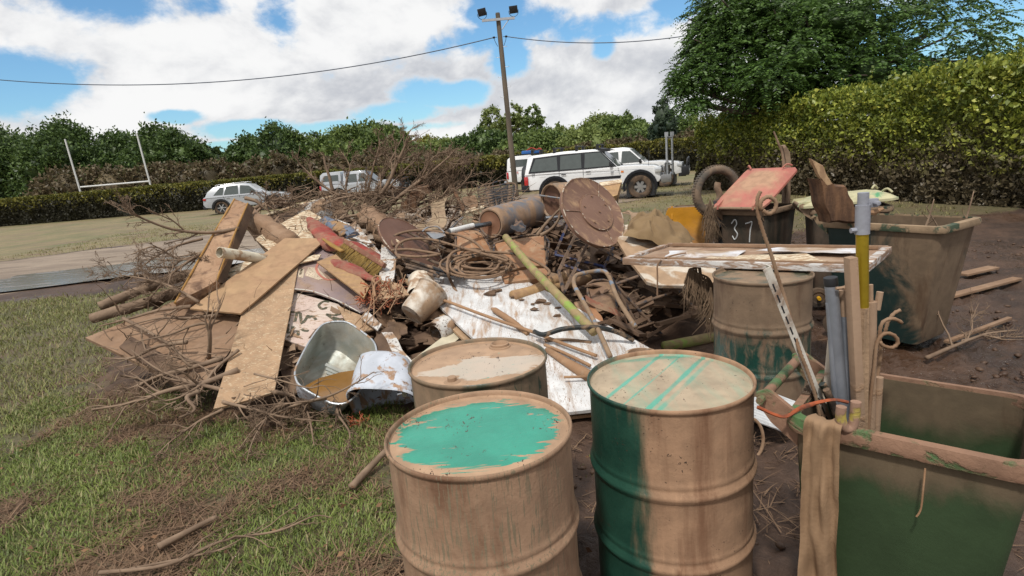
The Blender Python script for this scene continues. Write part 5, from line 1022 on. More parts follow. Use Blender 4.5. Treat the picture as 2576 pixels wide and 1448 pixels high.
# white plastic drum end behind cream sheet, foam roll, etc
mb = MB(); c = P(800, 534, .5); mb.lathe([(0, -.22), (.13, -.22), (.155, -.19), (.16, .12), (.13, .17), (0, .17)], Matrix.Translation(c) @ Matrix.Rotation(rad(78), 4, 'Y') @ Matrix.Rotation(.3, 4, 'X'), 24); T('plastic_tub', mb, WFLECK, 'white plastic tub spattered with mud beneath the upturned table top', 'tub')
def roll(label, a, b, r, m, name='bedding_roll', cat='bedding', wob=.35):
    mb = MB(); mb.tube(curve([a, a.lerp(b, .35) + Vector((0, 0, .03)), a.lerp(b, .7), b], 6), [r * (.8 if i in (0, 18) else 1 + .12 * math.sin(i * 1.3)) for i in range(19)], 16, wob=wob); return T(name, mb, m, label, cat, ang=180)
roll('rolled muddy blanket behind the dark round table top', P(925, 545, .3), P(1000, 615, .3), .13, BROWNM)
roll('wet grey brown bedding rolled up in the gap beside the mattress', P(628, 552, .2), P(740, 615, .1), .12, BROWNM)
mb = MB(); mb.lathe([(0, -.3), (.10, -.28), (.12, .2), (.09, .34), (0, .35)], frame_to(P(850, 580, .15), P(935, 625, .1)), 18); T('boogie_board', mb, mat('blue_grey_foam', (.13, .16, .22), .5, mud=.55, mudcol=(.33, .2, .1), mscale=4), 'blue grey foam float half buried beside the rolled blanket', 'float')

# --- red cloth and broom
REDC = mat('red_cloth', (.34, .035, .032), .9, base2=(.20, .028, .028), bscale=5, mud=.55, mudcol=(.30, .15, .10), mscale=6, msoft=.16, bump=.8, bscale2=160)
def lump(label, pts, rs, m, name='cloth', cat='cloth', flat=.55, wob=.3, n=18, dy=0, group=None):
    mb = MB(); pp = curve(PP(pts, dy), 6); k = len(pp); ri = list(np.interp(np.linspace(0, len(pts) - 1, k), range(len(pts)), rs)); mb.tube(pp, ri, n, wob=wob, flat=flat); return T(name, mb, m, label, cat, group, ang=180)
lump('faded red cloth draped down the slope above the broom', [(778, 548), (800, 575), (838, 612), (890, 622), (950, 650), (972, 668)], [.03, .10, .13, .09, .06, .02], REDC, dy=-.18)
lump('bunched red cloth trailing below the broom bristles', [(832, 655), (860, 668), (895, 682), (925, 698), (955, 706)], [.03, .085, .08, .05, .02], REDC, dy=-.30)
br_ = thing('broom', 'wooden broom head with long yellow bristles resting on the red cloth', 'broom', tuple(P(905, 650, -.4)), 0)
ha, hb = P(868, 606, -.45), P(968, 668, -.42); mb = MB(); ax = (hb - ha).normalized(); vw = (Vector((0, 0, EYE)) - ha).normalized(); dn_ = ax.cross(vw).normalized()
if dn_.z > 0: dn_ = -dn_
Mx = Matrix((ax, dn_, ax.cross(dn_))).transposed(); mb.box(ha.lerp(hb, .5), ((hb - ha).length, .05, .045), Mx); obj('broom_head', mb, mat('broom_wood', (.20, .085, .05), .6, mud=.4, mscale=8), br_, bevel=.008)
mb = MB(); rg = np.random.default_rng(3); Lb = (hb - ha).length; back = ax.cross(dn_)
for i in range(230):
    s_ = rg.uniform(.02, .98); p = ha + ax * Lb * s_ + dn_ * .02 + back * rg.uniform(-.018, .018); q = p + dn_ * rg.uniform(.11, .16) + ax * rg.normal() * .012 - ax * .03 + back * rg.normal() * .012; mb.tube([p, q], [.0042, .0022], 3, caps=False)
obj('bristles', mb, mat('bristle_yellow', (.38, .26, .08), .7, base2=(.26, .165, .055), bscale=30), br_)
lump('coarse yellow straw clump at the socket end of the broom', [(812, 600), (838, 618), (862, 632)], [.015, .03, .025], mat('straw_yellow', (.34, .2, .06), .9, bump=1, bscale2=120), 'straw_clump', 'straw', dy=-.42)

# --- discs, tanks, chairs
def disc_frame(u, v, y, mx, my, ratio, sg_):
    c = Y(u, v, y); d = (Vector((0, 0, EYE)) - c).normalized(); l = math.hypot(mx, my); mx, my = mx / l, my / l; Rv, Uv = Vector(_R), Vector(_U); mj = (Rv * mx - Uv * my); mn = (Rv * my + Uv * mx); mj = (mj - d * mj.dot(d)).normalized(); mn = mn - d * mn.dot(d); mn = (mn - mj * mn.dot(mj)).normalized()
    n = (d * ratio + mn * sg_ * math.sqrt(1 - ratio * ratio)).normalized(); M = Matrix((mj, n.cross(mj), n)).transposed().to_4x4(); M.translation = c; return M, n
DISC = mat('table_disc_mud', (.16, .088, .062), .6, base2=(.20, .115, .082), bscale=2.5, mud=.25, mudcol=(.42, .27, .16), mscale=3.5, mdist=2, stretch=(.6, 2.5, 1), msoft=.12, speck=.08, sscale=24, bump=.35)
M, n = disc_frame(1492, 533, 5.75, .61, .79, .64, 1); o = thing('upturned_table', 'big upturned round table top coated in chocolate mud, highest on the heap', 'table top', tuple(M.translation), 0)
mb = MB(); mb.lathe([(0, .0), (.35, .0), (.372, .006), (.38, .012), (.384, -.002), (.384, -.03), (0, -.03)], M, 72); obj('top', mb, DISC, o, ang=50)
mb = MB(); M2 = M @ Matrix.Translation((.02, .03, .002)); mb.lathe([(0, .018), (.185, .018), (.2, .014), (.205, .0)], M2, 56); obj('centre_plate', mb, DISC, o)
RIMM = mat('disc_trim', (.55, .47, .38), .5, mud=.6, mudcol=(.24, .14, .09), mscale=14)
mb = MB(); mb.tube([M @ Vector((.383 * math.cos(a), .383 * math.sin(a), .008)) for a in np.linspace(0, 2 * PI, 73)[:-1]], .006, 6, closed=True); obj('edge_trim', mb, RIMM, o)
mb = MB(); mb.tube([M2 @ Vector((.2 * math.cos(a), .2 * math.sin(a), .014)) for a in np.linspace(0, 2 * PI, 61)[:-1]], .004, 6, closed=True); obj('plate_trim', mb, RIMM, o)
for a0 in (-.15, 2.1, 4.2): mb = MB(); mb.tube([M @ Vector((.205 * math.cos(a0) + .02, .205 * math.sin(a0) + .03, .006)), M @ Vector((.375 * math.cos(a0), .375 * math.sin(a0), .006))], .004, 6); obj('seam', mb, RIMM, o)
for a, r in ((.3, .15), (1.6, .16), (2.7, .17), (3.9, .16), (5.2, .15), (.9, .03)): mb = MB(); mb.lathe([(.0, .026), (.006, .026), (.006, .018)], M2 @ Matrix.Translation((r * math.cos(a), r * math.sin(a), 0)), 8); mb.lathe([(0, .032), (.010, .031), (.010, .026), (0, .026)], M2 @ Matrix.Translation((r * math.cos(a), r * math.sin(a), 0)), 8); obj('bolt', mb, RIMM, o)
M, n = disc_frame(1034, 611, 6.15, .80, .60, .46, 1); o = thing('upturned_table', 'dark brown round table top with a pale rim, leaning among the hoses', 'table top', tuple(M.translation), 0)
mb = MB(); mb.lathe([(0, 0), (.385, 0), (.392, -.003), (.392, -.02), (0, -.02)], M, 64); obj('top', mb, mat('disc_dark', (.11, .052, .034), .5, base2=(.15, .075, .05), bscale=3, bump=.2), o, ang=50)
mb = MB(); mb.tube([M @ Vector((.39 * math.cos(a), .39 * math.sin(a), .0)) for a in np.linspace(0, 2 * PI, 65)[:-1]], .007, 6, closed=True); obj('edge_trim', mb, RIMM, o)
# tank
TANK = mat('tank_blue_grey', (.115, .135, .165), .45, mud=.55, mudcol=(.31, .20, .125), mscale=3.2, mdist=1.4, stretch=(1.2, 1.2, .5), msoft=.14, speck=.1, sscale=24, bump=.3)
TEND = mat('tank_end_mud', (.25, .13, .075), .7, base2=(.20, .10, .06), bscale=4, bump=.5)
a, b = P(1233, 562, -.35), P(1352, 528, .12); o = thing('steel_tank', 'muddy blue grey steel cylinder lying on its side on top of the heap', 'tank', tuple(a), 0); M = frame_to(a, b); Lt = (b - a).length + .08
mb = MB(); mb.lathe([(.135, .02), (.15, .0), (.165, .0), (.178, .02), (.182, .05), (.182, Lt - .16), (.187, Lt - .15), (.187, Lt - .13), (.182, Lt - .12), (.182, Lt - .03), (.165, Lt), (0, Lt + .01)], M, 48); obj('shell', mb, TANK, o)
mb = MB(); mb.lathe([(0, .006), (.035, .004), (.05, .012), (.12, .010), (.138, .004)], M, 40); obj('end_cap', mb, TEND, o)
zx = (M.inverted() @ Vector((0, 0, EYE))); ang0 = math.atan2(zx.y, zx.x)
for da, zq in ((.75, Lt - .07), (-.35, Lt - .09)): mm = M @ Matrix.Rotation(ang0 + da, 4, 'Z') @ Matrix.Translation((.18, 0, zq)) @ Matrix.Rotation(PI / 2, 4, 'Y'); mb = MB(); mb.lathe([(0, .004), (.016, .004), (.02, .006), (.024, 0)], mm, 16); obj('screw_port', mb, BLK, o)
pe = P(1128, 582, -.55); mb = MB(); mb.tube([a + (b - a).normalized() * .03, pe], .027, 20); T('chrome_pole', mb, mat('dark_chrome', (.16, .18, .20), .25, metal=.8, mud=.25, mudcol=(.25, .16, .1), mscale=6), 'dark shiny pole sticking out of the end of the steel cylinder', 'pole')
sa, sb = P(1131, 581.5, -.55), P(1190, 567, -.47); mb = MB(); mb.tube([sa, sb], .0295, 20); T('paper_label', mb, mat('torn_label', (.68, .68, .66), .5, speck=.5, sscale=70, speckcol=(.25, .18, .14), mud=.2, mscale=20), 'torn white printed label wrapped round the dark shiny pole', 'label')
mb = MB(); mb.tube([P(1372, 549, -.1), P(1440, 541, -.1)], .03, 16); T('chrome_pole', mb, CHROME, 'short bright pole stub between the steel cylinder and the big round table top', 'pole')
mb = MB(); mb.tube([P(1108, 598, .1), P(1165, 545, .25)], .014, 10); T('metal_rod', mb, CHROME, 'thin rod leaning to the left of the steel cylinder', 'rod')
c = P(1387, 505, -.15); M, n = disc_frame(1387, 507, 7.0, .15, 1, .62, -1); o = thing('metal_tub', 'round metal tub full of dark mud, between the cylinder and the big table top', 'tub', tuple(M.translation), 0)
mb = MB(); mb.lathe([(.185, -.02), (.20, .0), (.212, 0), (.215, -.015), (.20, -.05), (.215, -.08), (.205, -.28), (0, -.3)], M, 44); obj('shell', mb, mat('tub_metal', (.22, .16, .11), .5, mud=.6, mscale=5, mudcol=(.34, .22, .14)), o)
mb = MB(); mb.lathe([(0, -.05), (.05, -.035), (.1, -.055), (.15, -.04), (.19, -.03)], M, 36); obj('mud_fill', mb, mat('tub_mud', (.10, .05, .035), .6, base2=(.15, .08, .05), bscale=7, bump=1), o); mb = MB(); mb.tube([M @ Vector((-.1, -.2, .005)), M @ Vector((-.02, .2, .005))], .012, 6); obj('strut', mb, CHROME, o)
mb = MB(); M, n = disc_frame(1428, 500, 7.3, .15, 1, .7, -1); mb.lathe([(0, 0), (.15, 0), (.16, -.02), (.15, -.2), (0, -.2)], M, 36); T('metal_tub', mb, BROWNM, 'second rounded metal tub hidden behind the big round table top', 'tub')
GC = 'mud coated chair backs'
def cushion(label, cs, th, m, dy=0, name='broken_chair', sag=.03, tube=True):
    c = PP(cs, dy); o = thing(name, label, 'chair', tuple(sum(c, Vector()) / 4), 0, GC); mb = MB(); mb.slab(c, th, 12, 12, warp=.01, sag=sag); obj('cushion', mb, m, o, ang=60)
    if tube: mb = MB(); mb.tube(curve([c[3] + Vector((0, .02, -.05)), c[3], c[0], c[1], c[2], c[2] + Vector((0, .02, -.05))], 3), .012, 8); obj('frame', mb, STEELM, o)
    return o
cushion('wide upright chair back with orange brown mud behind the lime green pole', [(1244, 612), (1371, 592), (1374, 668), (1272, 681)], .05, CHAIRM, -.12)
cushion('curved brown chair back to the left of the lime green pole', [(1150, 585), (1205, 580), (1240, 640), (1150, 655)], .05, CHAIRM, .0)
cushion('brown chair seat pad seen inside the bent tubular frame', [(1478, 715), (1535, 708), (1552, 775), (1496, 790)], .05, mat('seat_brown', (.20, .12, .075), .5, mud=.5, mudcol=(.26, .165, .1), mscale=4), -.1)
cushion('long brown padded seat lying flat under the wide chair back', [(1262, 690), (1370, 675), (1385, 700), (1270, 712)], .06, CHAIRM, -.1, tube=False)
cushion('narrow chair arm pad leaning against the coiled hose', [(1128, 640), (1150, 632), (1118, 690), (1090, 690)], .03, STEELM, -.3, tube=False, sag=.015); cushion('rounded muddy arm pad beside the narrow one, by the coiled hose', [(1158, 636), (1178, 640), (1160, 690), (1132, 688)], .03, BROWNM, -.3, tube=False, sag=.015)
# bistro chairs
for i, (label, cs) in enumerate([('dark slatted metal chair back, the rear of two behind the steel cylinder', [(1203, 474), (1276, 455), (1286, 500), (1214, 520)]), ('dark slatted metal chair back, the front of two behind the steel cylinder', [(1224, 477), (1296, 463), (1292, 505), (1236, 525)])]):
    c = PP(cs, .45 - .2 * i); o = thing('garden_chair', label, 'chair', tuple(c[3]), 0, 'slatted garden chairs on the heap'); up = (c[0] - c[3]); mb = MB(); tc = (c[0] + c[1]) / 2 + up * .1; mb.tube(curve([c[3], c[0], tc, c[1], c[2]], 6), .011, 6); obj('frame', mb, STEELM, o)
    for k in range(7): t0 = (k + .5) / 7; mb = MB(); mb.slab([c[0].lerp(c[3], t0), c[1].lerp(c[2], t0), c[1].lerp(c[2], t0 + .09), c[0].lerp(c[3], t0 + .09)], .006, 6, 1); obj('slat', mb, BLKP, o)
    for k in (.25, .5, .75): mb = MB(); mb.tube([c[0].lerp(c[1], k) + up * .08, c[3].lerp(c[2], k)], .007, 5); obj('bar', mb, BLKP, o)
# curved plastic seat
def ribbon(label, pts, wv, m, name, cat, th=.012, n=6):
    mb = MB(); pp = curve(pts, n); wv = Vector(wv); k = len(pp); nrm = []
    for i in range(k): d = (pp[min(i + 1, k - 1)] - pp[max(i - 1, 0)]).normalized(); nrm.append(d.cross(wv).normalized())
    vs = []
    for p, q in zip(pp, nrm): vs += [p, p + wv, p + wv + q * th, p + q * th]
    fs = [(0, 3, 2, 1), tuple(4 * (k - 1) + a for a in (0, 1, 2, 3))]
    for i in range(k - 1):
        for a in range(4): b = (a + 1) % 4; fs.append((4 * i + a, 4 * i + b, 4 * (i + 1) + b, 4 * (i + 1) + a))
    mb.add(vs, fs); return T(name, mb, m, label, cat, ang=50)
ribbon('curved beige plastic seat shell standing up behind the hoses', [P(*z2(x, y), .1) for x, y in [(1815, 245), (1775, 330), (1785, 460), (1800, 560), (1740, 640), (1600, 655), (1450, 670)]], (-.20, .22, .06), mat('beige_plastic', (.38, .29, .19), .5, mud=.5, mudcol=(.33, .23, .15), mscale=4, msoft=.2), 'plastic_chair', 'chair')
board('pale shelf box lying open to the left of the steel cylinder', [(1160, 537), (1216, 521), (1212, 560), (1164, 568)], .16, mat('box_olive', (.16, .14, .09), .6, mud=.4, mscale=5), name='shelf_box', dy=.25, cat='box'); board('cream lid strip along the top of the open shelf box', [(1157, 530), (1218, 515), (1218, 522), (1160, 538)], .05, CREAM, name='shelf_strip', dy=.2, cat='strip')
board('cream plank resting behind the steel cylinder', [(1300, 505), (1372, 494), (1372, 503), (1302, 516)], .05, CREAM, name='plank', dy=.3, cat='plank'); board('cream topped wooden drawer poking out right of the big table top', [(1510, 464), (1563, 456), (1553, 490), (1518, 502)], .22, PLY, name='drawer', dy=.1, cat='drawer'); board('pale edge strip along the top of the wooden drawer', [(1508, 458), (1564, 450), (1565, 459), (1509, 468)], .16, CREAM, name='drawer_strip', dy=.08, cat='strip')
# chrome bed leg bracket
o = thing('metal_bracket', 'shiny perforated metal bracket at the end of the labelled pole', 'bracket', tuple(P(1105, 592, -.5)), 0)
mb = MB(); mb.slab([P(1072, 584, -.5), P(1112, 578, -.5), P(1122, 592, -.5), P(1092, 602, -.5)], .02, 2, 2); obj('plate', mb, CHROME, o); mb = MB(); mb.tube(curve(PP([(1062, 582), (1075, 572), (1100, 570), (1118, 585)], -.52), 4), .009, 8); obj('loop', mb, CHROME, o)
# crumpled black sheet on the cylinder
mb = MB(); mb.slab([P(*z3(940, 600), -.55), P(*z3(1090, 700), -.5), P(*z3(1000, 770), -.55), P(*z3(890, 700), -.55)], .01, 10, 10, warp=.10, wf=9, rag=.05); T('plastic_scrap', mb, mat('black_film_muddy', (.03, .03, .035), .35, mud=.5, mscale=6, mudcol=(.17, .11, .08)), 'crumpled dark plastic scrap hanging in front of the steel cylinder', 'plastic')
for i, (label, zf, pts, dy) in enumerate([('crushed muddy cardboard box left of the slatted chair backs', zz(1400, 450, 2.576), [(1080, 840), (1230, 850), (1250, 940), (1100, 930)], .15), ('dark wet cloth heaped behind the tub with orange silt', zA, [(640, 480), (1100, 500), (1100, 690), (720, 1080)], -.1),
        ('crumpled brown paper bag beside the white bucket', zA, [(1620, 40), (1920, 130), (1830, 400), (1560, 220)], -.15), ('scrunched brown leaf like rag under the metal strap', zA, [(900, 350), (1180, 330), (1220, 560), (880, 470)], -.12), ('crumpled brown paper lying at the top edge of the white panel', z2, [(1850, 1245), (1900, 1185), (2080, 1200), (2130, 1245)], -.1),
        ('torn brown cardboard sheet right of the wire bundle', zA, [(640, 200), (900, 50), (1000, 300), (780, 340)], 0.0)]):
    mb = MB(); mb.slab([P(*zf(x, y), dy) for x, y in pts], .01, 14, 14, warp=.09, wf=7, seed=i, rag=.04); T('crumpled_cloth' if 'cloth' in label or 'rag' in label else 'crumpled_cardboard', mb, DARKW if i in (1, 3) else BROWNM, label, 'cloth' if i in (1, 3) else 'cardboard')

# --- hoses, sticks, frames
GH = 'muddy hoses looped over the heap'
def hose(label, pts, r=.0138, m=None, group=GH, name='hose', cat='hose', n=10): mb = MB(); mb.tube(pts, r, n); return T(name, mb, m or HOSEM, label, cat, group, ang=180)
hose('muddy hose making the highest arc over the dark round table top', HP(z2, [(1130, 860), (1100, 800), (1150, 730), (1300, 680), (1500, 665), (1720, 685), (1950, 725), (2110, 790), (2210, 860), (2270, 930)], -.5))
hose('muddy hose making the second arc, just below the highest one', HP(z2, [(1215, 1020), (1155, 950), (1175, 860), (1280, 790), (1450, 770), (1650, 790), (1900, 860), (2150, 930), (2400, 1000), (2570, 1055)], -.52))
hose('short hose crossing the dark round table top near its middle', HP(z2, [(1095, 920), (1300, 905), (1500, 930), (1720, 970)], -.5)); hose('short hose crossing low on the dark round table top', HP(z2, [(1170, 975), (1320, 995), (1500, 998), (1690, 975)], -.48))
hose('long hose that loops down and runs over the large white panel', curve([P(*z3(x, y), -.45) for x, y in [(1310, 1240), (1325, 1190), (1220, 1110), (1050, 1030), (850, 990), (600, 975), (380, 950), (240, 985), (180, 1090), (185, 1220)]] + [P(*z4(x, y), -.12 + .0) for x, y in [(490, 130), (560, 270), (700, 420), (850, 550), (1050, 690), (1250, 790)]], 5))
rg = np.random.default_rng(9)
pts = []
for k in range(7):
    cx, cy = 1200 + rg.uniform(-22, 22), 664 + rg.uniform(-14, 12); rx, ry = 62 + rg.uniform(-20, 22), 20 + rg.uniform(-7, 9); ph = rg.uniform(-.15, .15)
    pts += [P(cx + rx * math.cos(a) + ry * ph * math.sin(a), cy + ry * math.sin(a) + rx * ph * .4 * math.cos(a), -.28 - .025 * k) for a in np.linspace(0, 2 * PI, 15)[:-1]]
mb = MB(); mb.tube(curve(pts, 3), .0115, 8); T('hose_coil', mb, HOSEM, 'thick coil of muddy hose lying at the top edge of the white panel', 'hose', ang=180)
hose('black hose arching from the drum with bungs toward the white plastic pot', curve(WP([(1440, 860)], .1) + [Y(*z4(x, y), 4.2) for x, y in [(1550, 765), (1750, 705), (2000, 682), (2200, 692), (2400, 745), (2560, 830)]], 6), .019, mat('hose_black', (.02, .024, .024), .5, mud=.5, mudcol=(.24, .16, .1), mscale=7, msoft=.06)); hose('short thick hose end lying across the lower white panel', curve(WP([(1560, 865), (1800, 855), (2085, 885)], .02), 6), .017)
STK = mat('wood_stick', (.34, .20, .11), .75, base2=(.27, .155, .085), bscale=4, mud=.4, mscale=8, bump=.3)
hose('long speckled stick lying diagonally over the white panel', curve(WP([(100, 370), (400, 440), (800, 590), (1100, 700), (1450, 820), (1800, 960), (2140, 1085)], .06), 4), .013, STK, 'sticks on the white panel', 'stick', 'stick')
hose('thinner stick just below the long speckled stick', curve(WP([(1560, 945), (1800, 1050), (2070, 1185)], .05), 4), .013, STK, 'sticks on the white panel', 'stick', 'stick')
hose('short thin rod sticking out beside the striped drum', WP([(1775, 1330), (2075, 1322)], .06), .009, STK, None, 'rod', 'rod')
o = hose('smooth wooden paddle shaft, the upper one on the white panel', WP([(965, 505), (1000, 525), (1190, 650), (1370, 790)], .03), [.010, .026, .026, .020], STK, 'wooden shafts on the white panel', 'wooden_shaft', 'shaft', 14)
o = hose('smooth wooden paddle shaft, the lower one nearest the striped drum', WP([(1585, 985), (1800, 1130), (1960, 1230), (2070, 1300)], .04), [.022, .032, .04, .042], STK, 'wooden shafts on the white panel', 'wooden_shaft', 'shaft', 14)
LIME = mat('lime_paint', (.23, .36, .06), .55, mud=.66, mudcol=(.32, .235, .12), mscale=8, mdist=1.2, msoft=.12, speck=.2, sscale=50)
hose('thick lime green pole slanting down through the middle of the heap', curve([P(1272, 596, -.55), P(1330, 665, -.6), P(1400, 738, -.65), P(1495, 835, -.65)], 5), .037, LIME, None, 'green_pole', 'pole', 18); a = Z(1670, 872, .05); b = Z(1800, 846, .05); hose('lime green pole lying in the mud beside the drum with the green band', [a, b], .045, LIME, None, 'green_pole', 'pole', 18)
hose('grey blue length of fence post lying behind the bent tubular frame', [P(1330, 735, -.15), P(1420, 695, -.15)], .05, PLY, None, 'timber_post', 'post', 12); hose('split timber post under the square steel frames', [P(1290, 745, -.25), P(1480, 700, .1)], .055, PLY, None, 'timber_post', 'post', 10)
for k, (a, b) in enumerate([((1015, 655), (1140, 692)), ((1018, 664), (1125, 693)), ((1060, 664), (1168, 694)), ((1022, 672), (1105, 696)), ((1075, 652), (1165, 686)), ((1010, 646), (1120, 684))]):
    mb = MB(); mb.tube([P(a[0], a[1], -.30 - .015 * k), P(b[0], b[1], -.30 - .01 * k)], .015, 8); T('black_bar', mb, BLKP, 'black metal bar in the bundle above the corner of the white panel', 'bar', 'bundle of black bars')
hose('pale broken handle lying over the dark round table top', [P(*z2(1065, 720), -.45), P(*z2(1240, 850), -.45)], .014, CREAM, None, 'broken_stick', 'stick'); hose('brown rod across the dark round table top', [P(*z2(1310, 690), -.46), P(*z2(1600, 840), -.4)], .014, BLKP, None, 'rod', 'rod'); hose('second brown rod across the dark round table top', [P(*z2(1430, 700), -.4), P(*z2(1780, 900), -.4)], .016, BLKP, None, 'rod', 'rod')
def frame_thing(label, segs, r, m, name='bare_trestle', square=True, dy=0.0, part='rail'):
    allp = [P(*z6(x, y), dy) for s_ in segs for x, y in s_]; o = thing(name, label, 'frame', tuple(sum(allp, Vector()) / len(allp)), 0, 'bare steel frames in the heap')
    for s_ in segs: mb = MB(); mb.tube([P(*z6(x, y), dy) for x, y in s_], r * 1.15, 4 if square else 8); obj(part, mb, m, o, ang=30)
    return o
frame_thing('square tube table frame below the big round table top', [[(1430, 340), (1520, 505)], [(1520, 500), (2200, 845)], [(1520, 520), (1070, 1440)], [(1330, 270), (970, 1050)], [(970, 1050), (1070, 1440)]], .016, STEELM, dy=-.45); frame_thing('dark blue square tube frame deeper behind the first frame', [[(1155, 110), (895, 730)], [(900, 740), (1830, 965)], [(2000, 600), (1840, 960)], [(1070, 940), (1500, 1080)], [(1830, 965), (2060, 1400)]], .014, mat('blue_frame', (.02, .03, .10), .5, mud=.45, mudcol=(.18, .12, .08), mscale=8), dy=-.15)
frame_thing('thin black chair leg standing by the wide chair back', [[(690, 200), (720, 650)], [(735, 640), (740, 900)]], .010, BLKP, dy=-.2, name='thin_frame')
hose('bent tubular chair frame standing up between the heap and the white pot', curve([P(*z4(x, y), -.7) for x, y in [(2300, 1010), (2130, 640), (1960, 330), (1895, 210), (1900, 120), (1970, 80), (2190, 48), (2280, 100), (2380, 350), (2585, 680)]], 6), .019, mat('tube_frame_paint', (.20, .24, .30), .5, mud=.68, mudcol=(.28, .19, .12), mscale=9), None, 'tubular_frame', 'frame', 12)
# folding table leaning under the burlap
tp = [(1566, 566), (1553, 606), (1580, 650), (1628, 703), (1657, 711), (1779, 716), (1800, 706), (1800, 640), (1695, 600), (1640, 560)]; ty = lambda v: float(np.interp(v, [560, 716], [6.0, 4.9])); tv = [Y(u, v, ty(v)) for u, v in tp]
o = thing('folding_table', 'muddy folding table tipped on its side beneath the burlap', 'table', (tv[4].x, tv[4].y, 0), 0)
n_ = (tv[2] - tv[0]).cross(tv[6] - tv[0]).normalized(); tvp = [p - n_ * (p - tv[0]).dot(n_) for p in tv]; mb = MB(); mb.poly(tvp, .03); obj('table_top', mb, mat('table_beige', (.60, .53, .44), .5, mud=.60, mudcol=(.40, .27, .17), mscale=3, msoft=.05, mdist=1.5, speck=.05), o, smooth=False)
for (a, b) in ((z5(60, 830), z5(470, 1275)), (z5(240, 1005), z5(550, 890)), (z5(620, 880), z5(830, 1130)), (z5(0, 730), z5(300, 1280)), (z5(60, 820), z5(260, 750))):
    mb = MB(); pa = Y(*a, 5.0); pb = Y(*b, 5.0 if b[1] < 780 else 4.95); pb.z = max(pb.z, .02); mb.tube([pa, pb], .014, 8); obj('leg', mb, STEELM, o)
BUR = mat('burlap', (.235, .16, .085), .95, base2=(.19, .125, .065), bscale=3, bump=.8, bscale2=220)
def heapcloth(label, cs, H, m, name, cat, y0, y1, n=46, seed=0, fold=1.0):
    mb = MB(); c = [Y(u, v, yy) for (u, v, yy) in cs]
    for i in range(n + 1):
        for j in range(n + 1):
            a, b = i / n, j / n; p = c[0].lerp(c[1], a).lerp(c[3].lerp(c[2], a), b); e = max(0, math.sin(PI * a) * math.sin(PI * b)) ** .45; q = Vector((a * 2.2 + b * .9 + seed, b * 2.0 - a * .7, 0)); w = q + noise.noise_vector(q * 1.3) * .7
            r_ = 1 - abs(noise.noise(w * 1.1)) * 2.4; r2 = 1 - abs(noise.noise(w * 2.3 + Vector((5, 0, 0)))) * 2; h = H * e * (.75 + .25 * math.sin(PI * a) + .20 * r_ * fold) + e * (.032 * math.sin(14 * (a * .8 + b * .5) + 5 * noise.noise(q * 1.5)) + .018 * math.sin(23 * (a * .3 - b) + 6 * noise.noise(q * 2.1 + Vector((9, 0, 0)))) + .012 * r2); p = p + Vector((0, 0, h)) + noise.noise_vector(q * 2) * .05; mb.v.append(tuple(p))
    for i in range(n):
        for j in range(n): k = i * (n + 1) + j; mb.f.append((k, k + n + 1, k + n + 2, k + 1))
    return T(name, mb, m, label, cat, ang=180)
heapcloth('bunched brown burlap cloth draped over the tipped folding table', [(1566, 592, 5.6), (1728, 634, 5.3), (1744, 600, 6.0), (1590, 566, 6.3)],   .20, BUR, 'burlap_cloth', 'cloth', 5.5, 6.2)
# --- door laid on the drum
dz = .90; dc = [Z(1568, 655, dz), Z(2178, 674, dz), Z(2242, 625, dz), Z(1690, 619, dz)]; dc[1] = dc[0] + (dc[1] - dc[0]).normalized() * 1.52; bk = (dc[3] - dc[0]); bk = bk - (dc[1] - dc[0]).normalized() * bk.dot((dc[1] - dc[0]).normalized()); xd = (dc[1] - dc[0]).normalized(); yd = Vector((-xd.y, xd.x, 0)); Wd_ = .60
DR = Matrix((xd, yd, Vector((0, 0, 1)))).transposed(); org = dc[0]
def dpt(a, b, z=0): return org + xd * a + yd * b + Vector((.12 * b / Wd_, 0, z))
o = thing('framed_door', 'white framed window sash laid flat across the drum with the green band', 'door', tuple(dpt(.75, .3, -.02)), 0); LD = 1.52
FRM = mat('frame_white_muddy', (.62, .60, .58), .55, mud=.56, mudcol=(.30, .19, .125), mscale=8, mdist=1.4, stretch=(.5, 1, 3), msoft=.07, speck=.35, sscale=70)
def bar(a0, b0, a1, b1, w, z0, z1, nm='frame_rail', m=FRM):
    A0, A1 = dpt(a0, b0), dpt(a1, b1); d = (A1 - A0).normalized(); s_ = Vector((-d.y, d.x, 0)) * w / 2; mb = MB(); vs = [A0 - s_, A1 - s_, A1 + s_, A0 + s_]; mb.add([p + Vector((0, 0, z0)) for p in vs] + [p + Vector((0, 0, z1)) for p in vs], [(3, 2, 1, 0), (4, 5, 6, 7), (0, 1, 5, 4), (1, 2, 6, 5), (2, 3, 7, 6), (3, 0, 4, 7)]); return obj(nm, mb, m, o, bevel=.004)
bar(0, .0, LD, .0, .035, -.028, .018); bar(0, Wd_, LD, Wd_, .035, -.026, .020); bar(.0, .02, .0, Wd_ - .02, .045, -.026, .016); bar(LD, .02, LD, Wd_ - .02, .05, -.026, .022); bar(.06, .035, LD - .05, .035, .014, .0, .026, 'inner_bead', BROWNM); bar(.06, Wd_ - .035, LD - .05, Wd_ - .035, .014, .0, .028, 'inner_bead', BROWNM)
mb = MB(); mb.slab([dpt(.03, .02, -.004), dpt(LD - .03, .02, -.004), dpt(LD - .03, Wd_ - .02, -.004), dpt(.03, Wd_ - .02, -.004)], .012, 30, 10, warp=.006, wf=6); obj('door_panel', mb, mat('panel_buff', (.42, .30, .21), .7, mud=.55, mudcol=(.30, .19, .125), mscale=4, mdist=1, stretch=(.5, 2, 1), msoft=.1, bump=.5), o)
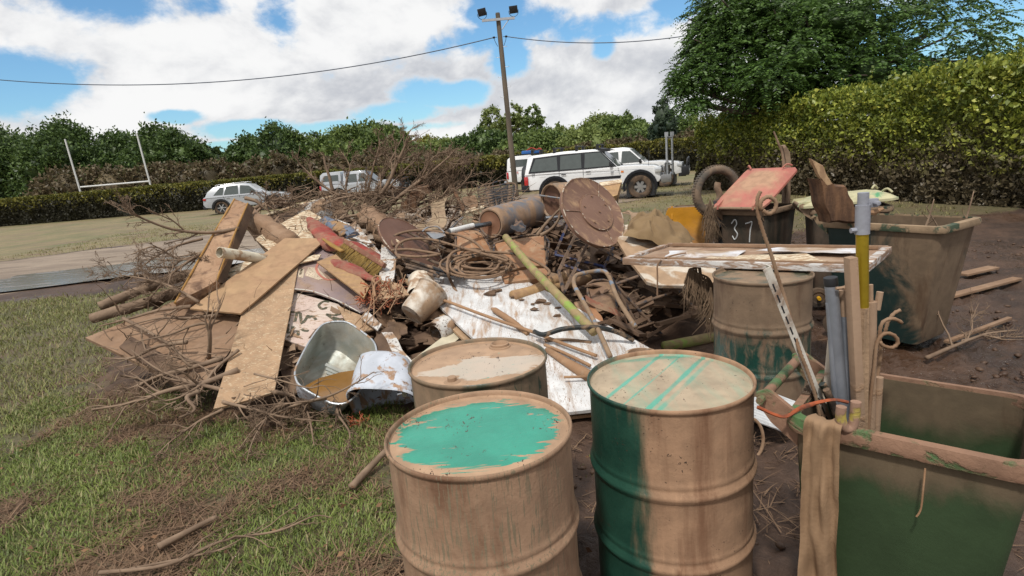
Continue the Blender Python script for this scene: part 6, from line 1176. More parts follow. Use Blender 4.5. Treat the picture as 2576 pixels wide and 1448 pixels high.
for i, pc_ in enumerate([[(.25, .12), (.72, .16), (.70, .40), (.16, .34)], [(.55, .08), (1.30, .10), (1.12, .30), (.62, .22)], [(.8, .32), (1.42, .30), (1.36, .50), (.9, .46)]]):
    mb = MB(); mb.slab([dpt(a, b, .012 + .006 * i) for a, b in pc_], .003, 12, 8, warp=.012, wf=6, rag=.02, seed=i); obj('peeling_sheet', mb, mat('peel_white', (.66, .66, .69), .6, mud=.5, mudcol=(.40, .29, .2), mscale=4, msoft=.1) if i != 1 else CREAM, o)
mb = MB(); mb.tube(curve([dpt(.30, -.022, .02), dpt(.28, -.035, -.02), dpt(.275, -.03, -.1), dpt(.27, -.03, -.24)], 4), .006, 6); mb.tube(curve([dpt(.30, -.0, .022), dpt(.33, .1, .03), dpt(.36, .2, .025)], 3), .006, 6); T('webbing_tie', mb, BROWNM, 'muddy strap tied round the front edge of the white sash', 'strap')
mb = MB(); eb = Y(*z5(1980, 600), 2.9)
# --- tub with silt and its neighbour
rim_z = [(958, 985), (972, 915), (1065, 735), (1150, 612), (1215, 568), (1320, 556), (1400, 572), (1500, 640), (1580, 705), (1612, 770), (1608, 860), (1550, 1010), (1450, 1150), (1370, 1212), (1270, 1218), (1180, 1180), (1050, 1110), (980, 1050)]
rv = [z9(x, y) for x, y in rim_z]; rim = [Y(u, v, float(np.interp(v, [812, 1020], [4.35, 3.72]))) for u, v in rv]; rim = curve(rim + [rim[0]], 3)[:-1]; cc = sum(rim, Vector()) / len(rim); nn = (rim[12] - rim[0]).cross(rim[30] - rim[0]).normalized()
if nn.y < 0: nn = -nn
nn = (nn + Vector((-.35, 0, .1))).normalized(); o = thing('wash_tub', 'galvanised white wash tub tipped toward the viewer with orange silt in it', 'tub', tuple(Vector((cc.x, cc.y, min(p.z for p in rim)))), 0); K = len(rim)
def ringo(k, d, s=0): return [cc + (p - cc) * k + nn * d for p in rim]
def loft(rows, capend=True):
    mb = MB(); n = len(rows[0]); mb.add([p for r in rows for p in r], [(i * n + j, i * n + (j + 1) % n, (i + 1) * n + (j + 1) % n, (i + 1) * n + j) for i in range(len(rows) - 1) for j in range(n)] + ([tuple(range((len(rows) - 1) * n, len(rows) * n))] if capend else [])); return mb
obj('outer_shell', loft([ringo(1.015, -.004), ringo(1.02, .012), ringo(1.0, .02), ringo(.95, .1), ringo(.88, .25), ringo(.80, .32)]), mat('tub_white_enamel', (.66, .68, .74), .4, mud=.3, mudcol=(.34, .2, .13), mscale=6, msoft=.05, speck=.15, sscale=40), o)
GZ = mat('tub_galvanised', (.34, .38, .35), .32, metal=.55, base2=(.60, .63, .60), bscale=5, mud=.36, mudcol=(.27, .20, .12), mscale=3, msoft=.2, speck=.22, sscale=34, bump=.2)
obj('inner_shell', loft([ringo(1.0, -.004), ringo(.985, .004), ringo(.93, .09), ringo(.86, .21), ringo(.74, .27), ringo(.4, .285), ringo(.1, .287)]), GZ, o)
Rv = Vector(_R); Uv = Vector(_U)
for k in range(6): ctr = cc + nn * .245 + Uv * (.06 - .03 * k) + Rv * (.035 + .006 * k); mb = MB(); mb.tube([ctr - (Rv * .9 - Uv * .42) * .085, ctr + (Rv * .9 - Uv * .42) * .12], .016, 8); obj('washboard_rib', mb, GZ, o)
pts = [(1150, 1010), (1330, 960), (1560, 925), (1595, 930), (1530, 1060), (1440, 1170), (1350, 1212), (1240, 1208), (1110, 1140), (1030, 1075)]; yy_ = lambda x, y: float(np.interp(y, [920, 1212], [4.24, 3.78])); mb = MB(); mb.poly([Y(*z9(cc_x, cc_y), yy_(cc_x, cc_y)) for cc_x, cc_y in [(x * .97 + 1300 * .03, y * .97 + 1050 * .03) for x, y in pts]], .01)
sm = plain('orange_silt', (.22, .11, .028), .12, 0, .6); obj('silt', mb, sm, o, smooth=False)
rim2 = [Vector(p) for p in ringo(1.012, -.006)]; mb = MB(); mb.tube(rim2, .0075, 8, closed=True); obj('rolled_rim', mb, mat('tub_rim', (.5, .53, .56), .35, metal=.6, mud=.3, mscale=12), o)
def tub2():
    c0 = P(975, 985, -.15); c0.z = .19; o = thing('wash_tub', 'upturned white wash tub with a tap fitting, half behind the drum with bungs', 'tub', (c0.x, c0.y, 0), 0); rows = []; ax = (Vector((-.05, .80, .58))).normalized(); x = Vector((1, -.1, -.1)).normalized(); y_ = ax.cross(x).normalized()
    for k, d in ((1.08, -.2), (1.10, -.19), (1.08, -.175), (1.02, -.17), (.94, .0), (.80, .15), (.62, .19), (.2, .2)): rows.append([c0 + ax * d + x * (.24 * k) * (abs(math.cos(t)) ** .6) * (1 if math.cos(t) > 0 else -1) + y_ * (.22 * k) * (abs(math.sin(t)) ** .6) * (1 if math.sin(t) > 0 else -1) for t in np.linspace(0, 2 * PI, 41)[:-1]])
    obj('shell', loft(rows), mat('tub_white_drips', (.50, .53, .59), .4, mud=.36, mudcol=(.36, .23, .15), mscale=7, stretch=(1.6, 1.6, .35), msoft=.04, speck=.4, sscale=40), o)
    p = c0 + x * .13 - y_ * .0 + Vector((0, -.24, .02)); mb = MB(); mb.tube([p, p + Vector((.10, -.01, .02))], .012, 8); mb.box(p + Vector((.05, -.01, .012)), (.03, .03, .05)); obj('tap', mb, CHROME, o)
tub2()
mb = MB(); rr = zA; ribbon('bent muddy white metal strap leading down to the drum with bungs', [P(*zA(x, y), -.3) for x, y in [(740, 530), (840, 680), (930, 880), (1080, 1050), (1180, 1200)]], (.085, .01, -.012), WFLECK, 'metal_strap', 'strap', .006)
# white bucket on its side
M, n = disc_frame(*zA(1310, 190), 4.85, .75, .65, .35, -1); mb = MB(); mb.lathe([(.15, -.32), (.16, -.30), (.145, -.29), (.118, -.02), (.11, 0), (0, 0)], Matrix.Translation((.0, 0, 0)) @ M, 32); T('bucket', mb, mat('bucket_white', (.58, .53, .46), .55, mud=.55, mudcol=(.36, .24, .15), mscale=5, msoft=.1, speck=.5, sscale=55), 'muddy white bucket on its side next to the wire bundle', 'bucket')
a = P(1043, 762, -.1); mb = MB(); M = frame_to(P(1060, 708, -.15), P(1030, 815, -.3)); mb.lathe([(0, 0), (.12, 0), (.128, .01), (.115, .02), (.10, .30), (.09, .31)], M, 30); T('bucket', mb, mat('bucket_cream', (.62, .55, .45), .6, mud=.5, mudcol=(.36, .235, .15), mscale=5, speck=.35, sscale=50), 'cream bucket standing below the corner of the white panel', 'bucket')
board('broken white flecked panel standing upright at the broom end', [(960, 612), (998, 640), (990, 700), (950, 735)], .02, WFLECK, name='flecked_sheet', dy=-.3, cat='panel', warp=.03); board('muddy white side panel hanging below the broken panel', [(952, 700), (1010, 712), (1030, 740), (950, 752)], .015, STREAK, name='flecked_sheet', dy=-.3, cat='panel', warp=.02)
mb = MB(); M = frame_to(P(1095, 838, -.15), P(1140, 812, -.15)); mb.lathe([(.07, 0), (.10, .02), (.11, .08), (.10, .15), (.07, .17)], M, 28); T('wire_basket', mb, WFLECK, 'rounded white plastic basket below the cream metal channel', 'basket')
# orange netting and wires
def tangle(label, u, v, ru, rv_, n, r, m, name, cat, seed, dy=-.2, seg=6, amp=1.0, stuff=False):
    rg = np.random.default_rng(seed); mb = MB()
    for k in range(n):
        c = P(u + rg.uniform(-ru, ru), v + rg.uniform(-rv_, rv_), dy + rg.uniform(-.05, .05)); pts = [c]
        d = Vector(rg.normal(size=3))
        for j in range(seg): d = (d + Vector(rg.normal(size=3)) * .7).normalized(); pts.append(pts[-1] + d * .035 * amp)
        mb.tube(curve(pts, 2), r, 5, flat=.5)
    o = T(name, mb, m, label, cat, ang=180)
    if stuff: o['kind'] = 'stuff'
    return o
ON = mat('orange_netting', (.48, .11, .045), .6, mud=.55, mudcol=(.26, .16, .1), mscale=9, msoft=.12)
tangle('crumpled orange plastic netting at the centre left of the heap', 945, 742, 32, 22, 110, .006, ON, 'netting', 'netting', 4, -.25, 6, .7); tangle('second wad of orange netting near the cream bucket', 1000, 735, 22, 18, 70, .006, ON, 'netting', 'netting', 5, -.25, 6, .7); tangle('flat piece of orange netting lying on the grass by the drums', 903, 1068, 24, 6, 45, .004, ON, 'netting', 'netting', 6, .0, 5, .6)
for k, (a, b) in enumerate([((985, 700), (893, 815)), ((945, 690), (915, 830)), ((1008, 715), (902, 830)), ((935, 700), (940, 810)), ((1020, 690), (975, 790))]): mb = MB(); mb.tube(curve([P(*a, -.35), P((a[0] + b[0]) / 2 + 3, (a[1] + b[1]) / 2, -.38), P(*b, -.33)], 4), .0045, 5); T('wire', mb, STK, 'stiff muddy wire standing up out of the netting', 'wire', 'stiff wires in the netting')
mb = MB(); mb.tube(curve(PP([(943, 712), (938, 700), (950, 694), (958, 702), (948, 710), (941, 720), (944, 745)], -.42), 5), .009, 8); T('hook', mb, STK, 'muddy iron hook with a round eye below the red cloth', 'hook')
# plastic pot with wide neck
c = Z(1614, 905, .50); o = thing('plastic_pot', 'squat muddy plastic container with an open screw neck behind the striped drum', 'container', (c.x, c.y, 0), 0); Mp = Matrix.Translation((c.x, c.y, .0)); PM = mat('pot_plastic', (.62, .56, .47), .5, mud=.62, mudcol=(.34, .22, .14), mscale=6, msoft=.05, speck=.2)
mb = MB(); mb.lathe([(0, 0), (.15, 0), (.17, .03), (.175, .36), (.16, .43), (.12, .475), (.088, .49), (.083, .495)], Mp, 48); obj('body', mb, PM, o); mb = MB(); mb.lathe([(.083, .49), (.088, .50), (.083, .508), (.088, .517), (.083, .526), (.09, .535), (.09, .545), (.078, .545), (.076, .50), (.074, .44), (0, .43)], Mp, 48); obj('neck', mb, PM, o)
# corrugated sheet
a, b, c_, d = Z(1835, 948, .16), Z(2015, 1018, .20), Z(1966, 1082, .13), Z(1885, 1118, .12); d = a + (c_ - b) * 1.25; mb = MB(); nu, nv = 12, 150; rid = 12
for i in range(nu + 1):
    for j in range(nv + 1):
        p = a.lerp(b, i / nu).lerp(d.lerp(c_, i / nu), j / nv); mb.v.append(tuple(p + Vector((0, 0, .013 * math.sin(2 * PI * rid * j / nv)))))
for i in range(nu):
    for j in range(nv): k = i * (nv + 1) + j; mb.f.append((k, k + nv + 1, k + nv + 2, k + 1))
T('corrugated_sheet', mb, mat('white_corrugated', (.74, .76, .78), .4, mud=.22, mudcol=(.36, .24, .16), mscale=4, speck=.35, sscale=60, msoft=.04), 'white corrugated sheet lying in the mud behind the striped drum', 'sheet', ang=180)

# ------------------------------------------------------------------ rubbish in the back bins
c = Y(1803, 482, 6.6); Mt = Matrix.Translation(c) @ Matrix.Rotation(rad(12), 4, 'Z') @ Matrix.Rotation(PI / 2, 4, 'X'); mb = MB(); R0 = .25
prof = [(R0 + .050 * math.cos(t) * (1 if abs(math.cos(t)) < .8 else .96), .052 * math.sin(t)) for t in np.linspace(0, 2 * PI, 15)]; mb.lathe(prof, Mt, 64)
for a in range(60): mm = Mt @ Matrix.Rotation(a * PI / 30, 4, 'Z'); mb.box(mm @ Vector((R0 + .049, 0, 0)), (.006, .012, .06), mm.to_3x3())
T('old_tyre', mb, mat('old_tyre', (.075, .07, .062), .8, mud=.48, mudcol=(.22, .155, .105), mscale=6, msoft=.15, bump=.5), 'old tyre standing upright in the bin with the yellow lid', 'tyre', ang=50)
def chunk(label, pts, y, th, m, name, cat, amp=.02, dyt=0):
    mb = MB(); fp_ = []; n = len(pts)
    for i in range(n):
        a, b = pts[i], pts[(i + 1) % n]
        for k in range(4): t0 = k / 4; u = a[0] + (b[0] - a[0]) * t0; v = a[1] + (b[1] - a[1]) * t0; p = Y(u, v, y + dyt * (v - pts[0][1])); q = noise.noise_vector(p * 14); fp_.append(p + Vector((q.x, 0, q.z)) * amp)
    m_ = len(fp_); c0 = sum(fp_, Vector()) / m_; fr = [c0 + (p - c0) * .9 + Vector((0, -th * .25, 0)) for p in fp_]; bk_ = [p + Vector((0, th, 0)) for p in fp_]; mb.add([c0 + Vector((0, -th * .3, 0))] + fr + fp_ + bk_, [(0, 1 + i, 1 + (i + 1) % m_) for i in range(m_)] + [(1 + i, 1 + m_ + i, 1 + m_ + (i + 1) % m_, 1 + (i + 1) % m_) for i in range(m_)] + [(1 + m_ + i, 1 + 2 * m_ + i, 1 + 2 * m_ + (i + 1) % m_, 1 + m_ + (i + 1) % m_) for i in range(m_)] + [tuple(range(1 + 3 * m_ - 1, 2 * m_, -1))]); return T(name, mb, m, label, cat, ang=30)
zD = zz(3130, 700, 3.62); zE = zz(2530, 500, 2.576)
ROT = mat('rotten_timber', (.06, .032, .02), .9, base2=(.16, .085, .045), bscale=5, grain=(3, 3, .6), bump=1.2)
chunk('dark crumbling block of rotten timber standing in the half muddy bin', [zD(*p) for p in [(310, 10), (480, 20), (540, 105), (700, 90), (745, 200), (800, 330), (880, 500), (900, 640), (480, 640), (430, 480), (360, 300)]], 4.45, .14, ROT, 'rotten_timber', 'timber', .02)
chunk('pale splintered stake jutting from the top of the rotten timber', [zE(*p) for p in [(1705, 318), (1760, 350), (1830, 385), (1870, 470), (1930, 585), (1880, 600), (1800, 520)]], 4.42, .03, mat('split_wood', (.42, .28, .16), .8, base2=(.25, .155, .09), bscale=8, grain=(3, 3, .4), bump=.8), 'splintered_stake', 'stake', .008)
chunk('broken palm stem sticking up behind the red lid', [zE(*p) for p in [(1420, 190), (1450, 178), (1500, 260), (1505, 330), (1500, 800), (1440, 800), (1450, 330)]], 6.45, .06, BRANCH, 'palm_stub', 'palm stub', .006)
mb = MB(); mb.tube(curve([Y(*zE(x, y), 6.3) for x, y in [(1335, 45), (1380, 160), (1420, 260), (1435, 400), (1460, 600), (1470, 780)]], 4), [.009, .022], 7, wob=.3); T('stick', mb, BRANCH, 'tall thin stick rising from the bin marked 37', 'stick')
mb = MB(); mb.tube(curve([Y(*zE(x, y), 6.35) for x, y in [(770, 560), (760, 620), (790, 700), (770, 780)]], 4), [.035, .045], 9, wob=.4); T('log', mb, BRANCH, 'short log end standing between the tyre and the red lid', 'log')
mb = MB(); mb.slab([Y(*zE(x, y), 6.2) for x, y in [(720, 750), (830, 740), (900, 1010), (770, 1000)]], .015, 16, 16, warp=.12, wf=7, rag=.04); T('plastic_bag', mb, mat('black_bag', (.03, .032, .036), .3, mud=.45, mudcol=(.16, .11, .08), mscale=5), 'black plastic bag spilling down beside the bin marked 37', 'bag')
mb = MB(); mb.slab([Y(*zE(x, y), 6.25) for x, y in [(740, 880), (900, 880), (930, 1220), (770, 1220)]], .02, 16, 16, warp=.14, wf=6, rag=.04, seed=5); T('plastic_bag', mb, mat('black_bag2', (.02, .02, .022), .4, mud=.35, mudcol=(.12, .08, .06), mscale=5), 'lower crumpled black bag on the ground beside the bin marked 37', 'bag')
def frond(label, path, n, ln, spread, seed, y, m=None):
    rg = np.random.default_rng(seed); mb = MB(); pp = curve([Y(u, v, y) for u, v in path], 6); mb.tube(pp, .008, 6)
    for i in range(n):
        t0 = rg.random() ** .8; p = pp[int(t0 * (len(pp) - 2))]; d = Vector((rg.normal() * spread, rg.normal() * spread * .6 - .03, -1)).normalized(); l = ln * rg.uniform(.5, 1.1); q = p + d * l * .5 + Vector((rg.normal() * .02, 0, 0)); e = p + d * l + Vector((rg.normal() * .04, 0, 0)); mb.tube([p, q, e], [.006, .005, .001], 3, caps=False)
    return T('palm_frond', mb, m or mat('dry_frond', (.20, .135, .085), .85, base2=(.12, .08, .05), bscale=6), label, 'palm frond', ang=180)
frond('dry brown palm frond drooping in front of the yellow lid', [zE(690, 730), zE(695, 850), zE(700, 950)], 170, .36, .16, 1, 5.9); frond('dry palm frond hanging down beside the drum with the green band', [zE(590, 1420), z5(700, 700), z5(860, 760), z5(910, 850)], 150, .30, .14, 2, 3.95); frond('frayed palm leaves trailing to the ground left of the drum with the green band', [z5(890, 850), z5(905, 950), z5(915, 1060)], 90, .24, .12, 3, 3.9)

# ------------------------------------------------------------------ poles and rods in the front bin
yb = 1.74
def pole(label, pts, r, m, name='pole', cat='pole', y=yb, n=16, sm=False, group='poles and rods in the front bin', dy=0):
    q = [Y(*z7(x, yv), y + dy * k) for k, (x, yv) in enumerate(pts)]; mb = MB(); mb.tube(curve(q, 6) if sm else q, r, n); return T(name, mb, m, label, cat, group, ang=60)
GALV = mat('galv_pole', (.26, .28, .32), .4, metal=.35, mud=.25, mudcol=(.34, .22, .15), mscale=6, msoft=.1, stretch=(1, 1, .3)); MST = mat('muddy_stake', (.36, .25, .17), .8, base2=(.29, .19, .125), bscale=5, grain=(1, 1, .2), mud=.3, mscale=8, bump=.4)
o = thing('galvanised_pole', 'grey steel pole with a black end cap in the front bin', 'pole', tuple(Y(*z7(1260, 1500), yb)), 0, 'poles and rods in the front bin'); mb = MB(); mb.tube([Y(*z7(1126, 150), yb), Y(*z7(1250, 1500), yb)], .0195, 20); obj('tube', mb, GALV, o); mb = MB(); mb.tube([Y(*z7(1120, 85), yb), Y(*z7(1127, 155), yb)], .0205, 20); obj('end_cap', mb, BLK, o, bevel=.003)
mb = MB(); mb.tube(curve([Y(*z7(1165, 178), yb - .03), Y(*z7(1225, 170), yb - .03), Y(*z7(1262, 155), yb - .03), Y(*z7(1282, 172), yb - .03), Y(*z7(1262, 195), yb - .03), Y(*z7(1225, 175), yb - .03)], 5), .005, 6); obj('eye_bolt', mb, MST, o)
pole('thin grey pole close behind the capped grey pole', [(1245, 400), (1290, 1500)], .0155, GALV); pole('narrow grey pole with a brown sleeve, left of the wooden stake', [(1225, 190), (1240, 420)], .013, MST); pole('slim grey tube at the left of the capped grey pole', [(1105, 295), (1180, 1400)], .009, GALV)
mb = MB(); a, b = Y(*z7(1285, -78), yb - .05), Y(*z7(1360, 1480), yb - .05); M = frame_to(a, b); mb.box(M @ Vector((0, 0, (b - a).length / 2)), (.034, .026, (b - a).length), M.to_3x3()); T('wooden_stake', mb, MST, 'flat muddy wooden stake, the tallest timber in the front bin', 'stake', 'poles and rods in the front bin', bevel=.003)
o = thing('extension_pole', 'tall pole with a bright gold shaft and a grey clamp at its top', 'pole', tuple(Y(*z7(1372, 1480), yb - .02)), 0); yg = yb - .02
def vv(u, v): return Y(u, v, yg)
mb = MB(); mb.tube([vv(2169, 586), vv(2170, 775)], .0175, 24); obj('gold_shaft', mb, mat('gold_anodised', (.50, .36, .03), .28, metal=.7, base2=(.42, .30, .03), bscale=3, speck=.08, sscale=60), o)
mb = MB(); mb.tube([vv(2170, 772), vv(2166, 900), vv(2162, 1120)], .0195, 20, wob=.5); obj('muddy_shaft', mb, mat('wrapped_mud', (.36, .24, .15), .8, bump=1, bscale2=60), o)
mb = MB(); mb.tube([vv(2172, 484), vv(2171, 520)], .0155, 24); mb.tube([vv(2171, 515), vv(2169, 588)], .0205, 24); CL = mat('cast_grey', (.36, .37, .42), .45, metal=.3, speck=.1, sscale=50); obj('clamp_sleeve', mb, CL, o, ang=40)
mb = MB(); p = vv(2192, 510); mb.box(p, (.035, .016, .026)); mb.lathe([(0, .014), (.008, .014), (.008, -.014), (0, -.014)], Matrix.Translation(p + Vector((.006, -.012, 0))) @ Matrix.Rotation(PI / 2, 4, 'X'), 6); obj('clamp_bolt', mb, CL, o, bevel=.002); mb = MB(); p = vv(2196, 532); mb.tube([vv(2186, 534), vv(2200, 534), vv(2222, 524)], [.008, .009, .004], 8); obj('wing_nut', mb, STK, o); mb = MB(); mb.tube([vv(2158, 578), vv(2140, 580)], .008, 8); obj('locking_pin', mb, CL, o)
pole('muddy post with a thin rod on top, right of the gold pole', [(1452, 285), (1440, 1500)], .0165, MST, 'muddy_post', 'post'); pole('thin rod standing on top of the muddy post', [(1450, 145), (1452, 290)], .0065, MST, 'rod', 'rod'); pole('bent grey strip with a hole, at the far right of the poles', [(1525, 205), (1500, 350)], .010, MST, 'metal_strip', 'strip'); pole('flat timber lath right of the steel rods', [(1520, 900), (1480, 1500)], .012, MST, 'lath', 'lath')
pole('short white tube leaning behind the capped grey pole', [(1133, 605), (1085, 1100)], .0135, mat('tube_white_muddy', (.6, .52, .42), .6, mud=.45, mudcol=(.32, .2, .13), mscale=7), 'white_tube', 'tube', yb + .08)
pole('black hose end standing in the corner of the front bin', [(1055, 955), (1120, 1100), (1200, 1400)], .0115, mat('black_hose_green', (.012, .02, .015), .4, mud=.3, mscale=8), 'hose', 'hose', sm=True); pole('second black hose end with a pale cut face in the front bin', [(1085, 1000), (1140, 1120), (1205, 1350)], .0105, BLKP, 'hose', 'hose', yb - .02, sm=True)
RB = mat('rebar_rust', (.20, .115, .065), .75, base2=(.27, .175, .11), bscale=9, bump=.3)
def rebar(label, q, r=.0055):
    q = [Vector(p) for p in q]; out = []; s_ = 0; rs = []; k = 0
    # resample and swell at even steps for the ribs
    for i in range(len(q) - 1):
        L_ = (q[i + 1] - q[i]).length; m_ = max(1, int(L_ / .006))
        for j in range(m_): out.append(q[i].lerp(q[i + 1], j / m_)); rs.append(r * (1.22 if k % 2 else .92)); k += 1
    mb = MB(); mb.tube(out, rs, 7); return T('steel_rod', mb, RB, label, 'steel rod', 'poles and rods in the front bin', ang=180)
rp = [z5(1345, 170), z5(1400, 205), z5(1455, 165), z5(1460, 95), z5(1400, 55), z5(1340, 85), z5(1325, 140)]
rebar('ribbed steel rod with a ring at its top, slanting left above the white sash', curve([Y(u, v, yb + .05) for u, v in [z5(1330, 5), z5(1303, 60)]] + [Y(*z5(x, y), yb + .05) for x, y in [(1300, 130), (1312, 230), (1360, 390), (1420, 560), (1480, 760), (1545, 960)]] + [Y(*z7(x, y), yb) for x, y in [(860, 660), (940, 870), (1010, 1100), (1060, 1400)]], 5)); rebar('closed ring at the top of the slanting steel rod', curve([Y(u, v, yb + .04) for u, v in rp + [rp[0]]], 4), .006)
rebar('ribbed steel rod with a big loop at the right of the front bin', curve([Y(*z7(x, y), yb - .03) for x, y in [(1420, 1480), (1445, 1100), (1480, 800), (1500, 620), (1560, 545), (1640, 560), (1670, 620), (1620, 660), (1545, 640), (1520, 600)]], 4)); rebar('second looped steel rod just right of the first loop', curve([Y(*z7(x, y), yb + .02) for x, y in [(1440, 1480), (1490, 1000), (1530, 700), (1520, 560), (1550, 450), (1640, 425), (1720, 470)]], 4)); rebar('bent steel rod at the outer edge of the front bin', curve([Y(*z7(x, y), yb + .06) for x, y in [(1560, 560), (1590, 450), (1640, 380), (1700, 350)]], 4))
o = pole('thick yellow hook caked in mud on the rim of the front bin', [(1210, 1140), (1205, 1230), (1235, 1310), (1290, 1310), (1315, 1240), (1328, 1100)], .014, mat('hook_yellow', (.42, .33, .08), .6, mud=.62, mudcol=(.33, .2, .14), mscale=14), 'hook', 'hook', 1.52, sm=True)
def angle():
    a, b = Y(*z7(602, 12), yb - .02), Y(*z7(1150, 1380), yb + .04); M = frame_to(a, b, (0, -1, 0)); Lz = (b - a).length; wm_ = mat('shelf_upright_white', (.66, .62, .55), .5, mud=.36, mudcol=(.28, .18, .12), mscale=6, stretch=(1, 1, .4), msoft=.06, speck=.25, sscale=50); d = (Vector((0, 0, EYE)) - a); dl = M.to_3x3().inverted() @ d; an = math.atan2(dl.y, dl.x)
    R = M @ Matrix.Rotation(an - rad(25), 4, 'Z'); mb = MB(); mb.box(R @ Vector((.0, 0, Lz / 2)), (.0025, .026, Lz), R.to_3x3()); R2 = R @ Matrix.Translation((-.013, -.013, 0)); mb.box(R2 @ Vector((0, 0, Lz / 2)), (.026, .0025, Lz), R2.to_3x3()); o = T('shelf_upright', mb, wm_, 'white slotted shelf upright leaning left out of the front bin', 'upright', 'poles and rods in the front bin'); sl = BLK
    for k in range(16):
        z = .07 + k * Lz / 16.5; mb = MB(); mb.box(R @ Vector((.0016, .002, z)), (.0008, .005, .028), R.to_3x3()); s_ = obj('slot', mb, sl, o); s_.location = Vector(s_.location)
angle()
# cloth over the rim
mb = MB(); top = qF(-.22, .0, .87); n_ = 14; rows = []; hF_ = hF; lF = Vector((hF.y, -hF.x, 0)); base_ = qF(-.25, -.11, .872); cb = -.185; path = [qF(-.16, cb, .80), qF(-.20, cb, .868), qF(-.255, cb, .879), qF(-.272, cb, .84), qF(-.272, cb, .70), qF(-.268, cb, .5), qF(-.262, cb, .3), qF(-.255, cb, .12)]; path = curve(path, 9)
for i, p in enumerate(path):
    for j in range(n_ + 1): t0 = j / n_; f_ = .010 * math.sin(t0 * 11 + p.z * 2.5) + .026 * noise.noise(Vector((t0 * 5, p.z * 7, 1))) + .008 * noise.noise(Vector((t0 * 14, p.z * 22, 5))); mb.v.append(tuple(p + lF * (t0 - .5) * (.095 + .012 * (1 - min(1, p.z))) - hF_ * (f_ + .02)))
for i in range(len(path) - 1):
    for j in range(n_): k = i * (n_ + 1) + j; mb.f.append((k, k + 1, k + n_ + 2, k + n_ + 1))
T('mud_cloth', mb, mat('stiff_tan_cloth', (.27, .17, .098), .85, base2=(.24, .15, .085), bscale=4, bump=.8, bscale2=30), 'stiff tan cloth hanging over the rim of the front bin', 'cloth', ang=180)
mb = MB(); mb.tube(curve([qF(-.31, -.36, .90), qF(-.26, -.30, .862), qF(-.2, -.26, .88), qF(-.12, -.2, .885), qF(-.08, -.16, .87)], 6), .0055, 8, wob=.6); T('rusty_wire', mb, mat('rust_orange', (.36, .085, .03), .85, base2=(.14, .05, .03), bscale=30, bump=.8), 'rusty orange wire twisted round the handle of the front bin', 'wire')
mb = MB(); mb.tube(curve([qF(-.262, .06, .80), qF(-.272, .06, .74), qF(-.268, .058, .68), qF(-.27, .05, .655)], 5), .0025, 6); T('string', mb, STK, 'short muddy string hanging on the side of the front bin', 'string')
mb = MB(); a = Z(1888, 1102, .1); mb.tube([Vector((a.x, a.y, .1)) + Vector((math.cos(t) * .07, math.sin(t) * .02, math.sin(t) * .11)) for t in np.linspace(0, 2 * PI, 25)[:-1]], .009, 8, closed=True); T('iron_ring', mb, RB, 'rusty iron ring leaning in the mud right of the striped drum', 'ring')
# ------------------------------------------------------------------ dead branches
def branch(label, path, r0, seed, kids=6, lv=2, spread=.5, m=None, group='dead branches of the heap', name='dead_branch', r1=.25, dr=None, L=.55, leaf=False, up=0.0, droop=0.0, n0=7):
    rg = np.random.default_rng(seed); mb = MB()
    def grow_(pts, ra, rb, lvl):
        k = len(pts); mb.tube(pts, [ra + (rb - ra) * (i / (k - 1)) for i in range(k)], n0 if lvl == 0 else (5 if lvl == 1 else 4), wob=.25 if lvl == 0 else 0, caps=lvl == 0)
        if lvl >= lv: return
        tot = sum((pts[i + 1] - pts[i]).length for i in range(k - 1))
        for c in range(kids if lvl == 0 else max(2, kids - 2)):
            t = rg.uniform(.15, .98); i = min(int(t * (k - 1)), k - 2); p = pts[i].lerp(pts[i + 1], t * (k - 1) - i); d0 = (pts[i + 1] - pts[i]).normalized(); q = Vector(rg.normal(size=3)); q = (q - d0 * q.dot(d0)).normalized(); d = (d0 + q * spread * rg.uniform(.6, 1.4) + Vector((0, 0, up))).normalized(); l = tot * L * rg.uniform(.5, 1.1) * (1 - .5 * t); pp = [p]; n = 6
            for j in range(n): d = (d + Vector(rg.normal(size=3)) * .20 + Vector((0, 0, up * .1 - droop * .12))).normalized(); pp.append(pp[-1] + d * l / n)
            for z_i in range(len(pp)):
                if pp[z_i].z < .01: pp[z_i].z = .01 + rg.random() * .01
            rr = (ra + (rb - ra) * t) * .62; grow_(pp, rr, max(.0014, rr * .22), lvl + 1)
    grow_(curve(path, 5), r0, r0 * r1, 0); return T(name, mb, m or BRANCH, label, 'branch', group, ang=180)
zF = zz(1400, 450, 2.576)
def BY(zf, pts, y, dy=0): return [Y(*zf(x, yy), y + dy * i) for i, (x, yy) in enumerate(pts)]
# upright tangle behind the heap
branch('tall forked dead branch whose twigs reach highest into the sky', BY(zF, [(20, 1060), (200, 880), (330, 700), (420, 500), (500, 330), (560, 210)], 7.6), .035, 1, 10, 3, .55, up=.12, L=.5); branch('tall dead branch leaning right beside the highest one', BY(zF, [(30, 1080), (350, 900), (620, 700), (800, 560), (960, 420)], 7.7), .036, 2, 10, 3, .55, up=.1, L=.5)
branch('slender dead branch curving up in front of the silver ute', BY(zF, [(60, 1000), (130, 760), (190, 500), (240, 340), (250, 250)], 7.9), .02, 3, 8, 3, .5, up=.1); branch('thick bare branch lying level behind the table top', BY(zz(504, 450, 2.576), [(1940, 800), (2150, 820), (2350, 850), (2560, 890)], 8.1), .042, 4, 6, 2, .7); branch('crooked pale branch with a stub above the mattress', BY(zz(504, 450, 2.576), [(1190, 850), (1300, 880), (1380, 950), (1450, 990)], 7.4), .028, 5, 4, 1, .8); branch('bare branch crossing in front of the silver station wagon', BY(zz(504, 450, 2.576), [(1230, 980), (1420, 900), (1640, 900), (1800, 860)], 7.6), .026, 6, 8, 2, .7)
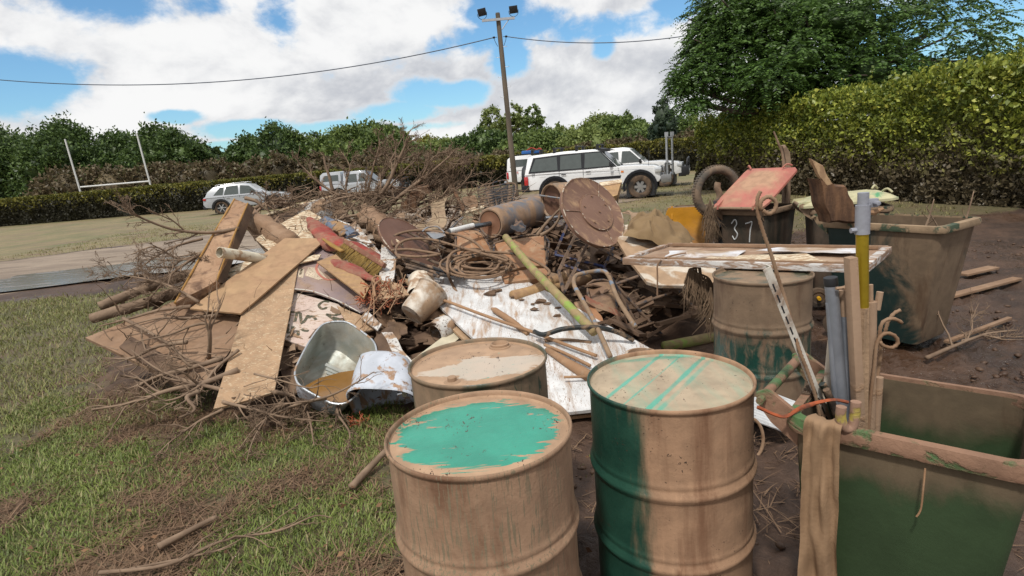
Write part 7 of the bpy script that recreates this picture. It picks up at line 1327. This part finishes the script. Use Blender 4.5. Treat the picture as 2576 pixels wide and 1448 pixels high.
branch('upright pole like branch in front of the tail of the silver ute', BY(zz(504, 450, 2.576), [(2080, 780), (2040, 620), (2000, 500), (1980, 400)], 7.9), .026, 7, 5, 3, .5, up=.1, m=BRANCH); branch('wispy dead branch between the two silver cars', BY(zz(504, 450, 2.576), [(2100, 800), (1950, 700), (1800, 560), (1700, 450)], 8.0), .02, 8, 9, 3, .6, up=.1); branch('bushy dead branch spreading right of the tall tangle', BY(zF, [(560, 1000), (700, 800), (860, 620), (1000, 540), (1060, 500)], 8.0), .024, 9, 12, 3, .6, up=.1, L=.5, m=BRANCH); branch('dead branch arching low toward the slatted chair backs', BY(zF, [(500, 960), (750, 880), (980, 800), (1150, 640), (1180, 560)], 7.9), .022, 10, 10, 3, .6)
branch('forked branch hooked over the end of the steel cylinder', BY(z3, [(1190, 790), (1290, 660), (1400, 540), (1450, 480), (1440, 380)], 6.0), .02, 11, 4, 2, .6, L=.4); branch('second fork hanging by the big round table top', BY(z3, [(1230, 790), (1360, 710), (1440, 590), (1450, 500)], 5.95), .022, 12, 3, 2, .5, L=.35)
for i, (lab, a, b, y, r) in enumerate([('wind twisted branch low behind the table top', (700, 560), (950, 505), 7.6, .022), ('brush branch low behind the dark round table top', (900, 600), (1120, 520), 7.5, .022), ('brush branch heaped above the blanket roll', (830, 520), (1060, 560), 7.9, .02), ('brush branch rising left of the curved seat shell', (1010, 590), (1130, 470), 7.4, .02), ('brush branch rising right of the curved seat shell', (1120, 590), (1190, 470), 7.5, .018), ('brush branch lying toward the slatted chairs', (1060, 540), (1230, 520), 7.8, .018), ('brush branch in front of the low hedge at the centre', (1040, 520), (1140, 430), 8.3, .016), ('brush branch hanging over the silver station wagon bonnet', (760, 545), (660, 480), 8.2, .018), ('brush branch deep inside the twig tangle', (860, 580), (1010, 480), 7.9, .024), ('brush branch tangled above the plank ends', (960, 520), (1180, 505), 8.1, .018), ('brush branch behind the shelf box', (1130, 560), (1290, 500), 8.0, .014), ('brush branch behind the twig tangle', (900, 500), (1090, 455), 8.5, .016)]):
    a_ = Y(*a, y); b_ = Y(*b, y + .3); branch(lab, [a_, a_.lerp(b_, .4) + Vector((0, 0, .06)), a_.lerp(b_, .7) - Vector((0, 0, .02)), b_], r, 100 + i, 14, 3, .75, L=.42, m=BRANCH2 if i % 3 else BRANCH)
# splintered boards among them
board('splintered reddish plank standing in the brush left of the slatted chairs', [zF(940, 650), zF(980, 680), zF(1110, 960), zF(1085, 985)], .03, ROT, name='splintered_plank', dy=.1, cat='plank', rag=.02); chunk('dark root stump in the brush behind the dark round table top', [zF(*p) for p in [(470, 900), (560, 790), (680, 720), (730, 730), (760, 800), (650, 900), (600, 1010), (520, 1010)]], 7.6, .2, ROT, 'root_stump', 'stump', .05)
frond('tuft of thin dead stalks standing behind the curved seat shell', [zF(900, 900), zF(960, 760), zF(1010, 640)], 120, -.5, .35, 8, 8.0)
for i, (lab, pp, y, r) in enumerate([('pale bare branch fanning up at the centre of the skyline', [(905, 560), (950, 470), (985, 400), (1010, 350)], 7.8, .022), ('thin branch bending left over the silver ute', [(890, 540), (870, 470), (880, 420), (862, 385)], 8.0, .016), ('whippy branch reaching right above the low hedge', [(960, 540), (1040, 460), (1085, 400), (1120, 380)], 7.9, .018), ('branch rising through the middle of the twig tangle', [(930, 560), (960, 500), (1005, 440), (1050, 400)], 7.7, .024),
        ('spindly upright branch beside the curved seat', [(1120, 540), (1150, 470), (1165, 420), (1180, 400)], 8.0, .014), ('branch sprawling across the table edging', [(760, 540), (850, 500), (930, 490), (1010, 500)], 7.5, .02), ('branch lying in front of the twig tangle', [(830, 560), (900, 540), (980, 545), (1060, 520)], 7.2, .022), ('dead branch poking over the mattress', [(640, 540), (680, 505), (740, 500), (800, 470)], 7.4, .02)]):
    q_ = [Y(u, v, y + .05 * k) for k, (u, v) in enumerate(pp)]; branch(lab, q_, r, 300 + i, 13, 3, .7, L=.45, up=.06 if pp[-1][1] < 420 else 0, m=BRANCH)
ribbon('muddy red brown strap looping out beside the bent tubular frame', [Y(*z4(x, y), 4.9) for x, y in [(2030, 400), (2150, 470), (2300, 520), (2440, 600), (2500, 690), (2460, 730)]], (0, .06, .05), mat('strap_red_brown', (.26, .11, .07), .8, mud=.5, mscale=6, mudcol=(.30, .19, .12)), 'webbing_strap', 'strap', .005)
board('reddish brown cushion cover under the bent tubular frame', [Z4 for Z4 in [P(*z4(1900, 400), -.3), P(*z4(2120, 420), -.3), P(*z4(2250, 640), -.3), P(*z4(2020, 600), -.3)]], .05, CHAIRM, name='cushion_cover', cat='cushion', warp=.05, wf=5, rag=.02, group=None)
# left side
G3 = 'dead branches at the left side'
branch('long dead branch reaching out over the puddle at left', [Y(600, 575, 6.3), Y(520, 585, 6.1), Y(430, 575, 5.9), Y(350, 545, 5.7), Y(310, 520, 5.6)], .022, 21, 9, 3, .6, group=G3, L=.5); branch('dead branch falling from the mattress down toward the puddle', [Y(570, 600, 6.2), Y(500, 640, 5.9), Y(430, 690, 5.6), Y(370, 760, 5.2)], .022, 22, 9, 3, .6, group=G3); branch('thick log at the left edge just in front of the puddle', [Y(497, 685, 6.0), Y(420, 705, 5.8), Y(330, 738, 5.6), Y(250, 770, 5.4)], .055, 23, 3, 2, .7, group=G3, r1=.8, L=.3); branch('second log under the first at the left edge', [Y(520, 715, 5.8), Y(420, 745, 5.5), Y(320, 775, 5.2), Y(230, 800, 5.1)], .06, 24, 3, 2, .7, group=G3, r1=.8, L=.3)
branch('curved branch arching upright in front of the timber sheet', [Y(525, 900, 4.5), Y(528, 850, 4.4), Y(520, 815, 4.4), Y(480, 820, 4.4), Y(430, 840, 4.4), Y(340, 860, 4.3)], .018, 25, 6, 2, .6, group=G3); branch('long pale branch lying across the left foreground edge', [Y(600, 930, 4.2), Y(520, 960, 4.1), Y(430, 980, 4.0), Y(320, 1015, 3.9), Y(230, 1030, 3.8)], .026, 26, 9, 2, .6, group=G3); branch('branch lying parallel just above the long pale branch', [Y(560, 900, 4.4), Y(480, 925, 4.3), Y(400, 945, 4.2), Y(300, 990, 4.1)], .024, 27, 8, 3, .6, group=G3); branch('tangled twigs on the plank at the left edge', [Y(310, 800, 4.9), Y(400, 850, 4.6), Y(470, 900, 4.4), Y(540, 940, 4.2)], .016, 28, 7, 2, .7, group=G3); branch('mass of fine twigs at the lower left of the timber sheet', [Y(560, 980, 4.0), Y(480, 960, 4.1), Y(400, 930, 4.2), Y(330, 880, 4.3)], .016, 29, 7, 2, .8, group=G3)
branch('branch fanning its twigs over the grass below the sloping tan board', [Z(560, 1030, .18), Z(500, 1060, .12), Z(430, 1110, .05), Z(390, 1150, .02)], .012, 30, 10, 3, .8, group=G3, droop=.3); branch('forked branch spreading on the grass in front of the tub', [Z(690, 985, .25), Z(740, 1000, .15), Z(775, 1040, .08), Z(790, 1120, .02)], .016, 31, 10, 3, .8, group=G3, droop=.35); branch('branch with many twigs under the end of the sloping tan board', [Z(820, 1000, .2), Z(740, 1020, .14), Z(660, 1060, .08), Z(600, 1130, .02)], .014, 32, 11, 3, .8, group=G3, droop=.35)
branch('long bent twig passing in front of the tub with silt', [Y(640, 940, 3.9), Y(700, 955, 3.75), Y(775, 975, 3.65), Y(815, 970, 3.6), Y(840, 1000, 3.6)], .008, 33, 6, 2, .5, group=G3); branch('dead twig slanting up across the front of the upturned tub', [Z(770, 1010, .1), Y(830, 995, 3.5), Y(900, 960, 3.55), Y(940, 935, 3.6)], .010, 34, 4, 2, .5, group=G3, L=.3); branch('crooked root like branch below the timber sheet', [Y(500, 985, 4.0), Y(470, 1000, 3.9), Y(490, 1030, 3.8), Y(450, 1050, 3.75)], .02, 35, 5, 2, .8, group=G3); branch('thin branch trailing off the left edge of the heap', [Y(500, 760, 5.0), Y(430, 720, 5.1), Y(360, 700, 5.2), Y(290, 690, 5.2)], .014, 36, 12, 3, .7, group=G3)
branch('twiggy branch hanging off the side of the mattress', [Y(560, 640, 5.9), Y(500, 660, 5.7), Y(450, 720, 5.5), Y(400, 700, 5.4)], .012, 37, 12, 3, .8, group=G3)
for i, (lab, pp, r) in enumerate([('twiggy branch over the big brown sheet at left', [Y(560, 790, 5.0), Y(480, 800, 4.8), Y(400, 800, 4.7), Y(320, 820, 4.6)], .016), ('dense brush at the far left below the logs', [Y(480, 770, 5.0), Y(400, 780, 5.0), Y(330, 800, 4.9), Y(250, 820, 4.8)], .02), ('fine brush at the left edge above the plank', [Y(470, 860, 4.5), Y(400, 870, 4.5), Y(330, 900, 4.4), Y(260, 900, 4.4)], .018),
        ('brush hanging from the timber sheet edge', [Y(600, 880, 4.4), Y(540, 930, 4.2), Y(500, 990, 4.0), Y(470, 1040, 3.85)], .014), ('brush trailing over the lower timber sheet', [Y(620, 940, 4.2), Y(540, 950, 4.15), Y(450, 1000, 3.9), Y(380, 1010, 3.85)], .016), ('spreading twigs in the grass left of the tub', [Z(720, 1000, .16), Z(680, 1040, .1), Z(640, 1100, .05), Z(620, 1160, .02)], .012), ('spreading twigs in the grass below the tub', [Z(850, 1000, .14), Z(850, 1040, .1), Z(880, 1090, .05), Z(870, 1150, .02)], .012), ('twigs crossing below the sloping tan board', [Z(560, 1010, .2), Z(640, 1030, .15), Z(720, 1050, .1), Z(830, 1060, .05)], .013),
        ('dead branch crossing above the logs at left', [Y(520, 640, 6.0), Y(450, 650, 5.9), Y(390, 620, 5.8), Y(330, 640, 5.7)], .016), ('dead branch drooping beside the puddle', [Y(510, 600, 6.2), Y(440, 620, 6.1), Y(370, 660, 5.9), Y(310, 720, 5.6)], .016)]):
    branch(lab, pp, r, 400 + i, 5 if i < 5 else 9, 2 if i < 5 else 3, .8, group=G3, L=.45, droop=.15)
G4 = 'sticks lying on the lawn'
branch('thick broken stick leaning in the mud beside the drum with the teal patch', [Z(885, 1225, .03), Z(930, 1175, .05), Z(985, 1120, .10)], .022, 41, 1, 1, .6, group=G4, r1=.8, name='broken_stick'); branch('short pale broken stick with a split end on the lawn', [Z(398, 1376, .03), Z(470, 1338, .03), Z(545, 1300, .03)], .018, 42, 0, 1, .5, group=G4, r1=.7, name='broken_stick'); branch('long thin branch lying across the bottom of the lawn', [Z(250, 1440, .03), Z(420, 1420, .04), Z(560, 1360, .04), Z(700, 1335, .04), Z(790, 1298, .04), Z(835, 1302, .02)], .010, 43, 6, 2, .5, group=G4, L=.35); branch('second thin branch crossing near the bottom edge of the lawn', [Z(330, 1430, .02), Z(480, 1400, .03), Z(570, 1375, .03), Z(680, 1310, .03)], .007, 44, 5, 2, .5, group=G4, L=.3); branch('small twig at the bottom of the lawn', [Z(560, 1445, .02), Z(590, 1400, .03), Z(615, 1370, .02)], .005, 45, 2, 1, .5, group=G4)
# fallen leaves on the lawn and rocks under the boards
rg = np.random.default_rng(21); C = []; 
for i in range(260): x = rg.uniform(-3.5, .4); y = rg.uniform(1.7, 4.6); C.append((x, y, .03 + rg.random() * .02))
V_, f_ = leaf_quads(np.array(C), rg.normal(size=(260, 3)) * np.array([1, 1, .25]), rg.uniform(.015, .045, 260), .6, rg); o = mesh_obj_np('leaf_litter', V_, f_, foliage_mat('dead_leaf', (.12, .06, .035), (.30, .17, .09), rough=.7)); props(o, 'brown fallen leaves scattered over the lawn', 'leaves', kind='stuff')
for i, (u, v, r) in enumerate([(520, 800, .07), (548, 806, .055), (498, 815, .06), (570, 812, .05)]): mb = MB(); c = P(u, v, .1); mb.blob(c, (r, r, r * .75), 3, .35, 1.3, i); T('rock', mb, mat('grey_rock', (.20, .19, .15), .85, base2=(.13, .12, .095), bscale=6, mud=.35, mscale=8), 'grey rock under the lower end of the uppermost tan board', 'rock', 'rocks under the tan board')
# scattered grass clumps among the mud at right
# loose clutter over the heap
def clutter():
    rg = np.random.default_rng(77); mb = MB()
    for i in range(260):
        u, v = rg.uniform(560, 1640), rg.uniform(520, 930)
        if v > 700 and u > 1000 and u < 1500: continue
        if u > 1250 and v > 860: continue
        c = P(u, v, rg.uniform(-.02, .12)); a, b = rg.uniform(.02, .10), rg.uniform(.015, .06); R_ = Matrix.Rotation(rg.uniform(0, 6.3), 3, 'Z') @ Matrix.Rotation(rg.normal() * .5, 3, 'X') @ Matrix.Rotation(rg.normal() * .5, 3, 'Y')
        q = [c + R_ @ Vector(p) for p in ((-a, -b * rg.uniform(.4, 1), 0), (a, -b, rg.normal() * .02), (a * rg.uniform(.6, 1), b, 0), (-a, b * rg.uniform(.5, 1), rg.normal() * .02))]; mb.slab(q, .004, 3, 3, warp=.02, wf=12, seed=i, rag=.01)
    o = obj('scraps', mb, mat('scrap_mix', (.34, .24, .16), .8, base2=(.17, .105, .065), bscale=2.5, mud=.3, mscale=4)); props(o, 'small torn scraps of sheet and card strewn over the heap', 'scraps', kind='stuff')
    mb = MB()
    for i in range(850):
        k = .18 + .82 * rg.random(); u, v = (rg.uniform(250, 620), rg.uniform(650, 1050)) if k < .35 else ((rg.uniform(720, 1300), rg.uniform(470, 590)) if k < .75 else (rg.uniform(560, 1600), rg.uniform(520, 900)))
        if k >= .75 and 1000 < u < 1500 and v > 690: continue
        c = P(u, v, rg.uniform(-.25, .3) if k < .75 else .0); d = Vector((rg.normal(), rg.normal() * .7, rg.normal() * .45)).normalized(); l = rg.uniform(.08, .42); pts = [c]
        for j in range(4): d = (d + Vector(rg.normal(size=3)) * .22).normalized(); pts.append(pts[-1] + d * l / 4)
        if min(p.z for p in pts) < .01: continue
        mb.tube(pts, [rg.uniform(.003, .007), .0012], 4, caps=False)
    o = obj('twigs', mb, BRANCH); props(o, 'countless fine dead twigs strewn through the heap', 'twigs', kind='stuff')
clutter()
PLK = 'timber offcuts beside the bins'
for lab, a, b, w in (('long muddy plank lying on the ground right of the bins', (2330, 760), (2560, 700), .09), ('thin lath lying on the mud near the right edge', (2380, 860), (2540, 800), .035), ('short board end in the mud at the right edge', (2420, 690), (2500, 672), .12)):
    p, q = Z(*a, .03), Z(*b, .04); mb = MB(); M = frame_to(p, q); mb.box(M @ Vector((0, 0, (q - p).length / 2)), (w, .025, (q - p).length), M.to_3x3()); T('offcut', mb, BROWNM, lab, 'timber', PLK, bevel=.003)
for i, (lab, a, b, r) in enumerate((('stick poking up from the open half muddy bin', (2300, 640), (2350, 500), .014), ('second stick poking up from the open half muddy bin', (2390, 640), (2330, 520), .011), ('forked stick leaning out at the right of the half muddy bin', (2400, 630), (2450, 480), .013))): branch(lab, [Y(*a, 4.3), Y((a[0] + b[0]) / 2 + 4, (a[1] + b[1]) / 2, 4.3), Y(*b, 4.3)], r, 500 + i, 3, 2, .5, group='sticks in the half muddy bin', L=.3)
branch('dead branch lying on the mud at the right of the half muddy bin', [Z(2330, 900, .05), Z(2400, 870, .08), Z(2480, 840, .05), Z(2560, 830, .04)], .018, 510, 9, 3, .7, group='sticks beside the bins')
for lab, a, b in (('timber prop under the cream topped drawer', Y(1530, 492, 7.75), Y(1500, 560, 7.2)), ('second timber prop under the cream topped drawer', Y(1545, 490, 7.8), Y(1540, 560, 7.6))):
    b.z = .05; mb = MB(); M = frame_to(a, b); mb.box(M @ Vector((0, 0, (b - a).length / 2)), (.09, .05, (b - a).length), M.to_3x3()); T('timber_prop', mb, DARKW, lab, 'timber')
